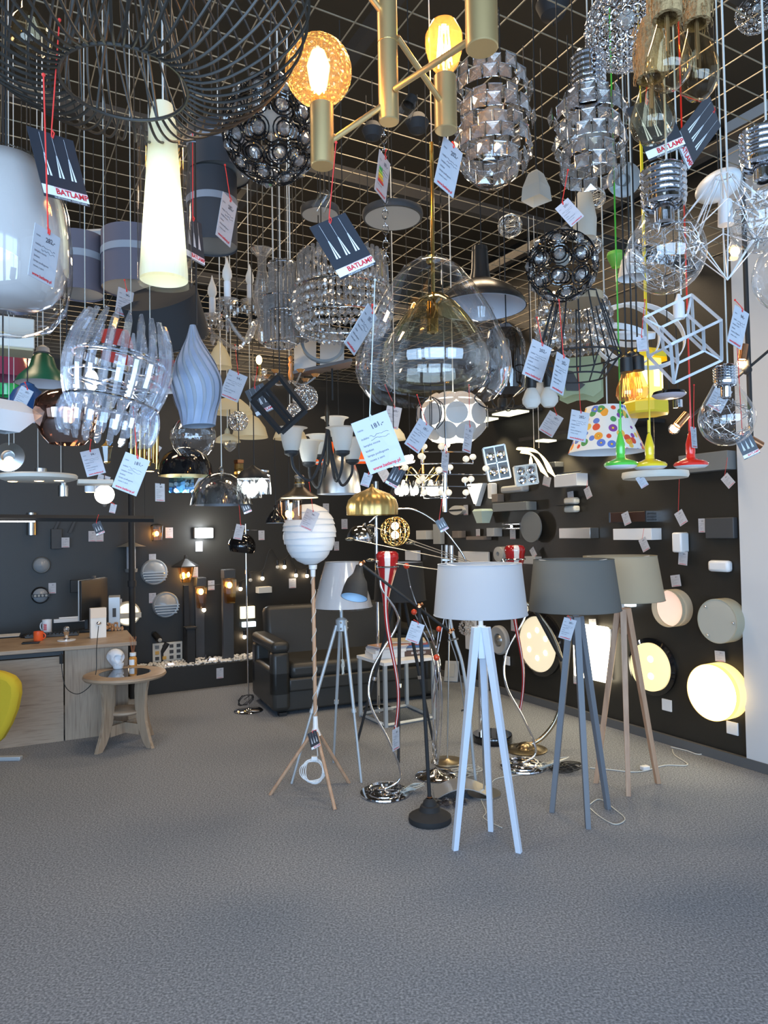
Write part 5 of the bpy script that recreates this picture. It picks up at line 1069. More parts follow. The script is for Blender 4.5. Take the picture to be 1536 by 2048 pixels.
for x, y in ((170, 620), (208, 615), (262, 625), (300, 660)): q = h.pt(x, y, (0.05 if x in (208, 262) else -0.03)); ob('suspension_wire', G().tube([q, Vector((q.x, q.y, ZG - h.o.z))], 0.0012, 5), cordc, h.t)
# --- double glass bell
h = Pend('double_bell_pendant', 'large clear glass bell pendant with a smaller amber-topped glass bell inside', 1.72, 867, 795)
h.L('outer_glass', thin('clear_glass'), [(6, 517), (30, 520), (60, 540), (90, 580), (120, 630), (143, 680), (155, 715), (157, 745), (148, 770), (136, 785), (128, 795)], 64)
inner = thin('smoky_amber_glass', tint=(0.66, 0.58, 0.38), refl=(1, .88, .6), k=1.0, add=0.2)
h.L('inner_glass', inner, [(5, 585), (20, 590), (45, 610), (70, 640), (84, 661)], 64, x=873); h.L('inner_glass', thin('light_smoky_glass', tint=(.93, .90, .84), k=1.0, add=.08), [(84, 661), (95, 680), (106, 705), (108, 725), (104, 745), (100, 752)], 64, x=873)
h.L('glass_lip', thin('clear_glass'), [(100, 752), (103, 760), (98, 768)], 64, x=873)
ob('rod', G().tube([h.pt(863, 285), h.pt(866, 585)], 0.0048, 12), brass, h.t); h.L('cap', brass, [(5, 515), (9, 517), (9, 524), (5, 528)], 20, x=866); h.L('lamp_holder', brass, [(8, 600), (12, 605), (12, 665), (4, 668)], 24, x=868)
h.cord(cordc, 285, 0.0015, x=863)
# --- crystal tile pendants
def tile_mesh(w_, d_):
    g = G(); a = w_ / 2; vs = [(-a, 0, -a), (a, 0, -a), (a, 0, a), (-a, 0, a), (0, -d_, 0), (0, d_ * .6, 0)]
    g.add(vs, [(0, 1, 4), (1, 2, 4), (2, 3, 4), (3, 0, 4), (1, 0, 5), (2, 1, 5), (3, 2, 5), (0, 3, 5)]); return g
def tile_lamp(label, D, cx, y0, y1, hw, rows, cap=False, stem=chrome, seed=1):
    h = Pend('crystal_tile_pendant', label, D, cx, y1); rnd = random.Random(seed); nr = len(rows); w_ = (y1 - y0) / nr * h.s
    for i, f_ in enumerate(rows):
        yy = y0 + (y1 - y0) * (i + 0.5) / nr; R_ = hw * f_ * h.s; n = max(7, int(2 * PI * R_ / (w_ * 1.04))); gc = G(); gf = G(); z = h.z(yy)
        for k in range(n):
            q = 2 * PI * k / n + i * 0.37; jump = rnd.choice([0, 0, 0, 0.012]) ; T = Matrix.Translation(((R_ + jump) * math.cos(q), (R_ + jump) * math.sin(q), z)) @ Matrix.Rotation(q + PI / 2, 4, 'Z')
            tg = tile_mesh(w_ * 0.90, w_ * 0.28); gc.add(tg.v, tg.f, T); a = w_ * 0.48
            gf.tube([(-a, 0, -a), (a, 0, -a), (a, 0, a), (-a, 0, a)], 0.0016, 4, True, T)
        r_ = ob('crystal_row', gc, crystal, h.t, False); ob('wire_frame', gf, chrome, r_)
    h.B('bulb', frost, cx, (y0 + y1) / 2, hw * 0.35)
    if cap:
        n = 6; pr = []
        for i in range(n): y = y0 - 12 - i * 11; pr += [(33, y), (36, y - 3), (36, y - 6), (33, y - 9)]
        h.L('screw_cap', chrome, [(40, y0 + 8), (38, y0 - 8)] + pr + [(28, y0 - 82), (0, y0 - 84)], 40)
        for dx in (-5, 6): h.cord(cordc, y0 - 82, x=cx + dx)
    else: h.L('cap', chrome, [(22, y0 - 4), (20, y0 - 12), (4, y0 - 20)], 24); h.cord(cordc, y0 - 18, 0.002)
    return h
h1 = tile_lamp('crystal tile pendant shaped like a ragged cube, right of the gold tubes', 1.95, 984, 142, 340, 76, [0.75, 0.95, 0.72, 1.0, 0.85, 1.0, 0.78], seed=1)
h1.L('bottom_globe', thin('clear_glass'), [(60, 320), (52, 350), (30, 368), (0, 374)], 32)
h2 = tile_lamp('crystal tile pendant hanging from a ribbed chrome screw cap', 2.05, 1181, 190, 358, 68, [0.72, 1.0, 0.85, 1.0, 0.82, 0.8], cap=True, seed=5)
# --- ring-and-bead spheres
def bead_ball(name, label, D, cx, cy, rp, n, ring_r, rmat, cord, bead=True, yf=1.0, bead_f=0.55, top=None, rt=0.0016, group=None):
    h = Pend(name, label, D, cx, cy, group=group); R_ = rp * h.s
    rr_ = ring_r * h.s; rows = max(3, int(PI * R_ * yf / (2 * rr_ * 0.98)))
    for i in range(rows):
        lat = -PI / 2 + PI * (i + 0.7) / (rows + 0.4); Rl = R_ * math.cos(lat); z = R_ * yf * math.sin(lat); m_ = max(1, int(2 * PI * Rl / (2 * rr_)))
        gr = G(); gb = G()
        for k in range(m_):
            if ring_r > 15: gr = G(); gb = G()
            q = 2 * PI * (k + 0.5 * (i % 2)) / m_; T = Matrix.Translation((Rl * math.cos(q), Rl * math.sin(q), z)) @ Matrix.Rotation(q, 4, 'Z') @ Matrix.Rotation(-lat + PI / 2, 4, 'Y')
            gr.ring((0, 0, 0), rr_ * 0.94, rt, 16, T, 5)
            if rmat is gloss_black: gr.ring((0, 0, 0), rr_ * 0.62, rt * 1.3, 14, T, 5)
            gb.facet((0, 0, 0), rr_ * bead_f, rr_ * bead_f * 0.7, 8, T)
            if ring_r > 15: r_ = ob('ring', gr, rmat, h.t); ob('crystal', gb, crystal, r_, False)
        if ring_r <= 15: r_ = ob('ring_row', gr, rmat, h.t); ob('crystal_row', gb, crystal, r_, False)
    h.cord(cord, cy - rp * yf * 0.9); h.B('bulb', frost, cx, cy - rp * 0.2, rp * 0.22)
    return h
bead_ball('bead_ball_pendant', 'silver ring and crystal bead ball at the top, left of the rope bulbs', 2.0, 1252, 55, 80, 9, 9.5, chrome, cordb, yf=1.0, rt=0.0012)
bead_ball('bead_ball_pendant', 'small silver bead ball cut by the top right corner', 2.6, 1512, 25, 38, 7, 8, chrome, cordb, rt=0.001)
bead_ball('black_ring_pendant', 'large black ring and crystal ball pendant left of the globe bulb', 2.0, 543, 262, 96, 6, 23, gloss_black, cordb, yf=1.05, rt=0.0022)
bead_ball('black_ring_pendant', 'small black ring and crystal ball pendant above the black wire cage', 2.25, 1124, 532, 68, 5, 20, gloss_black, cordb, yf=1.0, rt=0.0022)
bead_ball('bead_cluster', 'tiny crystal bead ball behind the blue wooden vase lamp, right of it', 3.2, 476, 842, 19, 5, 5, chrome, cordb, rt=0.0012)
bead_ball('bead_cluster', 'crystal bead ball behind the black square frame', 3.0, 610, 795, 25, 5, 5, chrome, cordb, rt=0.001)
bead_ball('bead_cluster', 'lower crystal bead ball under the black square frame', 3.1, 590, 822, 16, 5, 4.5, chrome, cordb, rt=0.001)
for a_ in ((1020, 452, 25, 2.9, 'fuzzy aluminium wire ball pendant right of the crystal cube'), (1190, 395, 22, 2.9, 'fuzzy wire ball pendant behind the second crystal tile lamp'), (1187, 492, 20, 3.0, 'small fuzzy wire ball beside the green pendant cord')):
    h = Pend('wire_ball_pendant', a_[4], a_[3], a_[0], a_[1]); g = G(); rnd = random.Random(a_[0])
    for k in range(26):
        ax = Vector((rnd.gauss(0, 1), rnd.gauss(0, 1), rnd.gauss(0, 1))).normalized(); T = ax.to_track_quat('Z', 'Y').to_matrix().to_4x4(); g.ring((0, 0, 0), a_[2] * h.s * rnd.uniform(.8, 1), 0.0009, 20, T, 4)
    ob('wire_ball', g, steel, h.t); h.cord(cordb, a_[1] - 10)
# --- rope-wrapped Edison bulbs
jute = noise_bump(M('jute', (0.42, 0.27, 0.12), 0.9), 120, 0.8, 0.01)
pale_amber = thin('pale_amber_glass', tint=(0.96, 0.90, 0.76), refl=(1, .9, .75), k=0.95, add=0.05)
h = Pend('rope_bulb_pendant', 'cluster of three teardrop bulbs hanging from hairy jute ropes, upper right', 1.4, 1340, 180)
for x, y0, y1, hw, dd in ((1338, 20, 178, 47, -0.06), (1398, 30, 198, 42, 0.08), (1306, 142, 285, 45, 0.12)):
    Hh = y1 - y0; s_ = (h.D + dd) / F; c = h.pt(x, y1, dd)
    pr = [(0, 0), (hw * 0.5, 0.03), (hw * 0.85, 0.14), (hw, 0.28), (hw * 0.93, 0.42), (hw * 0.7, 0.62), (hw * 0.48, 0.82), (hw * 0.40, 1.0)]
    b_ = ob('teardrop_bulb', G().lathe([(r_ * s_, v * Hh * s_) for r_, v in pr], 36, Matrix.Translation(c)), pale_amber, h.t); g = G()
    for k in range(4): q = k * PI / 2; g.tube([c + Vector((0.006 * math.cos(q), 0.006 * math.sin(q), Hh * s_ * 0.25)), c + Vector((0.004 * math.cos(q), 0.004 * math.sin(q), Hh * s_ * 0.95))], 0.0006, 4)
    g.tube([c + Vector((0, 0, Hh * s_ * 0.5)), c + Vector((0, 0, Hh * s_))], 0.003, 6); g.ball(c, 0.003, 6, 5); ob('filament', g, M('cold_filament', (0.5, 0.35, 0.2), .4, .7), b_)
    tz = c.z + Hh * s_ * 0.93; rr_ = hw * 0.62 * s_; g = G(); rnd = random.Random(x)
    g.lathe([(rr_ * 0.7, tz - 0.0), (rr_ * 1.0, tz), (rr_ * 1.05, tz + 0.03), (rr_ * 0.95, tz + 0.09), (rr_ * 0.6, tz + 0.13)], 20, Matrix.Translation((c.x, c.y, 0)))
    for k in range(160):
        q = rnd.uniform(0, 6.28); z = tz + rnd.uniform(0.01, 0.12); u = Vector((math.cos(q), math.sin(q), 0)); p0 = Vector((c.x, c.y, z)) + u * rr_ * 1.12; g.tube([p0, p0 + u * 0.003 + Vector((0, 0, -0.012)), p0 + u * 0.002 + Vector((0, 0, -0.02))], 0.0009, 3)
    ob('jute_rope', g, jute, h.t); ob('rope', G().tube([(c.x, c.y, tz + 0.12), (c.x, c.y, ZG - h.o.z)], 0.006, 10), jute, h.t)
# --- bulb-shaped pendants with wire inside
def wire_bulb(label, D, cx, yg, rg, ycap0, ycap1, rc, pear=False, nwire=46, cord=cordc):
    h = Pend('giant_bulb_pendant', label, D, cx, yg + rg)
    neck = ycap1; rn = rc * 0.95
    pr = [(0, yg + rg)] + [(rg * math.sin(q), yg + rg * math.cos(q)) for q in [PI * k / 16 for k in range(1, 14)]]
    pr = [p_ for p_ in pr if not (p_[1] < yg and p_[0] < rn * 1.08)] + [(rn * 1.0, neck + 12), (rn, neck)]
    if pear: pr = [(0, yg + rg)] + [(rg * math.sin(q), yg + rg * math.cos(q)) for q in [PI * k / 16 for k in range(1, 10)]] + [(rg * 0.9, yg - rg * 0.45), (rg * 0.62, yg - rg * 0.95), (rn * 1.05, yg - rg * 1.35), (rn, neck)]
    h.L('glass_globe', thin('clear_glass'), pr, 48)
    n = 5; step = (ycap1 - ycap0 - 14) / n; cp = [(rc * 0.9, ycap1 + 2), (rc, ycap1 - 2), (rc, ycap1 - 8)]
    for i in range(n): y = ycap1 - 8 - i * step; cp += [(rc * 0.92, y), (rc * 1.04, y - step * 0.35), (rc * 1.04, y - step * 0.6), (rc * 0.92, y - step)]
    cp += [(rc * 0.75, ycap0 + 2), (rc * 0.3, ycap0), (0, ycap0)]
    h.L('screw_cap', chrome, cp, 40); h.L('lamp_holder', chrome, [(rc * 0.45, ycap1), (rc * 0.45, ycap1 + rg * 0.45), (rc * 0.3, ycap1 + rg * 0.5)], 20)
    rnd = random.Random(int(cx)); g = G(); c = h.pt(cx, yg)
    for k in range(nwire):
        pts = []; v = Vector((rnd.gauss(0, 1), rnd.gauss(0, 1), rnd.gauss(0, 1))).normalized(); d_ = Vector((rnd.gauss(0, 1), rnd.gauss(0, 1), rnd.gauss(0, 1))).normalized()
        for j in range(6):
            v = (v + d_ * 0.35 + Vector((rnd.gauss(0, .15), rnd.gauss(0, .15), rnd.gauss(0, .15)))).normalized(); pts.append(c + v * rg * h.s * rnd.uniform(0.6, 0.92))
        g.tube(pts, 0.0009, 4)
    ob('aluminium_wire', g, M('aluminium_wire', (0.8, 0.8, 0.8), .25, 1), h.t); h.cord(cord, ycap0 + 2, 0.0025); return h
wire_bulb('giant clear bulb pendant full of curled aluminium wire with ribbed chrome cap', 1.6, 1333, 508, 78, 332, 410, 43, nwire=70)
wire_bulb('giant clear wire-filled bulb pendant at the right edge', 1.55, 1532, 435, 68, 255, 330, 42)
wire_bulb('pear-shaped clear bulb pendant with silver wire, below the white cube frame', 2.15, 1455, 838, 54, 728, 770, 22, pear=True)
h = Pend('glass_globe_pendant', 'clear glass globe cut by the right edge under the giant bulb', 1.5, 1578, 622); h.L('glass_globe', thin('clear_glass'), [(0, 622)] + [(66 * math.sin(q), 552 + 70 * math.cos(q)) for q in [PI * k / 14 for k in range(1, 14)]], 40); h.cord(cordb, 484)
# --- white diamond wire cage with small lit bulb
h = Pend('diamond_cage_pendant', 'white diamond-shaped wire cage pendant with a small lit bulb', 2.0, 1455, 560)
pts = {}; Rm = 88 * h.s; zt_ = h.z(352); zm = h.z(455); zb = h.z(560); g = G(); n = 8
top_ = [(17 * h.s * math.cos(2 * PI * k / n), 17 * h.s * math.sin(2 * PI * k / n), zt_) for k in range(n)]
mid_ = [(Rm * math.cos(2 * PI * (k + .5) / n), Rm * math.sin(2 * PI * (k + .5) / n), zm + (0.03 if k % 2 else -0.03)) for k in range(n)]
g.tube(top_, 0.0022, 5, True)
for k in range(n):
    g.tube([top_[k], mid_[k]], 0.0018, 5); g.tube([top_[(k + 1) % n], mid_[k]], 0.0018, 5); g.tube([mid_[k], mid_[(k + 1) % n]], 0.0018, 5); g.tube([mid_[k], (0, 0, zb)], 0.0018, 5)
ob('wire_cage', g, white, h.t); h.L('lamp_holder', white, [(0, 365), (4, 366), (4, 400), (13, 402), (15, 450), (0, 451)], 24); h.cord(cordw, 362, 0.003); b_ = h.B('bulb', bulb_y, 1470, 503, 9, par=None); h.L('bulb_glass', thin('clear_glass'), [(8, 485), (16, 500), (12, 518), (0, 522)], 24, x=1470)
# --- white cube within cube
h = Pend('cube_frame_pendant', 'white cube-within-cube metal frame pendant with white lamp holder', 2.3, 1368, 765)
e = 0.225; rot = Euler((0, 0, rad(38))).to_matrix().to_4x4(); cz = h.z(678)
import itertools
Rc = Matrix.Translation((0, 0, cz)) @ (Matrix.Rotation(rad(20), 4, 'Z') @ Matrix.Rotation(rad(45), 4, 'X').to_3x3().to_4x4() @ Matrix.Rotation(rad(-35.26), 4, 'Y'))
def cube_edges(sz, off=(0, 0, 0)):
    vs = {k: Vector((k[0] * sz / 2 + off[0], k[1] * sz / 2 + off[1], k[2] * sz / 2 + off[2])) for k in itertools.product((-1, 1), repeat=3)}; es = []
    for a1 in vs:
        for b1 in vs:
            if a1 < b1 and sum(x != y for x, y in zip(a1, b1)) == 1: es.append((vs[a1], vs[b1]))
    return vs, es
e = 0.165
for nm, sz in (('outer_frame', e), ('inner_frame', e * 0.55)):
    vs, es = cube_edges(sz); g = G()
    for a1, b1 in es: g.tube([a1, b1], 0.0058, 4, mx=Rc)
    ob(nm, g, M('pale_grey_enamel', (0.62, 0.65, 0.68), 0.4), h.t, False)
v1, _ = cube_edges(e); v2, _ = cube_edges(e * 0.55); g = G()
for k in list(v1)[:: 1]: g.tube([v1[k], v2[k]], 0.004, 4, mx=Rc)
ob('strut', g, M('pale_grey_enamel', (0.62, 0.65, 0.68), .4), h.t, False)
h.L('lamp_holder', white, [(3, 588), (8, 602), (11, 606), (11, 638), (0, 640)], 24, x=1362); h.cord(cordw, 590, 0.0028, x=1362)
# --- flower shade
h = Pend('flower_shade_pendant', 'cone shade pendant printed with bright folk flowers', 3.0, 1213, 905)
sh = h.L('lamp_shade', flower, [(75, 905), (38, 815)], 56); h.L('shade_lining', white, [(74, 905), (37.3, 815)], 56, par=sh); h.cord(cordw, 812, 0.003, x=1214); g = G(); g.ring((0, 0, h.z(815)), 38 * h.s, 0.002, 40); g.tube([(-38 * h.s, 0, h.z(815)), (38 * h.s, 0, h.z(815))], 0.002, 5); ob('spider', g, white, sh)
# --- coloured spinning-top pendants
for x, y0, yb, col, nm in ((1242, 868, 937, (0.10, 0.55, 0.06), 'green'), (1300, 870, 938, (0.85, 0.62, 0.02), 'yellow'), (1382, 868, 936, (0.85, 0.03, 0.015), 'bright red')):
    h = Pend('disc_bulb_pendant', '%s pendant with slim socket and flat disc bulb' % nm, 2.5, x, yb, group=None)
    m = M('glossy_%s' % nm.replace(' ', '_'), col, 0.2, coat=0.4)
    h.L('socket', m, [(2, y0 - 4), (4, y0), (9, y0 + 20), (9, y0 + 38), (8, y0 + 42)], 28); h.L('disc_body', m, [(8, y0 + 40), (9, y0 + 48), (20, y0 + 53), (30, y0 + 56), (33, y0 + 60), (32, y0 + 64)], 40)
    h.L('diffuser', white, [(32, y0 + 64), (26, yb), (0, yb + 1)], 40); h.cord(m, y0, 0.0028)
    h.L('cord_grip', m, [(2.5, y0 - 30), (3, y0 - 5)], 12)
# --- yellow lantern
h = Pend('yellow_house_lamp', 'yellow children\'s house-shaped pendant glowing inside, behind the amber bulbs', 3.4, 1292, 837)
ycol = M('yellow_paint', (0.85, 0.62, 0.03), 0.4); h.L('base_tray', ycol, [(0, 830), (44, 830), (46, 826), (46, 808), (40, 802), (0, 800)], 8, smooth=False)
h.L('body', M('glowing_yellow', (0.85, 0.7, 0.2), 0.5, es=0.55, ec=(1, .72, .15)), [(34, 802), (34, 722)], 8, smooth=False); h.L('roof', ycol, [(46, 722), (44, 712), (30, 702), (0, 695)], 8, smooth=False)
for q in range(8):
    a_ = 2 * PI * (q + .5) / 8; T = Matrix.Rotation(a_, 4, 'Z'); r_ = 34 * h.s * 0.93
    ob('window', G().box((r_ + 0.002, 0, h.z(760)), (0.006, 0.03, 0.09), T), M('lit_window', (1, .9, .5), .5, es=2.0, ec=(1, .8, .35)), h.t)
h.cord(M('yellow_cord', (.8, .6, .02), .5), 697, 0.003)
# --- white ring sculpture
h = Pend('nested_ring_pendant', 'white nested ring pendant behind the black wire cage', 2.9, 1262, 680)
for r_, ax, an, dx in ((85, 'X', 62, 20), (66, 'X', 78, -10), (52, 'Y', 15, -20), (40, 'X', 20, 5)):
    T = Matrix.Translation((dx * h.s, 0, 0.02)) @ Matrix.Rotation(rad(an), 4, ax); ob('ring', G().lathe([(r_ * h.s, -0.012), (r_ * h.s + 0.004, -0.012), (r_ * h.s + 0.004, 0.012), (r_ * h.s, 0.012), (r_ * h.s, -0.012)], 56, T), white, h.t)
h.cord(cordw, 600)
# --- black wire cage
h = Pend('wire_cage_pendant', 'black wire cage pendant shaped like an upturned basket', 2.4, 1158, 765)
g = G(); n = 14; R1_, R2_, R3_ = 45 * h.s, 82 * h.s, 52 * h.s; z1, z2, z3 = h.z(592), h.z(715), h.z(755)
for k in range(n): q = 2 * PI * k / n; u = Vector((math.cos(q), math.sin(q), 0)); ob('wire', G().tube([u * R1_ + Vector((0, 0, z1)), u * R2_ + Vector((0, 0, z2)), u * R3_ + Vector((0, 0, z3))], 0.0026, 5), matt, h.t) 
for zz_, rr_ in ((z1, R1_), (z2, R2_), (z3, R3_)): ob('hoop', G().ring((0, 0, zz_), rr_, 0.003, 44), matt, h.t)
h.L('cap', M('wood_cap', (0.45, 0.33, 0.2), .5), [(0, 588), (40, 590), (40, 606), (0, 607)], 36, x=1170); h.cord(cordb, 590)
# --- hanging crystal drum behind
h = Pend('crystal_drum_pendant', 'tiered drum of hanging square crystals behind the black wire cage', 2.65, 1148, 705)
for i, (y, r_) in enumerate([(612, 62), (632, 72), (652, 72), (672, 70), (692, 62)]):
    g = G(); gw = G(); m_ = 30 if r_ > 60 else 22; z = h.z(y)
    for k in range(m_):
        q = 2 * PI * k / m_ + i * .1; T = Matrix.Translation((r_ * h.s * math.cos(q), r_ * h.s * math.sin(q), z)) @ Matrix.Rotation(q, 4, 'Z'); g.facet((0, 0, 0), 0.014, 0.016, 4, T); gw.tube([(0, 0, 0.012), (0, 0, 0.034)], 0.0016, 4, mx=T)
    r1_ = ob('crystal_row', g, crystal, h.t, False); ob('wire_link', gw, chrome, r1_)
g = G(); g.ring((0, 0, h.z(605)), 66 * h.s, 0.004, 48); ob('hoop', g, chrome, h.t); h.cord(cordb, 605); h.B('bulb', bulb_y, 1108, 585, 2.6)
# --- amber Edison trio
h = Pend('filament_bulb_pendant', 'three amber filament bulbs on black sockets and cords', 2.35, 1262, 805)
for x, dd, yo in ((1252, 0.0, 0), (1275, 0.02, -3), (1264, 0.07, -8)):
    sck = ob('socket', G().lathe([(0.004, 0), (0.006, -0.01), (0.02, -0.02), (0.021, -0.066), (0, -0.067)], 24, Matrix.Translation(h.pt(x, 705 + yo, dd))), black, h.t)
    b_ = ob('bulb', G().lathe([(0.014, 0), (0.018, -0.012), (0.032, -0.05), (0.034, -0.072), (0.026, -0.088), (0, -0.094)], 28, Matrix.Translation(h.pt(x, 747 + yo, dd))), amber_s, sck); fil(b_, h.pt(x, 775 + yo, dd), 0.06, 0.013, 8, M('warm_filament', (1, .6, .2), .4, es=2.5, ec=(1, .5, .12)), 0.0009)
    p_ = h.pt(x, 706 + yo, dd); ob('cord', G().tube([p_, Vector((p_.x, p_.y, ZG - h.o.z))], 0.0028, 6), cordb, h.t)
# --- black domes
def dome(label, D, cx, yt, yb, rb, m, lining=None, cord=cordb, name='dome_pendant', prof=None, lit=None, capm=None, neck=5, crd_r=0.0022, xt=None):
    h = Pend(name, label, D, cx, yb); pr = prof or [(neck, yt), (neck + (rb - neck) * 0.35, yt + (yb - yt) * 0.1), (rb * 0.72, yt + (yb - yt) * 0.32), (rb * 0.93, yt + (yb - yt) * 0.62), (rb, yb)]
    sh = h.L('lamp_shade', m, pr, 48)
    if lining: h.L('shade_lining', lining, [(r_ - 0.0, y) for r_, y in pr], 48, par=sh, off=-0.003)
    h.L('cap', capm or m, [(neck * 1.2, yt + 3), (neck * 1.1, yt - 6), (2, yt - 12)], 20); h.cord(cord, yt - 10, crd_r)
    if lit: h.B('bulb', lit, cx, yb - (yb - yt) * 0.35, max(5, rb * 0.16))
    return h
pr = [(16, 500), (18, 540), (22, 560), (40, 568), (66, 582), (84, 600), (91, 612), (91, 616)]
h = dome('large black industrial dome pendant with white inside, behind the glass bell', 2.45, 962, 500, 616, 91, M('black_enamel', (0.02, 0.017, 0.015), .25), M('white_enamel_in', (.6, .6, .64), .3), prof=pr, neck=14); h.L('bulb', thin('clear_glass'), [(8, 590), (26, 620), (20, 640), (0, 645)], 28, x=962)
dome('glossy black dome pendant with gold inside', 3.0, 371, 893, 952, 54, gloss_black, gold, prof=[(6, 893), (25, 899), (42, 912), (51, 930), (54, 952)])
dome('smoky grey glass dome pendant, behind the two lit glass jars', 2.9, 443, 945, 1010, 62, thin('smoky_dome_glass', tint=(.45, .47, .48), k=.6, add=.35, rough=.08), cord=cordw, prof=[(5, 945), (25, 950), (45, 965), (57, 985), (62, 1010)])
dome('brushed steel bell pendant with hot highlights', 3.5, 678, 915, 988, 43, steel, white, prof=[(8, 905), (20, 910), (32, 925), (40, 950), (43, 975), (44, 988)])
h = dome('flat brass and white industrial pendant lit underneath', 3.3, 599, 965, 996, 38, bronze, M('lit_enamel', (.9, .8, .5), .4, es=1.2, ec=(1, .85, .5)), prof=[(10, 958), (11, 975), (20, 983), (38, 994), (38, 996)], capm=brass, neck=9)
h.L('ribbed_neck', steel, [(8, 950), (10, 953), (8, 957), (10, 960), (8, 964), (11, 968), (9, 974)], 24)
dome('small glossy black bell pendant beside the lit brown glass', 3.5, 551, 1022, 1046, 20, gloss_black, white, prof=[(2, 1018), (10, 1026), (17, 1036), (20, 1046)], neck=3)
pr = [(2, 968), (4, 975), (14, 980), (34, 988), (46, 1000), (50, 1014), (49, 1030)]
h = Pend('ribbed_dome_pendant', 'ribbed satin gold dome pendant above the filigree orb', 3.0, 745, 1032); g = G(); n = 80; vs = []; pp = h.prof(pr); pp = [(r_, z_) for r_, z_ in pp]
for j, (r_, z_) in enumerate(pp):
    for i in range(n): a_ = 2 * PI * i / n; k_ = 1 + 0.05 * abs(math.sin(a_ * 9)) * (j > 1); vs.append((r_ * k_ * math.cos(a_), r_ * k_ * math.sin(a_), z_))
g.add(vs, [(j * n + i, j * n + (i + 1) % n, (j + 1) * n + (i + 1) % n, (j + 1) * n + i) for j in range(len(pp) - 1) for i in range(n)]); ob('lamp_shade', g, M('old_gold', (0.55, 0.37, 0.13), 0.35, 0.9), h.t); h.cord(cordb, 968)
# filigree orb
h = Pend('filigree_orb_pendant', 'golden filigree orb pendant with two glowing bulbs', 3.1, 790, 1063); g = G(); R_ = 29 * h.s
for k in range(8): T = Matrix.Rotation(PI * k / 8, 4, 'Z') @ Matrix.Rotation(PI / 2, 4, 'X'); g.ring((0, 0, 0), R_, 0.0016, 40, T, 5)
for k in range(60):
    zz = 1 - 2 * (k + .5) / 60; q = k * 2.39996; u = Vector((math.sqrt(1 - zz * zz) * math.cos(q), math.sqrt(1 - zz * zz) * math.sin(q), zz)); T = Matrix.Translation(u * R_) @ u.to_track_quat('Z', 'Y').to_matrix().to_4x4(); g.ring((0, 0, 0), 0.0085, 0.0013, 12, T, 4)
ob('filigree_shell', g, brass, h.t)
for dy_ in (-9, 9): h.B('bulb', M('orb_glow', (1, .8, .6), .4, es=6, ec=(1, .66, .38)), 790, 1061 + dy_, 8)
h.cord(cordb, 1035); h.light(790, 1060, 1.2)
# --- industrial smoky lantern lit
h = Pend('smoked_lantern', 'smoked glass lantern pendant with one glowing bulb, left of the brass pendant', 3.6, 578, 1044); h.L('glass', thin('brown_glass', tint=(.7, .5, .35), k=.6, add=.12), [(24, 1000), (24, 1040), (0, 1041)], 32, x=580); h.L('roof', black, [(26, 1002), (20, 996), (4, 990)], 32, x=580); h.B('bulb', M('candle_glow', (1, .7, .4), .4, es=20, ec=(1, .62, .25)), 575, 1028, 4.5, 1.6); h.cord(cordb, 990)
# --- crystal drum chandelier
def crystal_drum(label, D, cx, tiers, pend_rows):
    h = Pend('crystal_chandelier', label, D, cx, tiers[-1][0], cat='chandelier')
    for y, r_ in tiers:
        o = ob('hoop', G().lathe([(r_ * h.s, h.z(y) - 0.003), (r_ * h.s + 0.002, h.z(y) - 0.003), (r_ * h.s + 0.002, h.z(y) + 0.003), (r_ * h.s, h.z(y) + 0.003)], 56), chrome, h.t)
    for (y, r_, sz, kind) in pend_rows:
        g = G(); R_ = r_ * h.s; m_ = min(90, int(2 * PI * R_ / (sz * 2.05)));
        for k in range(m_):
            q = 2 * PI * k / m_; T = Matrix.Translation((R_ * math.cos(q), R_ * math.sin(q), h.z(y))) @ Matrix.Rotation(q, 4, 'Z')
            if kind == 'bar': g.box((0, 0, 0), (sz * .7, sz, 0.11), T)
            else: g.facet((0, 0, 0), sz, sz * 1.15, 6, T)
        ob('crystal_row', g, crystal, h.t, False)
    return h
h = crystal_drum('wide drum chandelier of crystal beads and bars behind the dark price card', 2.55, 686, [(512, 66), (585, 94), (640, 96), (662, 80)], [(500, 45, .011, 'b'), (515, 60, .011, 'b'), (545, 88, .012, 'bar'), (575, 92, .010, 'b'), (598, 97, .012, 'b'), (616, 98, .012, 'b'), (634, 97, .011, 'b'), (650, 92, .011, 'b'), (664, 82, .010, 'b'), (530, 75, .010, 'b')])
h.cord(cordb, 500); h.B('bulb', bulb_y, 650, 560, 3, dd=-.05); h.B('bulb', bulb_y, 700, 575, 3)
g = G()
for k in range(26): q = 2 * PI * k / 26; g.tube([(94 * h.s * math.cos(q), 94 * h.s * math.sin(q), h.z(585)), (92 * h.s * math.cos(q), 92 * h.s * math.sin(q), h.z(528))], 0.0022, 4); g.tube([(97 * h.s * math.cos(q), 97 * h.s * math.sin(q), h.z(640)), (95 * h.s * math.cos(q), 95 * h.s * math.sin(q), h.z(590))], 0.0022, 4)
ob('frame_bar', g, chrome, h.t)
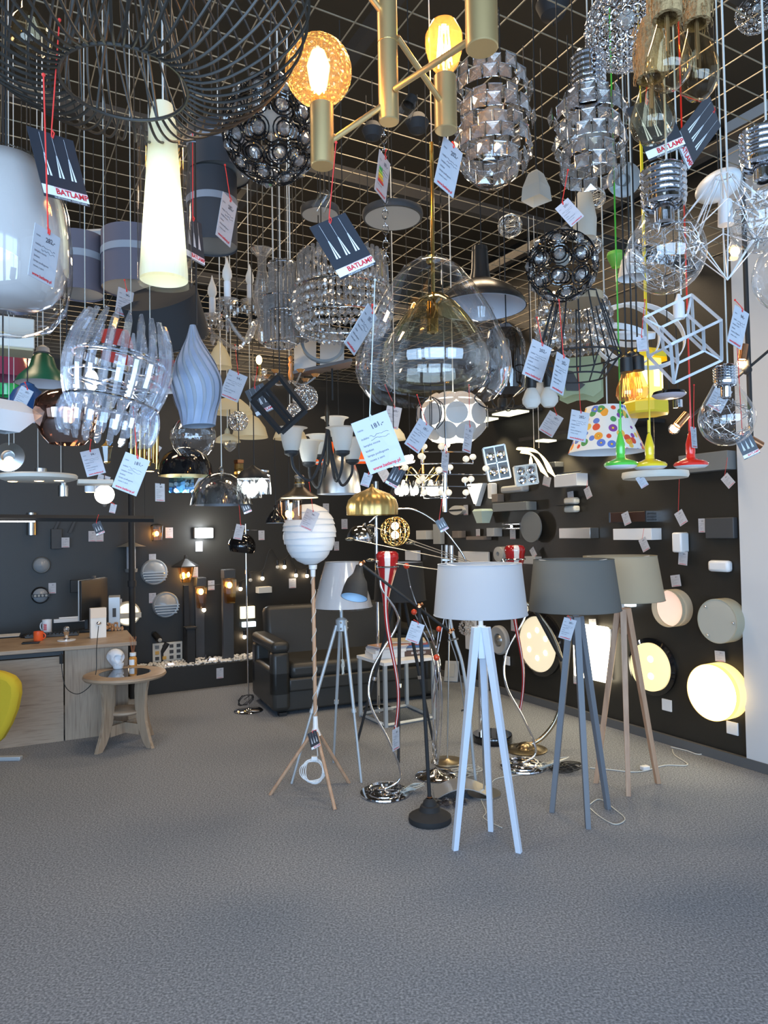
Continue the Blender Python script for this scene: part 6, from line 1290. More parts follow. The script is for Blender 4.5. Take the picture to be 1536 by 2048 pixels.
# --- glass arm chandelier
h = Pend('glass_arm_chandelier', 'clear glass chandelier with white candle bulbs and curved arms', 2.7, 526, 690, cat='chandelier')
h.L('column', crystal, [(4, 505), (24, 500), (10, 515), (9, 540), (16, 570), (20, 600), (10, 640), (14, 665), (8, 685), (0, 690)], 16)
for k, (ex, ey, dd) in enumerate([(425, 640, 0.05), (455, 610, -0.12), (600, 640, 0.1), (560, 620, 0.28), (500, 610, 0.3)]):
    e_ = h.pt(ex, ey, dd); c_ = h.pt(530, 660); m_ = (e_ + c_) / 2 + Vector((0, 0, -0.09)); m2 = c_ * 0.8 + e_ * 0.2 + Vector((0, 0, 0.02))
    a1 = ob('arm', G().tube(bez([c_, m2, m_ , e_ + Vector((0.0, 0, -0.05)), e_], 6), 0.008, 8), crystal, h.t)
    ob('bobeche', G().lathe([(0.008, -0.002), (0.03, 0.006), (0.042, 0.018), (0.038, 0.016), (0.006, 0.002)], 16, Matrix.Translation(e_)), crystal, a1, False)
    ob('candle', G().tube([e_ + Vector((0, 0, 0.0)), e_ + Vector((0, 0, 0.085))], 0.0125, 14), M('candle_white', (.72, .72, .72), .6), a1)
    ob('candle_bulb', G().lathe([(0.009, 0.085), (0.018, 0.105), (0.0165, 0.125), (0.006, 0.155), (0.001, 0.175)], 18, Matrix.Translation(e_)), opal, a1)
    g = G()
    for j in range(6): q = j * PI / 3; p_ = e_ + Vector((0.036 * math.cos(q), 0.036 * math.sin(q), -0.02)); g.facet(p_, 0.009, 0.02, 6); g.facet(p_ + Vector((0, 0, 0.025)), 0.005, 0.006, 6)
    g.facet(e_ + Vector((0, 0, -0.075)), 0.012, 0.028, 6); ob('crystal_drops', g, crystal, a1, False)
h.cord(chrome, 500, 0.003)
# --- crystal tube cluster
h = Pend('crystal_tube_pendant', 'stacked cylinders of upright glass bars bound by silver bands', 2.6, 572, 698)
for x, y0, y1, r_, dd in ((567, 525, 625, 27, 0), (560, 590, 690, 30, 0.02), (590, 600, 680, 24, 0.08)):
    s_ = (h.D + dd) / F; p0 = h.pt(x, y1, dd); hh = (y1 - y0) * s_; g = G(); m_ = 20
    for k in range(m_): q = 2 * PI * k / m_; g.tube([p0 + Vector((r_ * s_ * math.cos(q), r_ * s_ * math.sin(q), 0.0)), p0 + Vector((r_ * s_ * math.cos(q), r_ * s_ * math.sin(q), hh))], 0.0065, 5)
    b_ = ob('glass_bars', g, crystal, h.t, False); g = G()
    for z in (0.0, hh * 0.95): g.ring((p0.x, p0.y, p0.z + z), r_ * s_ + 0.006, 0.003, 32)
    ob('band', g, chrome, b_)
for x in (546, 560, 580): h.cord(cordw, 530, 0.003, x=x)
# --- blue-grey wooden vase pendant
h = Pend('veneer_vase_pendant', 'blue-grey slatted wood veneer pendant shaped like a vase', 1.95, 398, 853, tilt=rad(-3))
vp = [(6, 650), (14, 675), (27, 700), (40, 725), (49, 750), (51, 772), (46, 800), (38, 825), (33, 852)]
sm = bez([(r_, 0, y) for r_, y in vp], 4); pr = [(v.x, v.z) for v in sm]
vm = ramp_col(M('blue_grey_veneer', (.25, .31, .42), .6), 6, [(.20, .26, .37), (.29, .35, .46)], vecscale=(6, 6, .6)); vm2 = translucent('pale_veneer_gap', (.42, .46, .52), .3)
h.L('inner_shade', vm2, [(r_ * 0.955, y) for r_, y in pr], 40)
N_ = 15
for k in range(N_):
    vs = []; wd = 2 * PI / N_ * 0.62
    for i, (r_, y) in enumerate(pr):
        u = i / (len(pr) - 1); tw = 1.25 * math.sin(u * PI * 0.9) ** 1.0 * (u - 0.1) + 0.25 * u; full = 1.0 if u < 0.78 else 1 + (u - 0.78) * 3.0
        for e_ in (-1, 1): a_ = 2 * PI * k / N_ + tw + e_ * wd / 2 * min(full, 1.62); vs.append(h.M @ Vector((r_ * h.s * math.cos(a_), r_ * h.s * math.sin(a_), h.z(y))))
    ob('veneer_slat', G().add(vs, [(2 * i, 2 * i + 1, 2 * i + 3, 2 * i + 2) for i in range(len(pr) - 1)]), vm, h.t)
h.cord(cordb, 650, 0.003, x=404)
# --- big black disc drum
h = Pend('black_drum_pendant', 'large tilted black drum pendant seen from below, left of the glass chandelier', 2.4, 335, 650); T = Matrix.Rotation(rad(38), 4, 'X') @ Matrix.Rotation(rad(-6), 4, 'Y')
ob('lamp_shade', G().lathe([(0, -0.05), (0.122, -0.05), (0.128, -0.045), (0.128, 0.10), (0, 0.10)], 56, T), matt, h.t); ob('rim', G().ring((0, 0, -0.05), 0.127, 0.0015, 48, T), dgrey, h.t); h.cord(cordb, 600)
# --- red drum
h = Pend('red_drum_pendant', 'red drum pendant partly hidden by the crystal blades and vase lamp', 2.7, 330, 782); sh = h.L('lamp_shade', M('red_fabric', (.42, .03, .02), .8), [(30, 782), (30, 725)], 40); h.L('shade_lining', white, [(29.2, 782), (29.2, 725)], 40, par=sh); h.cord(cordb, 725)
h = Pend('red_drum_pendant', 'dark red drum pendant glimpsed through the crystal blades', 2.7, 235, 735); sh = h.L('lamp_shade', M('red_fabric', (.42, .03, .02), .8), [(30, 735), (30, 665)], 40); h.L('shade_lining', white, [(29.2, 735), (29.2, 665)], 40, par=sh); h.cord(cordb, 670)
# --- clear small globe; smoked copper globe
h = Pend('glass_globe_pendant', 'clear glass globe pendant directly under the veneer vase', 2.4, 387, 910); h.L('glass_globe', thin('clear_glass'), [(28, 910), (38, 898), (45, 878), (44, 862), (34, 846), (18, 836), (5, 832)], 44); h.L('silver_top', thin('silvered_glass', tint=(.5, .5, .5), k=.8, add=.3), [(44.3, 864), (34.5, 846), (18.5, 836), (5.5, 832)], 44); h.cord(cordb, 832)
h = Pend('smoked_globe_pendant', 'smoked copper glass globe pendant with a glowing bulb', 2.0, 134, 888); h.L('glass_globe', thin('copper_mirror_glass', tint=(.40, .30, .26), refl=(.85, .62, .52), k=.75, add=.42), [(33, 888), (47, 872), (57, 850), (62, 826), (58, 804), (44, 788), (22, 781), (5, 779)], 48); h.B('bulb', M('warm_globe_glow', (1, .8, .6), .4, es=14, ec=(1, .72, .45)), 141, 833, 9, 1.5); h.cord(cordb, 779); h.light(141, 840, 1.2)
# --- coloured shades, far left
dome('dark green enamel dome pendant with white inside', 2.6, 86, 702, 768, 53, M('green_enamel', (.01, .09, .045), .3), M('white_enamel_in', (.6, .6, .64)), prof=[(12, 708), (20, 715), (26, 735), (46, 755), (53, 768)], capm=lgrey, neck=11, cord=cordw)
dome('crimson dome pendant at the left edge', 2.9, 8, 715, 757, 45, M('crimson_cloth', (.22, .02, .06), .6), prof=[(36, 716), (40, 728), (45, 757)], neck=30)
dome('blue enamel pendant with white rim behind the white faceted shade', 2.5, 55, 775, 838, 54, M('blue_enamel', (.02, .08, .22), .35), M('white_enamel_in', (.6, .6, .64)), prof=[(14, 772), (26, 782), (50, 828), (54, 838)], neck=12)
h = Pend('faceted_shade_pendant', 'white faceted square shade pendant at the left edge', 1.95, 6, 864); T = Matrix.Rotation(rad(20), 4, 'Z')
ob('lamp_shade', G().lathe(h.prof([(30, 864), (72, 828), (34, 803), (0, 801)]), 4, T), white, h.t, False); h.cord(cordb, 803)
h = Pend('box_pendant', 'cream square box ceiling lamp under the egg pendant', 2.4, 18, 705); T = Matrix.Rotation(rad(29), 4, 'Z')
ob('glass_box', G().box((0, 0, h.z(672)), (0.15, 0.13, 0.10), T), offwhite, h.t, bev=0.004); ob('trim', G().box((0, 0, h.z(702)), (0.14, 0.12, 0.012), T), cream_sh, h.t); h.cord(cordb, 660)
h = Pend('green_glass_pendant', 'small bright green glass shade at the left edge', 3.1, 14, 792); h.L('lamp_shade', M('green_glass', (.03, .45, .12), .15), [(18, 792), (22, 768), (8, 758)], 32); h.cord(cordb, 760)
h = Pend('crystal_cup_lamp', 'small lit crystal lamp between the crimson and green domes', 3.0, 62, 738); h.L('cup', crystal, [(4, 738), (14, 722), (16, 712)], 12, smooth=False); h.B('bulb', bulb_y, 60, 726, 4); h.cord(cordb, 712); h.light(60, 722, 1.0)
h = Pend('red_glass_pendant', 'small translucent red glass shade beside the crimson dome', 3.0, 44, 745); h.L('lamp_shade', M('red_glass', (.6, .02, .03), .1), [(8, 745), (12, 722), (6, 714)], 8, smooth=False); h.cord(cordb, 716)
# --- white ring with spots
h = Pend('spot_ring_pendant', 'flat white disc pendant with three glowing spots and hanging steel cylinder', 2.7, 77, 960); h.L('disc', offwhite, [(0, 962), (60, 962), (72, 958), (73, 952), (70, 949), (0, 948)], 56)
for x in (25, 78, 118): h.L('spot_glow', M('spot_warm', (1, .8, .5), .4, es=5, ec=(1, .72, .38)), [(0, 963.5), (9, 962.6)], 16, x=x)
for x in (28, 76, 122): h.cord(cordw, 948, 0.0013, x=x, name='suspension_wire')
h.L('canopy', steel, [(0, 950), (11, 949), (11, 937), (0, 936)], 24, x=82)
h = Pend('cylinder_spot', 'small brushed steel cylinder spot right under the white disc pendant', 2.9, 126, 994); h.L('cylinder', steel, [(0, 994), (9, 993), (9, 971), (0, 970)], 24); h.L('neck', steel, [(6, 971), (6, 962)], 16); h.cord(cordb, 962, 0.0013)
h = Pend('disc_spot', 'round brushed metal disc lamp with lit halogen at the left edge', 2.3, 18, 915); T = Matrix.Rotation(rad(80), 4, 'X') @ Matrix.Rotation(rad(12), 4, 'Y')
ob('disc', G().lathe([(30 * h.s, 0), (30 * h.s, 0.006), (13 * h.s, 0.012), (11 * h.s, 0.0), (0, 0)], 48, T), steel, h.t); ob('halogen', G().ball((0, -0.012, 0), 10 * h.s, 16, 10, .5, Matrix.Rotation(rad(80), 4, 'X')), M('halogen_glow', (1, .8, .6), .4, es=3, ec=(1, .7, .4)), h.t); h.cord(cordw, 890, .0013)
# --- opal globe lit with square plate
h = Pend('opal_globe_lamp', 'glowing round opal globe lamp on the left, under a white square canopy', 3.6, 209, 1008); h.B('globe', M('opal_glow', (1, .98, .9), .4, es=3.5, ec=(1, .97, .86)), 209, 989, 19, n=24); h.L('finial', steel, [(5, 1009), (3, 1013), (0, 1014)], 12); h.cord(cordb, 972); h.light(209, 975, 2.0, (1, .95, .85), .08)
h = Pend('square_plate_lamp', 'white square plate ceiling lamp with a small lit cylinder', 3.3, 190, 968); T = Matrix.Rotation(rad(25), 4, 'Z'); ob('plate', G().box((0, 0, h.z(965)), (0.15, 0.13, 0.02), T), offwhite, h.t, bev=.003); h.L('cylinder', white, [(10, 972), (10, 984), (0, 984)], 20, x=180); h.L('glow', bulb_y, [(0, 985), (8, 984.5)], 16, x=180); h.cord(cordb, 955)
h = Pend('glass_lantern', 'small brass and glass lantern pendant behind the price cards on the left', 3.0, 214, 925); h.L('glass', thin('clear_glass'), [(6, 925), (11, 893)], 6, smooth=False); h.L('frame', brass, [(12, 893), (4, 885), (1, 880)], 6, smooth=False); h.L('bottom', brass, [(0, 928), (7, 925), (7, 923)], 6, smooth=False); h.cord(cordb, 882)
# --- gold rods
h = Pend('gold_rod_pendant', 'bundle of upright gold metal tubes behind the crystal drum', 3.0, 285, 940); 
for k, x in enumerate((262, 271, 280, 289, 298, 307, 314)): ob('gold_tube', G().tube([h.pt(x, 938 - (k % 3) * 6, 0.03 * (k % 2)), h.pt(x, 850, 0.03 * (k % 2))], 0.0075, 12), brass, h.t)
h.L('bottom_glow', bulb_y, [(0, 944), (8, 943)], 12, x=300); h.cord(cordb, 850)
# --- lit glass jars
h = Pend('glass_jar_lamp', 'pair of brilliant lit clear glass jar shades', 2.9, 508, 996)
for x, y0, y1, dd in ((492, 952, 994, 0), (524, 945, 988, 0.05), (506, 955, 996, 0.14)):
    p_ = h.pt(x, y1, dd); s_ = (h.D + dd) / F; hh = (y1 - y0) * s_; j = ob('jar', G().lathe([(19 * s_, 0), (17 * s_, hh * .85), (14 * s_, hh * .92), (14 * s_, hh)], 32, Matrix.Translation(p_)), thin('clear_glass'), h.t)
    ob('bulb', G().ball(p_ + Vector((0, 0, hh * .45)), 8 * s_, 12, 8, 1.6), M('brilliant', (1, 1, 1), .4, es=14, ec=(.95, 1, .98)), j); ob('lid', G().lathe([(15 * s_, hh), (15 * s_, hh + .008), (0, hh + .01)], 24, Matrix.Translation(p_)), chrome, j); lamp_light(h.t, p_ + Vector((0, 0, hh * .4)), 2.5, (.92, 1, .97))
h.L('holder_dome', black, [(32, 958), (26, 945), (8, 935), (2, 930)], 32, x=506); h.cord(cordb, 932)
# --- brown arm chandelier with tulip shades
h = Pend('tulip_arm_chandelier', 'dark brown arm chandelier with white frosted tulip shades', 2.95, 665, 950, cat='chandelier')
ctr = h.pt(655, 900); h.L('column', bronze, [(2, 810), (5, 825), (3, 850), (6, 890), (4, 925), (0, 935)], 20, x=656)
for k, (x, y, dd) in enumerate([(583, 908, -.12), (618, 930, .12), (685, 908, -.14), (705, 925, .14), (640, 915, .34), (670, 880, .36)]):
    e_ = h.pt(x, y, dd); c_ = h.pt(656, 850); m1 = (c_ + e_) / 2; m1.z = e_.z - 0.10; a1 = ob('arm', G().tube(bez([c_, c_ * .85 + e_ * .15 + Vector((0, 0, -.1)), m1, e_ * .92 + c_ * .08 + Vector((0, 0, -.07)), e_], 6), 0.006, 8), matt, h.t)
    ob('cup', G().lathe([(0.01, -0.01), (0.028, 0.0), (0.03, 0.012)], 20, Matrix.Translation(e_)), matt, a1); ob('tulip_shade', G().lathe([(0.026, 0.008), (0.034, 0.03), (0.040, 0.06), (0.043, 0.085), (0.052, 0.1), (0.066, 0.104)], 24, Matrix.Translation(e_)), frost, a1)
h.cord(cordb, 800, .004)
# --- orange fringed shades
for x, y, lb in ((655, 928, 'orange pleated fabric shade seen between the chandelier arms'), (728, 925, 'orange pleated fabric shade right of the steel bell')): h = Pend('orange_shade_pendant', lb, 3.6, x, y); h.L('lamp_shade', translucent('orange_fabric', (.75, .12, .03), .4, es=.25, ec=(1, .2, .03)), [(24, y), (20, y - 18), (10, y - 50)], 16, smooth=False); h.L('hem', white, [(24.5, y), (23.8, y - 4)], 32); h.cord(cordb, y - 50)
# --- cream scallop shades etc in the middle distance
for x, yt, yb, r_, D_, lb in ((462, 795, 826, 42, 3.3, 'large cream bowl pendant right of the veneer vase'), (440, 690, 735, 24, 3.2, 'small cream bell pendant behind the chandelier drops'), (500, 830, 875, 36, 3.5, 'cream scalloped bowl pendant beside the arm chandelier'), (580, 850, 878, 34, 3.5, 'cream brimmed bell shade pendant above the tulip shades'), (455, 868, 884, 26, 3.3, 'pale green low bell pendant in the middle distance'), (790, 855, 880, 22, 3.6, 'pale round shade glowing at its lower rim')):
    h = dome(lb, D_, x, yt, yb, r_, cream_sh, prof=[(6, yt), (r_ * .5, yt + (yb - yt) * .15), (r_ * .85, yt + (yb - yt) * .55), (r_, yb)], cord=cordw); 
h = Pend('mosaic_bowl_pendant', 'clear cut-glass bowl pendant under the pale green bell', 3.3, 460, 902); h.L('bowl', crystal, [(15, 885), (12, 895), (5, 901), (0, 904)], 12, smooth=False); h.cord(cordb, 885)
# --- frosted tulips up high and white cups
h = Pend('square_tulip_pendant', 'frosted white square tulip glass pendant right of the crystal cube', 2.4, 1073, 402); h.L('glass_shade', frost, [(31, 402), (28, 375), (16, 348), (8, 342)], 4, smooth=False); h.cord(cordb, 345)
h = Pend('white_cup_lamp', 'white cone cup spotlight tilted toward the room beside the giant bulb', 2.6, 1250, 392); T = Matrix.Rotation(rad(-62), 4, 'X'); ob('cup', G().lathe([(33 * h.s, 0), (30 * h.s, .04), (18 * h.s, .10), (0, .12)], 36, Matrix.Translation((0, 0, .06)) @ T), white, h.t); ob('socket', G().lathe([(12 * h.s, .0), (12 * h.s, .05)], 20, Matrix.Translation((0, 0, .06)) @ T), lgrey, h.t); h.cord(cordw, 350)
h = Pend('white_oval_lamp', 'white oval shell lamp behind the diamond wire cage', 2.6, 1437, 372); T = Matrix.Translation((0, 0, 0.0)) @ Matrix.Rotation(rad(-22), 4, 'Y'); ob('shell', G().ball((0, 0, 0), 46 * h.s, 28, 18, .62, T), white, h.t); h.cord(cordb, 350)
h = Pend('frosted_tube_pendant', 'frosted white glass pendant behind the small black ring ball', 2.8, 1170, 475); h.L('glass_shade', frost, [(22, 478), (24, 440), (16, 390), (6, 378)], 32); h.cord(cordb, 380)
h = Pend('white_leaf_pendant', 'white flared cone pendant behind the giant wire bulb', 2.6, 1266, 556); h.L('lamp_shade', white, [(30, 556), (22, 520), (8, 500)], 32); h.cord(cordw, 500, .003); 
h = Pend('green_leaf_pendant', 'bright green cone shade next to the giant wire bulb', 2.7, 1232, 535); h.L('lamp_shade', M('leaf_green', (.2, .55, .08), .4), [(8, 535), (18, 512), (16, 505)], 20); h.cord(M('green_cord', (.1, .5, .05), .5), 508, .003)
# --- black bulbs trio
h = Pend('opal_bulb_trio', 'three white opal bulbs on black sockets under a price card', 2.7, 1080, 826)
for x, y, dd in ((1063, 800, 0), (1098, 798, .02), (1082, 788, .08)):
    p_ = h.pt(x, y, dd); b_ = ob('bulb', G().lathe([(0, -.034), (.02, -.03), (.034, -.012), (.035, .004), (.024, .032), (.016, .045)], 24, Matrix.Translation(p_)), opal, h.t); ob('socket', G().lathe([(.017, .044), (.02, .05), (.02, .10), (0, .102)], 20, Matrix.Translation(p_)), black, b_); ob('cord', G().tube([p_ + Vector((0, 0, .1)), Vector((p_.x, p_.y, ZG - h.o.z))], .002, 5), cordb, b_)
# --- pale cube with wavy edge
h = Pend('picture_cube_lamp', 'pale green square nursery lamp with wavy lower edge', 3.1, 1160, 800); T = Matrix.Rotation(rad(-20), 4, 'Z'); wv = [(-.095, .02), (-.06, -.0), (-.02, .012), (.02, .012), (.06, -.004), (.095, .02), (.095, .17), (-.095, .17)]
ob('glass_panel', G().prism(wv, -.08, -.075, T).prism(wv, .075, .08, T), translucent('pale_green_panel', (.50, .58, .40), .4), h.t, False); ob('top_plate', G().box((0, 0, .165), (.17, .14, .01), T), offwhite, h.t); ob('painted_shape', G().prism([(-.05, .03), (.0, .025), (.03, .05), (0, .065), (-.02, .11), (-.05, .12), (-.055, .06)], -.0835, -.081, T), dgrey, h.t); h.cord(cordb, 745)
# --- balloon of discs pendant
h = Pend('disc_shell_pendant', 'large white pendant of overlapping round discs glowing at the gaps', 3.3, 906, 882)
h.L('inner_shell', M('glow_gap', (1, 1, .9), .5, es=1.6, ec=(1, .97, .82)), [(40, 881), (58, 866), (66, 845), (66, 825), (58, 805), (38, 792), (10, 786)], 48)
R_ = 69 * h.s; Rz = 50 * h.s; zc = h.z(836)
dm_ = M('shell_disc', (.55, .50, .45), .5)
for i, lat in enumerate((-38, 0, 38)):
    m_ = 9
    for k in range(m_):
        q = 2 * PI * (k + .5 * (i % 2)) / m_ + .2; la = rad(lat); u = Vector((math.cos(la) * math.cos(q), math.cos(la) * math.sin(q), math.sin(la))); p_ = Vector((u.x * R_, u.y * R_, zc + u.z * Rz)); nr_ = Vector((u.x, u.y, u.z * 1.2)).normalized(); rd = 21.5 * h.s
        ob('disc', G().lathe([(0, .004), (rd, 0), (rd, .002), (0, .006)], 24, Matrix.Translation(p_) @ nr_.to_track_quat('Z', 'Y').to_matrix().to_4x4()), dm_, h.t)
h.cord(cordw, 788, .003); h.light(906, 845, 3, (1, .95, .8), .06)
# --- tree of little globes
h = Pend('globe_tree_chandelier', 'chrome stem chandelier with five crossbars of small round globes', 3.15, 891, 1025, cat='chandelier'); ob('stem', G().tube([h.pt(890, 1024), h.pt(890, 890)], .010, 14), chrome, h.t)
for y, ex in ((903, [(848, 893, .1), (883, 893, -.1), (894, 890, .2), (932, 893, -.05)]), (926, [(842, 912, 0), (845, 914, .2), (932, 918, 0), (946, 914, .15)]), (948, [(810, 935, 0), (878, 940, -.2), (900, 935, .2), (972, 937, 0)]), (972, [(838, 962, .1), (845, 957, 0), (930, 960, .1), (942, 958, 0)]), (995, [(848, 985, 0), (883, 985, .1), (897, 985, -.1), (932, 985, 0)])):
    for x, gy, dd in ex:
        a1 = ob('arm', G().tube([h.pt(890, y), h.pt(x, y + 1, dd), h.pt(x, gy + 5, dd)], .003, 6), chrome, h.t); ob('globe', G().ball(h.pt(x, gy, dd), 7 * h.s, 14, 10, .9), M('small_opal_glow', (.9, .75, .55), .4, es=.25, ec=(1, .82, .55)), a1)
h.cord(chrome, 890, .004)
# --- row of lit glass cones
h = Pend('glass_cone_chandelier', 'brass chandelier with brightly lit clear glass cone shades', 3.7, 850, 1000, cat='chandelier')
for x, dd in ((795, .1), (812, 0), (832, .2), (858, 0), (872, .2), (885, .05)):
    p_ = h.pt(x, 992, dd); j = ob('glass_cone', G().lathe([(.045, 0), (.018, .085)], 24, Matrix.Translation(p_)), thin('clear_glass'), h.t); ob('bulb', G().ball(p_ + Vector((0, 0, .03)), .016, 10, 8, 1.5), M('brilliant_warm', (1, 1, .9), .4, es=9, ec=(1, .96, .82)), j)
    ob('arm', G().tube(bez([p_ + Vector((0, 0, .08)), p_ + Vector((.03, 0, .15)), h.pt(846, 965, .1)], 6), .004, 8), brass, j)
ob('stem', G().tube([h.pt(846, 990, .1), h.pt(844, 850, .1)], .008, 10), brass, h.t); h.cord(cordb, 850); h.light(840, 985, 7, (1, .96, .85), .1)
h = Pend('tube_light', 'long bright glass tube light on chrome mounts above the glass cones', 3.6, 815, 925); ob('tube', G().tube([h.pt(772, 924), h.pt(824, 914, .1)], .014, 12), M('tube_glow', (1, 1, .9), .4, es=4, ec=(1, 1, .9)), h.t); ob('mount', G().tube([h.pt(770, 932), h.pt(828, 921, .1)], .012, 4), steel, h.t); h.cord(cordb, 925, x=790); h.cord(cordb, 920, x=820)
# --- black square frame
h = Pend('square_frame_pendant', 'black flat metal square frame pendant hanging on its corner', 2.5, 565, 862); cs = [h.pt(559, 752), h.pt(612, 820), h.pt(562, 865), h.pt(505, 800)]
g = G()
for i in range(4): g.tube([cs[i], cs[(i + 1) % 4]], .011, 4)
g.tube([(cs[0] + cs[3]) / 2, (cs[1] + cs[2]) / 2], .008, 4); g.tube([cs[0] * .35 + cs[3] * .65, cs[1] * .35 + cs[2] * .65], .008, 4); ob('frame', g, matt, h.t, False); h.cord(cordb, 755, x=559)
# --- grey fabric drums high at left
for x, y0, y1, r_, D_, lb in ((438, 268, 352, 62, 2.3, 'dark grey double drum shade with pale band behind the glass cylinder, upper'), (425, 352, 495, 50, 2.3, 'dark grey drum shade with pale rim, below the upper double drum'), (270, 470, 580, 64, 2.5, 'mauve grey drum shade with silver ring behind the cone lamp'), (160, 475, 590, 46, 2.5, 'mauve grey drum shade behind the egg pendant')):
    h = Pend('drum_shade_pendant', lb, D_, x, y1); mt = M('charcoal_fabric', (.045, .042, .045), .8) if x > 400 else M('mauve_fabric', (.12, .10, .12), .8); sh = h.L('lamp_shade', mt, [(r_, y1), (r_, y0)], 48)
    yb_ = y0 + (y1 - y0) * .45; h.L('pale_band', M('pale_band_fabric', (.28, .28, .30), .7), [(r_, yb_), (r_, yb_ - 14)], 48, par=sh, off=.002); h.L('diffuser', frost if x < 400 else grey, [(0, y1 - 3), (r_ - 1, y1 - 3)], 48, par=sh); h.cord(cordb, y0)
# --- various discs and black plafonds up in the grid
for x, y, r_, D_, m_, lb in ((785, 432, 62, 2.9, dgrey, 'dark round flat pendant with grey underside in the upper middle'), (640, 425, 40, 2.9, dgrey, 'dark tilted plate lamp beside the left dark price card'), (1310, 952, 64, 3.6, offwhite, 'thin white round disc pendant low over the right wall')):
    h = Pend('disc_pendant', lb, D_, x, y); h.L('disc', m_, [(0, y + 5), (r_ * .96, y + 5), (r_, y), (r_ * .98, y - 8), (0, y - 9)], 48); h.L('underside', lgrey if m_ is dgrey else offwhite, [(0, y + 5.6), (r_ * .9, y + 5.4)], 40); h.cord(cordb, y - 8, .0018)
h = Pend('pink_disc_pendant', 'dark round pendant with a pale pink disc face', 2.9, 1338, 795); h.L('face', M('pale_pink', (.62, .55, .60), .4), [(0, 796), (26, 795), (33, 790)], 40); h.L('cover', gloss_black, [(33, 790), (30, 784), (5, 780)], 40); h.cord(cordb, 781)
h = Pend('chrome_cup_spot', 'small chrome cylinder spot under the pink disc pendant', 3.1, 1356, 816); h.L('cylinder', chrome, [(0, 816), (9, 815), (9, 800), (0, 799)], 24); h.cord(cordb, 800)
h = Pend('smoked_jar_pendant', 'tall smoked glass jar pendant behind the clear glass bell', 2.5, 1012, 790); h.L('glass_jar', thin('smoked_glass', tint=(.4, .38, .36), k=.9, add=.1), [(20, 792), (38, 780), (42, 750), (41, 690), (32, 662), (14, 650)], 40); h.cord(cordb, 650)
h = Pend('cage_bulb_pendant', 'black cage pendant of bent rods in front of the disc shell', 2.9, 862, 858); g = G()
for k in range(8): q = 2 * PI * k / 8; u = Vector((math.cos(q), math.sin(q), 0)); g.tube(bez([u * .01 + Vector((0, 0, .13)), u * .05 + Vector((0, 0, .10)), u * .055 + Vector((0, 0, .04)), u * .025], 5), .002, 5)
ob('cage', g, matt, h.t); h.cord(cordb, 800)
h = Pend('black_arm_chandelier', 'black iron chandelier with thin curled arms above the wall board', 3.2, 1005, 812, cat='chandelier'); h.L('hub', black, [(0, 822), (10, 815), (10, 800), (3, 790)], 20)
for k in range(8): q = 2 * PI * k / 8 + .2; u = Vector((math.cos(q), math.sin(q), 0)); ob('arm', G().tube(bez([Vector((0, 0, .0)), u * .05 + Vector((0, 0, -.015)), u * .10 + Vector((0, 0, .0)), u * .13 + Vector((0, 0, .03)), u * .12 + Vector((0, 0, .05))], 5), .003, 6), black, h.t)
h.cord(cordb, 792)
# panels: white framed glass plates behind the chandelier
h = Pend('glass_plate_lamp', 'dark wood framed ceiling lamp with two frosted glass plates', 2.9, 640, 720); o1 = [h.pt(588, 672), h.pt(668, 655), h.pt(690, 712), h.pt(590, 748)]
def plate(nm, c4, m, th=.004):
    pts = [Vector(q) for q in c4]; n_ = (pts[1] - pts[0]).cross(pts[3] - pts[0]).normalized() * th; ob(nm, G().add(pts + [p_ + n_ for p_ in pts], [(0, 1, 2, 3), (7, 6, 5, 4), (0, 4, 5, 1), (1, 5, 6, 2), (2, 6, 7, 3), (3, 7, 4, 0)]), m, h.t, False)
plate('glass_plate', [h.pt(588, 690, .05), h.pt(632, 672, .05), h.pt(632, 738, .0), h.pt(588, 744, .0)], lgrey); plate('glass_plate', [h.pt(640, 668, .05), h.pt(688, 660, .05), h.pt(688, 722, 0), h.pt(640, 730, 0)], lgrey); plate('wood_frame', [h.pt(586, 748, -.01), h.pt(705, 722, -.01), h.pt(700, 735, .1), h.pt(590, 756, .1)], M('dark_wood', (.05, .03, .02), .4), .012); h.cord(cordb, 690)
h = Pend('halo_ring_pendant', 'flat grey ring pendant in front of the glass plates', 2.75, 645, 690); T = Matrix.Rotation(rad(70), 4, 'X') @ Matrix.Rotation(rad(10), 4, 'Y'); ob('ring', G().lathe([(38 * h.s, 0), (44 * h.s, 0), (44 * h.s, .012), (38 * h.s, .012), (38 * h.s, 0)], 56, T), grey, h.t); h.cord(cordb, 650)
# wood-armed candelabra and lit candle
h = Pend('wood_arm_chandelier', 'small chandelier with turned orange wood column and glass drops', 2.9, 582, 760, cat='chandelier'); h.L('column', M('orange_wood', (.45, .17, .04), .3), [(0, 765), (4, 760), (6, 748), (4, 735), (6, 728), (3, 724), (5, 718), (3, 712)], 20)
for k in range(6): q = 2 * PI * k / 6; u = Vector((math.cos(q), math.sin(q), 0)); a1 = ob('arm', G().tube(bez([Vector((0, 0, .0)), u * .05 + Vector((0, 0, -.02)), u * .10 + Vector((0, 0, .01))], 5), .004, 8), crystal, h.t); ob('cup', G().lathe([(.008, 0), (.018, .012), (.006, .014)], 14, Matrix.Translation(u * .10 + Vector((0, 0, .01)))), M('orange_wood', (.45, .17, .04), .3), a1)
h.cord(chrome, 712)
h = Pend('candle_chandelier', 'brass candle lamp with one glowing candle bulb and glass ball', 2.85, 518, 760, cat='chandelier'); h.L('candle', brass, [(6, 755), (5, 735), (5, 730)], 16); h.B('bulb', M('candle_glow', (1, .7, .4), .4), 518, 720, 6, 1.6); h.L('tray', crystal, [(4, 762), (14, 760), (17, 754)], 12, smooth=False); h.B('glass_ball', crystal, 528, 744, 7); h.cord(cordb, 700); h.light(518, 716, 1.5)
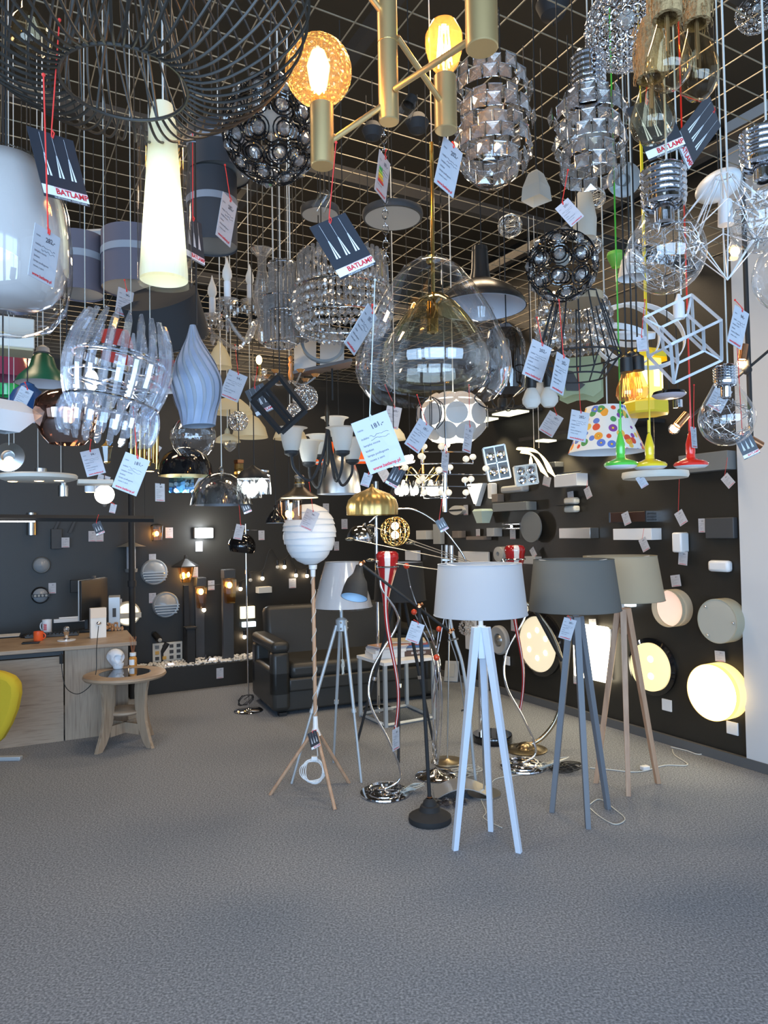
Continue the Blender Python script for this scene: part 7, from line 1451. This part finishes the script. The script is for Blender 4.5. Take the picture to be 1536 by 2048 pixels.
h = Pend('mirror_cube_lantern', 'small copper and amber wall-style lantern hanging left of the lit jars', 3.2, 478, 968); h.L('glass', thin('amber_glass'), [(9, 968), (9, 925)], 4, smooth=False); h.L('frame', copper, [(10, 926), (10, 920), (0, 918)], 4, smooth=False); h.B('bulb', bulb_y, 478, 945, 2.5); h.cord(cordb, 920)
h = Pend('cube_glass_pendant', 'clear blue-tinted glass cube pendants below the glossy black dome', 3.1, 362, 985); 
for x in (352, 374): h.L('glass_cube', thin('blue_glass', tint=(.6, .8, .95), refl=(.6, .85, 1), k=.9, add=.2), [(14, 985), (14, 955)], 4, x=x, smooth=False); h.B('bulb', opal, x, 968, 4)
h.cord(cordb, 955)
# more high, dim shapes in the grid
for i, (x, y, r_, D_, lb) in enumerate(((835, 250, 24, 3.0, 'round black junction cover hanging high behind the glass rod'), (1105, 15, 34, 2.6, 'round black canopy high above the crystal lamps'), (745, 265, 22, 2.9, 'small black canopy high behind the gold column'))):
    h = Pend('black_canopy', lb, D_, x, y, cat='ceiling canopy'); h.L('cup', matt, [(0, y + r_ * .8), (r_ * .7, y + r_ * .5), (r_, y - r_ * .2), (r_ * .6, y - r_ * .8), (0, y - r_)], 28); h.cord(cordb, y - r_)
# glimpsed things between the nearer lamps
h = Pend('clear_bulb_pendant', 'clear round bulb pendant dimly seen behind the wire basket', 1.9, 60, 110); h.L('bulb', pale_amber, [(0, 110), (30, 100), (42, 75), (36, 48), (18, 25), (16, 10)], 28); h.cord(cordb, 10)
h = Pend('white_rail', 'long pale grey rail lamp crossing behind the cone pendant', 2.7, 270, 463, cat='rail light'); ob('rail', G().tube([h.pt(120, 468), h.pt(408, 452, .25)], .012, 4), M('pale_rail', (.4, .4, .4), .5), h.t, False); h.cord(cordb, 463)
h = Pend('glass_cup_spot', 'small clear cup spotlight between the gold arms', 2.4, 818, 210); ob('cup', G().lathe([(.028, -.05), (.025, 0), (.02, .02), (0, .025)], 24, Matrix.Rotation(rad(25), 4, 'Y')), thin('clear_glass'), h.t); ob('socket', G().lathe([(.022, .0), (.02, .03), (0, .035)], 20, Matrix.Rotation(rad(25), 4, 'Y')), black, h.t); h.cord(cordb, 190)
h = Pend('glass_cup_spot', 'small clear cup spotlight above the left dark brand card', 2.6, 650, 395); ob('cup', G().lathe([(.028, -.05), (.025, 0), (.02, .02), (0, .025)], 24, Matrix.Rotation(rad(30), 4, 'Y')), thin('clear_glass'), h.t); h.cord(cordb, 385)
# chain beside the energy label
h = Pend('lamp_chain', 'steel chain hanging beside the energy label card', 2.3, 772, 520, cat='chain'); zz = 0.0; k = 0
while zz < ZG - h.o.z and k < 90:
    T = Matrix.Translation((0, 0, zz)) @ Matrix.Rotation(PI / 2 * (k % 2), 4, 'Z') @ Matrix.Rotation(PI / 2, 4, 'X') @ Matrix.Diagonal((.6, 1, 1, 1)); ob('link', G().ring((0, 0, 0), .016, .002, 14, T, 5), chrome, h.t); zz += .025; k += 1
# ================================================================ PRICE CARDS ON STRINGS
TW, TH = 0.075, 0.108
def white_tag_meshes(price, seed):
    g = G().box((0, 0, 0), (TW, 0.0012, TH)); card = mesh_of('card', g, paper, False)
    g = G(); rows = [('cena:', .030), ('indeks:', .012), ('lampka nocna', -.002), ('kinkiet', -.013), ('lampa podlogowa', -.023), ('nowa z serii', -.033)]
    for s_, z in rows: text_into(g, s_, .0062, -TW * .5 + .004 + len(s_) * .0017, z + .004, -.0012)
    text_into(g, price, .0135, .010, .034, -.0012, .12, .0002); rnd = random.Random(seed)
    for j in range(2):
        pts = [(-.012 + k * .0035, -.0012, .016 - .007 * j + rnd.uniform(-.0022, .0022)) for k in range(12)]; g.tube(pts, .0004, 3)
    txt = mesh_of('printed_text', g, ink, False)
    g = G(); text_into(g, 'www.batlamp.pl', .0088, 0, -.046, -.0012, 0, .0003); web = mesh_of('web_address', g, redink, False)
    g = G(); g.add([(.004, -.001, .022), (.030, -.001, .014), (.0365, -.001, -.004), (.0365, -.001, -.020), (.016, -.001, -.012)], [(0, 1, 2, 3, 4)]); g.add([(.006, -.001, -.040), (.012, -.001, -.026), (.026, -.001, -.022), (.0365, -.001, -.030), (.0365, -.001, -.040)], [(0, 1, 2, 3, 4)])
    return card, txt, web, mesh_of('grey_print', g, paper2, False)
WT = [white_tag_meshes(p_, i) for i, p_ in enumerate(('202,-', '282,-', '181,-', '94,-'))]
g = G().box((0, 0, 0), (TW, 0.0012, TH)); DC = mesh_of('card', g, darkcard, False)
g = G(); g.add([(-TW / 2, -.001, -.050), (TW / 2, -.001, -.050), (TW / 2, -.001, -.035), (-TW / 2, -.001, -.035)], [(0, 1, 2, 3)]); DS = mesh_of('white_strip', g, whiteprint, False)
g = G()
for k in range(3):
    x = -.02 + .02 * k; g.add([(x - .0045, -.001, -.018), (x - .0012, -.001, -.018), (x - .0002, -.001, .018), (x - .0008, -.001, .018)], [(0, 1, 2, 3)]); g.add([(x + .0012, -.001, -.018), (x + .0045, -.001, -.018), (x + .0008, -.001, .018), (x + .0002, -.001, .018)], [(0, 1, 2, 3)]); g.tube([(x, -.001, .018), (x, -.001, .05)], .0002, 3)
text_into(g, 'HURTOWNIA OSWIETLENIA', .0042, .006, -.0525, -.0012); DL = mesh_of('lamp_drawing', g, whiteprint, False)
g = G(); text_into(g, 'BATLAMP', .0125, .010, -.0425, -.0016, 0, .0004); g.tube([(-.018, -.0014, -.0358), (.036, -.0014, -.0358)], .0003, 3); DR = mesh_of('brand_lettering', g, redink, False)
def scaled(me, k): return me
def card(kind, px, py, wpx, hpx, ang, sx, sy, label, D=None, strm=red_str, yaw=0.0, stx=0.0012, back=False):
    """kind w/d; centre and size in pixels fix the distance of a card of known size; (sx, sy) is where its string is tied"""
    if D is None: D = min(max(TH * F / hpx, 1.1), 4.3)
    k = hpx * D / F / TH; kw = wpx * D / F / TW; o_ = P(px, py, D); sqz = min(1.0, kw / k); yw = math.acos(max(min(sqz, 1.0), 0.25)) * (1 if yaw >= 0 else -1)
    t = thing('price_card', label, 'price card', o_, group='price cards on strings')
    T = Matrix.Rotation(-ang, 4, 'Y') @ Matrix.Rotation(yw, 4, 'Z') @ Matrix.Scale(k, 4)
    if kind == 'w':
        c_, tx, wb_, gp = WT[(int(px) + int(py)) % 4]; parts = [('card', c_), ('printed_text', tx), ('web_address', wb_), ('grey_print', gp)]
    else: parts = [('card', DC), ('white_strip', DS), ('lamp_drawing', DL), ('brand_lettering', DR)]
    for n_, me in parts:
        o = bpy.data.objects.new(n_, me); C.objects.link(o); o.parent = t; o.matrix_local = T
    hole = T @ Vector((0, -.001, TH * .44)); top = P(sx, sy, D) - o_
    g = G(); g.tube([hole, hole + Vector((0, 0, .012 * k)), top], stx, 5); g.tube([hole + Vector((.002, 0, -.002)), hole + Vector((.004 * k, 0, .006 * k)), hole + Vector((0, 0, .012 * k))], stx, 5); g.ball(top, stx * 2.6, 6, 5)
    ob('string', g, strm, t)
    return t, T
r = rad
card('w', 757, 885, 78, 110, r(20), 750, 560, 'white price card hanging on white twine from the clear glass bell', strm=cordc, D=1.35)
card('d', 686, 492, 82, 124, r(30), 672, 285, 'dark brand card with three slim lamps on red string from the gold chandelier', D=1.42)
card('w', 897, 335, 44, 96, r(-13), 905, 285, 'pinkish price card tied to the crystal tile cube', D=1.75)
card('d', 118, 335, 58, 145, r(14), 119, 40, 'dark brand card with glowing amber top hanging from the wire basket', D=1.2)
card('w', 89, 512, 16, 105, r(-8), 87, 150, 'narrow edge-on white card on a red string over the egg pendant', D=1.05)
card('d', 1312, 255, 112, 118, r(22), 1305, 60, 'dark brand card behind the lowest rope bulb', D=1.62)
card('d', 1395, 265, 62, 118, r(-38), 1362, 190, 'dark brand card angled to the right beside the rope bulbs', D=1.75)
card('w', 262, 948, 62, 76, r(-22), 266, 815, 'white price card on red string straight under the crystal blade drum', D=1.68)
card('w', 467, 772, 38, 56, r(-22), 470, 690, 'white price card hanging left of the three-lamp card, under the glass chandelier')
card('d', 520, 800, 52, 58, r(25), 515, 735, 'blue-tinted brand card below the glowing candle bulb')
card('w', 332, 690, 36, 50, r(-25), 325, 600, 'white price card in front of the black drum pendant')
card('w', 722, 660, 20, 92, r(-32), 745, 610, 'white card seen edge-on tied to the rim of the glass bell', D=1.6)
card('w', 1074, 722, 46, 74, r(-18), 1074, 635, 'white price card left of its twin under the small black ring ball')
card('w', 1120, 748, 36, 76, r(-12), 1118, 600, 'white price card in front of the black wire cage')
card('w', 1102, 848, 46, 46, r(-32), 1103, 800, 'white price card under the opal bulb trio')
card('w', 1157, 852, 40, 60, r(-10), 1156, 735, 'white price card hanging left of the flower shade')
card('w', 1262, 832, 42, 44, r(-30), 1262, 800, 'white price card in front of the flower shade')
card('w', 1476, 655, 44, 76, r(-14), 1470, 600, 'white price card at the right, below the diamond cage')
card('w', 1438, 797, 38, 50, r(-30), 1437, 740, 'white price card on the pear-shaped wire bulb')
card('w', 1388, 875, 20, 42, r(2), 1388, 770, 'small white card on the red disc bulb pendant', D=2.45)
card('w', 1284, 688, 52, 30, r(4), 1290, 600, 'white card with red stamp left of the white cube frame', D=2.3)
card('w', 785, 835, 34, 44, r(-12), 770, 770, 'small price card peeking above the large white card')
card('w', 838, 872, 34, 60, r(-32), 834, 790, 'price card in front of the left side of the disc shell')
card('d', 946, 840, 38, 44, r(28), 946, 805, 'dark brand card in front of the disc shell')
card('w', 936, 878, 20, 54, r(-8), 938, 770, 'narrow price card on the right of the disc shell')
card('w', 768, 948, 22, 28, r(30), 768, 920, 'small price card right of the ribbed gold dome top')
card('d', 790, 955, 26, 40, r(-28), 800, 920, 'dark brand card left of the glass cone chandelier', D=2.9)
card('w', 890, 925, 16, 42, r(-5), 890, 890, 'price card on the stem of the globe tree', D=3.0)
card('d', 884, 1050, 22, 26, r(28), 884, 1000, 'dark brand card below the globe tree stem', D=3.0)
card('w', 1139, 425, 66, 50, r(40), 1136, 340, 'white card hanging point down from the second crystal tile lamp', D=1.9)
card('w', 453, 440, 16, 88, r(-10), 450, 330, 'narrow white card under the large black ring ball', D=1.9)
card('d', 388, 480, 22, 90, r(4), 385, 265, 'dark narrow card on red string behind the glass cylinder', D=1.7)
t, T = card('w', 765, 353, 22, 82, r(-8), 772, 300, 'white energy label card with coloured bars by the chain', D=2.2)
for k, c_ in enumerate(((.05, .4, .1), (.3, .6, .1), (.8, .7, .05), (.85, .4, .03), (.7, .05, .03))): ob('energy_bar', G().box((-.018 + .002 * k, -.0016, .012 - .008 * k), (.018 + .004 * k, .001, .006), T), M('energy_bar_%d' % k, c_, .6), t, False)
card('d', 1494, 890, 44, 50, r(24), 1470, 620, 'dark brand card at the right before the white wall', D=2.2)
card('w', 204, 968, 34, 36, r(-18), 205, 930, 'shadowed price card on the white square plate lamp')
card('w', 186, 925, 34, 52, r(16), 182, 880, 'price card on the smoked copper globe', D=2.3)
card('w', 307, 902, 26, 30, r(-35), 310, 870, 'small grey price card beside the gold tubes')
card('w', 46, 795, 32, 40, r(-28), 50, 765, 'price card on the blue enamel pendant', D=2.3)
card('w', 249, 606, 20, 54, r(-8), 249, 560, 'grey shadowed price card above the crystal blade drum', D=2.3)
card('w', 404, 967, 26, 32, r(-30), 402, 950, 'small price card on the smoky glass dome')
card('d', 492, 1015, 20, 24, r(22), 490, 992, 'blue brand card hanging under the lit glass jars', D=3.4)
card('w', 478, 1064, 14, 30, r(-14), 478, 1010, 'white card tied to the black mushroom lamp')
card('w', 619, 1040, 32, 40, r(-24), 618, 965, 'white price card on the layered balloon lamp', D=3.75)
card('w', 830, 1265, 30, 40, r(-20), 828, 1240, 'white price card with handwriting on the black reading lamp', D=3.5)
card('w', 1135, 1258, 28, 42, r(-18), 1136, 1232, 'white price card hanging under the dark grey lamp shade', D=3.5)
card('d', 628, 1480, 16, 34, r(14), 632, 1460, 'dark brand card between the beech legs of the balloon lamp', D=4.05)
card('w', 792, 1478, 14, 42, r(0), 790, 1452, 'beige card dangling from the red glass lamp tail', D=3.9, strm=cordc)
card('w', 320, 985, 12, 36, r(0), 320, 950, 'narrow white label hanging under the black dome', D=3.0, strm=cordb)
card('w', 733, 960, 30, 26, r(-20), 740, 940, 'price card lying on top of the ribbed gold dome', D=2.95)
card('d', 1000, 778, 42, 20, r(-30), 1010, 740, 'dark brand card behind the rim of the glass bell', D=2.0)
card('d', 197, 1057, 22, 26, r(22), 197, 1030, 'dark brand card hanging from the black track bar', D=4.3)
card('w', 1284, 963, 30, 24, r(30), 1290, 950, 'price card under the thin white disc pendant', D=3.5)
card('w', 226, 1017, 20, 18, r(-14), 222, 1005, 'small price card below the opal globe', D=3.5)
# cards on the walls
def wcard(wl, x0, y0, x1, y1, label, ang=0.0, off=0.02, string=None):
    c = WP(wl, (x0 + x1) / 2, (y0 + y1) / 2, off); hh = WP(wl, (x0 + x1) / 2, y0, off).z - WP(wl, (x0 + x1) / 2, y1, off).z; ww = (WP(wl, x1, (y0 + y1) / 2, off) - WP(wl, x0, (y0 + y1) / 2, off)).length
    if abs(ang) > .3: m_ = (abs(math.cos(ang)) + abs(math.sin(ang)) * .72); hh /= m_; ww = hh * .72
    t = thing('price_card', label, 'price card', c, WALLS[wl][1], 'price cards on the walls'); T = Matrix.Rotation(-ang, 4, 'Y') @ Matrix.Diagonal((ww / TW, 1, hh / TH, 1))
    c_, tx, wb_, gp = WT[int(x0) % 4]
    for n_, me in (('card', c_), ('printed_text', tx), ('web_address', wb_)): o = bpy.data.objects.new(n_, me); C.objects.link(o); o.parent = t; o.matrix_local = T
    if string: s_ = WP(wl, string[0], string[1], off) - c; q = Matrix.Rotation(-WALLS[wl][1], 3, 'Z') @ s_; ob('string', G().tube([T @ Vector((0, 0, TH * .44)), q], .0015, 4), red_str, t)
for a_ in (('R', 1442, 945, 1470, 978, 'tilted price card hanging at the right end of the dark flat box lamp', .7, .1, (1455, 915)), ('R', 1344, 1018, 1380, 1053, 'price card on a long red string over the white half-column lamp', .5, .15, (1359, 940)), ('R', 1242, 1022, 1263, 1052, 'price card on the dark brown box wall lamp', .35, .14, None), ('R', 1276, 1073, 1301, 1105, 'price card hanging in front of the long white box lamp', .45, .14, (1288, 1057)), ('R', 1357, 1103, 1375, 1130, 'price card under the white half-column lamp', -.1, .05, None), ('R', 1397, 1037, 1410, 1065, 'price card stuck left of the charcoal box lamp', 0, .02, None), ('R', 1342, 1150, 1361, 1173, 'price card above the open pink-lit drum', .15, .02, None), ('R', 1430, 1302, 1450, 1323, 'price card between the two right-hand drum lamps', .05, .02, None), ('R', 1178, 1238, 1192, 1252, 'price card above the square lit lamp', .1, .02, None), ('R', 1147, 1350, 1156, 1368, 'price card below the square lit lamp', 0, .02, None), ('R', 1022, 1240, 1031, 1262, 'price card left of the round lamp with glowing spots', 0, .02, None), ('R', 1167, 972, 1185, 999, 'price card hanging from the white box lamp with chrome rail', .4, .13, (1175, 960)), ('R', 1135, 983, 1147, 996, 'price card above the cream fin lamp', .1, .02, None), ('R', 1055, 1093, 1078, 1117, 'tilted price card right of the red glass lamp head', .6, .05, None), ('R', 1020, 1058, 1031, 1078, 'price card below the short chrome mirror lamp', 0, .02, None), ('R', 927, 1010, 936, 1030, 'price card right of the lens lamp', 0, .02, None), ('R', 952, 1058, 960, 1072, 'price card right of the brown strip lamp', 0, .02, None), ('R', 1086, 953, 1101, 972, 'price card under the golden leaf lamp', -.3, .1, None),
    ('B', 177, 1062, 192, 1083, 'left one of two price cards side by side below the track bar', 0, .01, None), ('B', 191, 1062, 207, 1083, 'right one of two price cards side by side below the track bar', 0, .01, None), ('B', 123, 1075, 139, 1095, 'sunlit card under the dark slanted wall lamp', 0, .1, None), ('B', 331, 1055, 346, 1076, 'price card right of the amber wall lantern', 0, .01, None), ('B', 391, 1083, 405, 1103, 'price card under the blazing floodlight', 0, .01, None), ('B', 97, 1166, 112, 1187, 'price card right of the dark banded bulkhead lamp', 0, .01, None), ('B', 230, 1198, 244, 1217, 'price card above the lit cream bulkhead lamp', 0, .01, None), ('B', 298, 1108, 312, 1120, 'price card above the upper louvred bulkhead lamp', 0, .01, None), ('B', 298, 1186, 312, 1206, 'price card above left of the lower louvred bulkhead lamp', 0, .01, None), ('B', 383, 1134, 396, 1154, 'price card right of the post lantern', 0, .01, None), ('B', 416, 1161, 429, 1180, 'price card between the two amber post lamps', 0, .01, None), ('B', 517, 1061, 529, 1080, 'price card right of the black mushroom lamp', 0, .01, None), ('B', 578, 1157, 592, 1176, 'price card under the string of bulbs', 0, .01, None), ('B', 646, 1007, 658, 1026, 'price card right of the layered balloon lamp, upper', 0, .01, None), ('B', 668, 1083, 678, 1101, 'price card right of the layered balloon lamp, lower', 0, .01, None), ('B', 683, 1038, 695, 1058, 'price card left of the mirrored arc lamp dome', 0, .01, None)):
    wcard(a_[0], a_[1], a_[2], a_[3], a_[4], a_[5], a_[6], a_[7], a_[8])
# card on the ledge front
p = FP(431, 1345, 0.12); o = thing('price_card', 'white price card taped to the front of the black ledge', 'price card', (p.x - .0, p.y - .0, .14), WALLS['B'][1], 'price cards on the walls')
pc = e0 + lx * ((p - e0).dot(lx)) - ln * 0.004; o.location = (pc.x, pc.y, .14)
for n_, me in (('card', WT[0][0]), ('printed_text', WT[0][1]), ('web_address', WT[0][2])): q = bpy.data.objects.new(n_, me); C.objects.link(q); q.parent = o
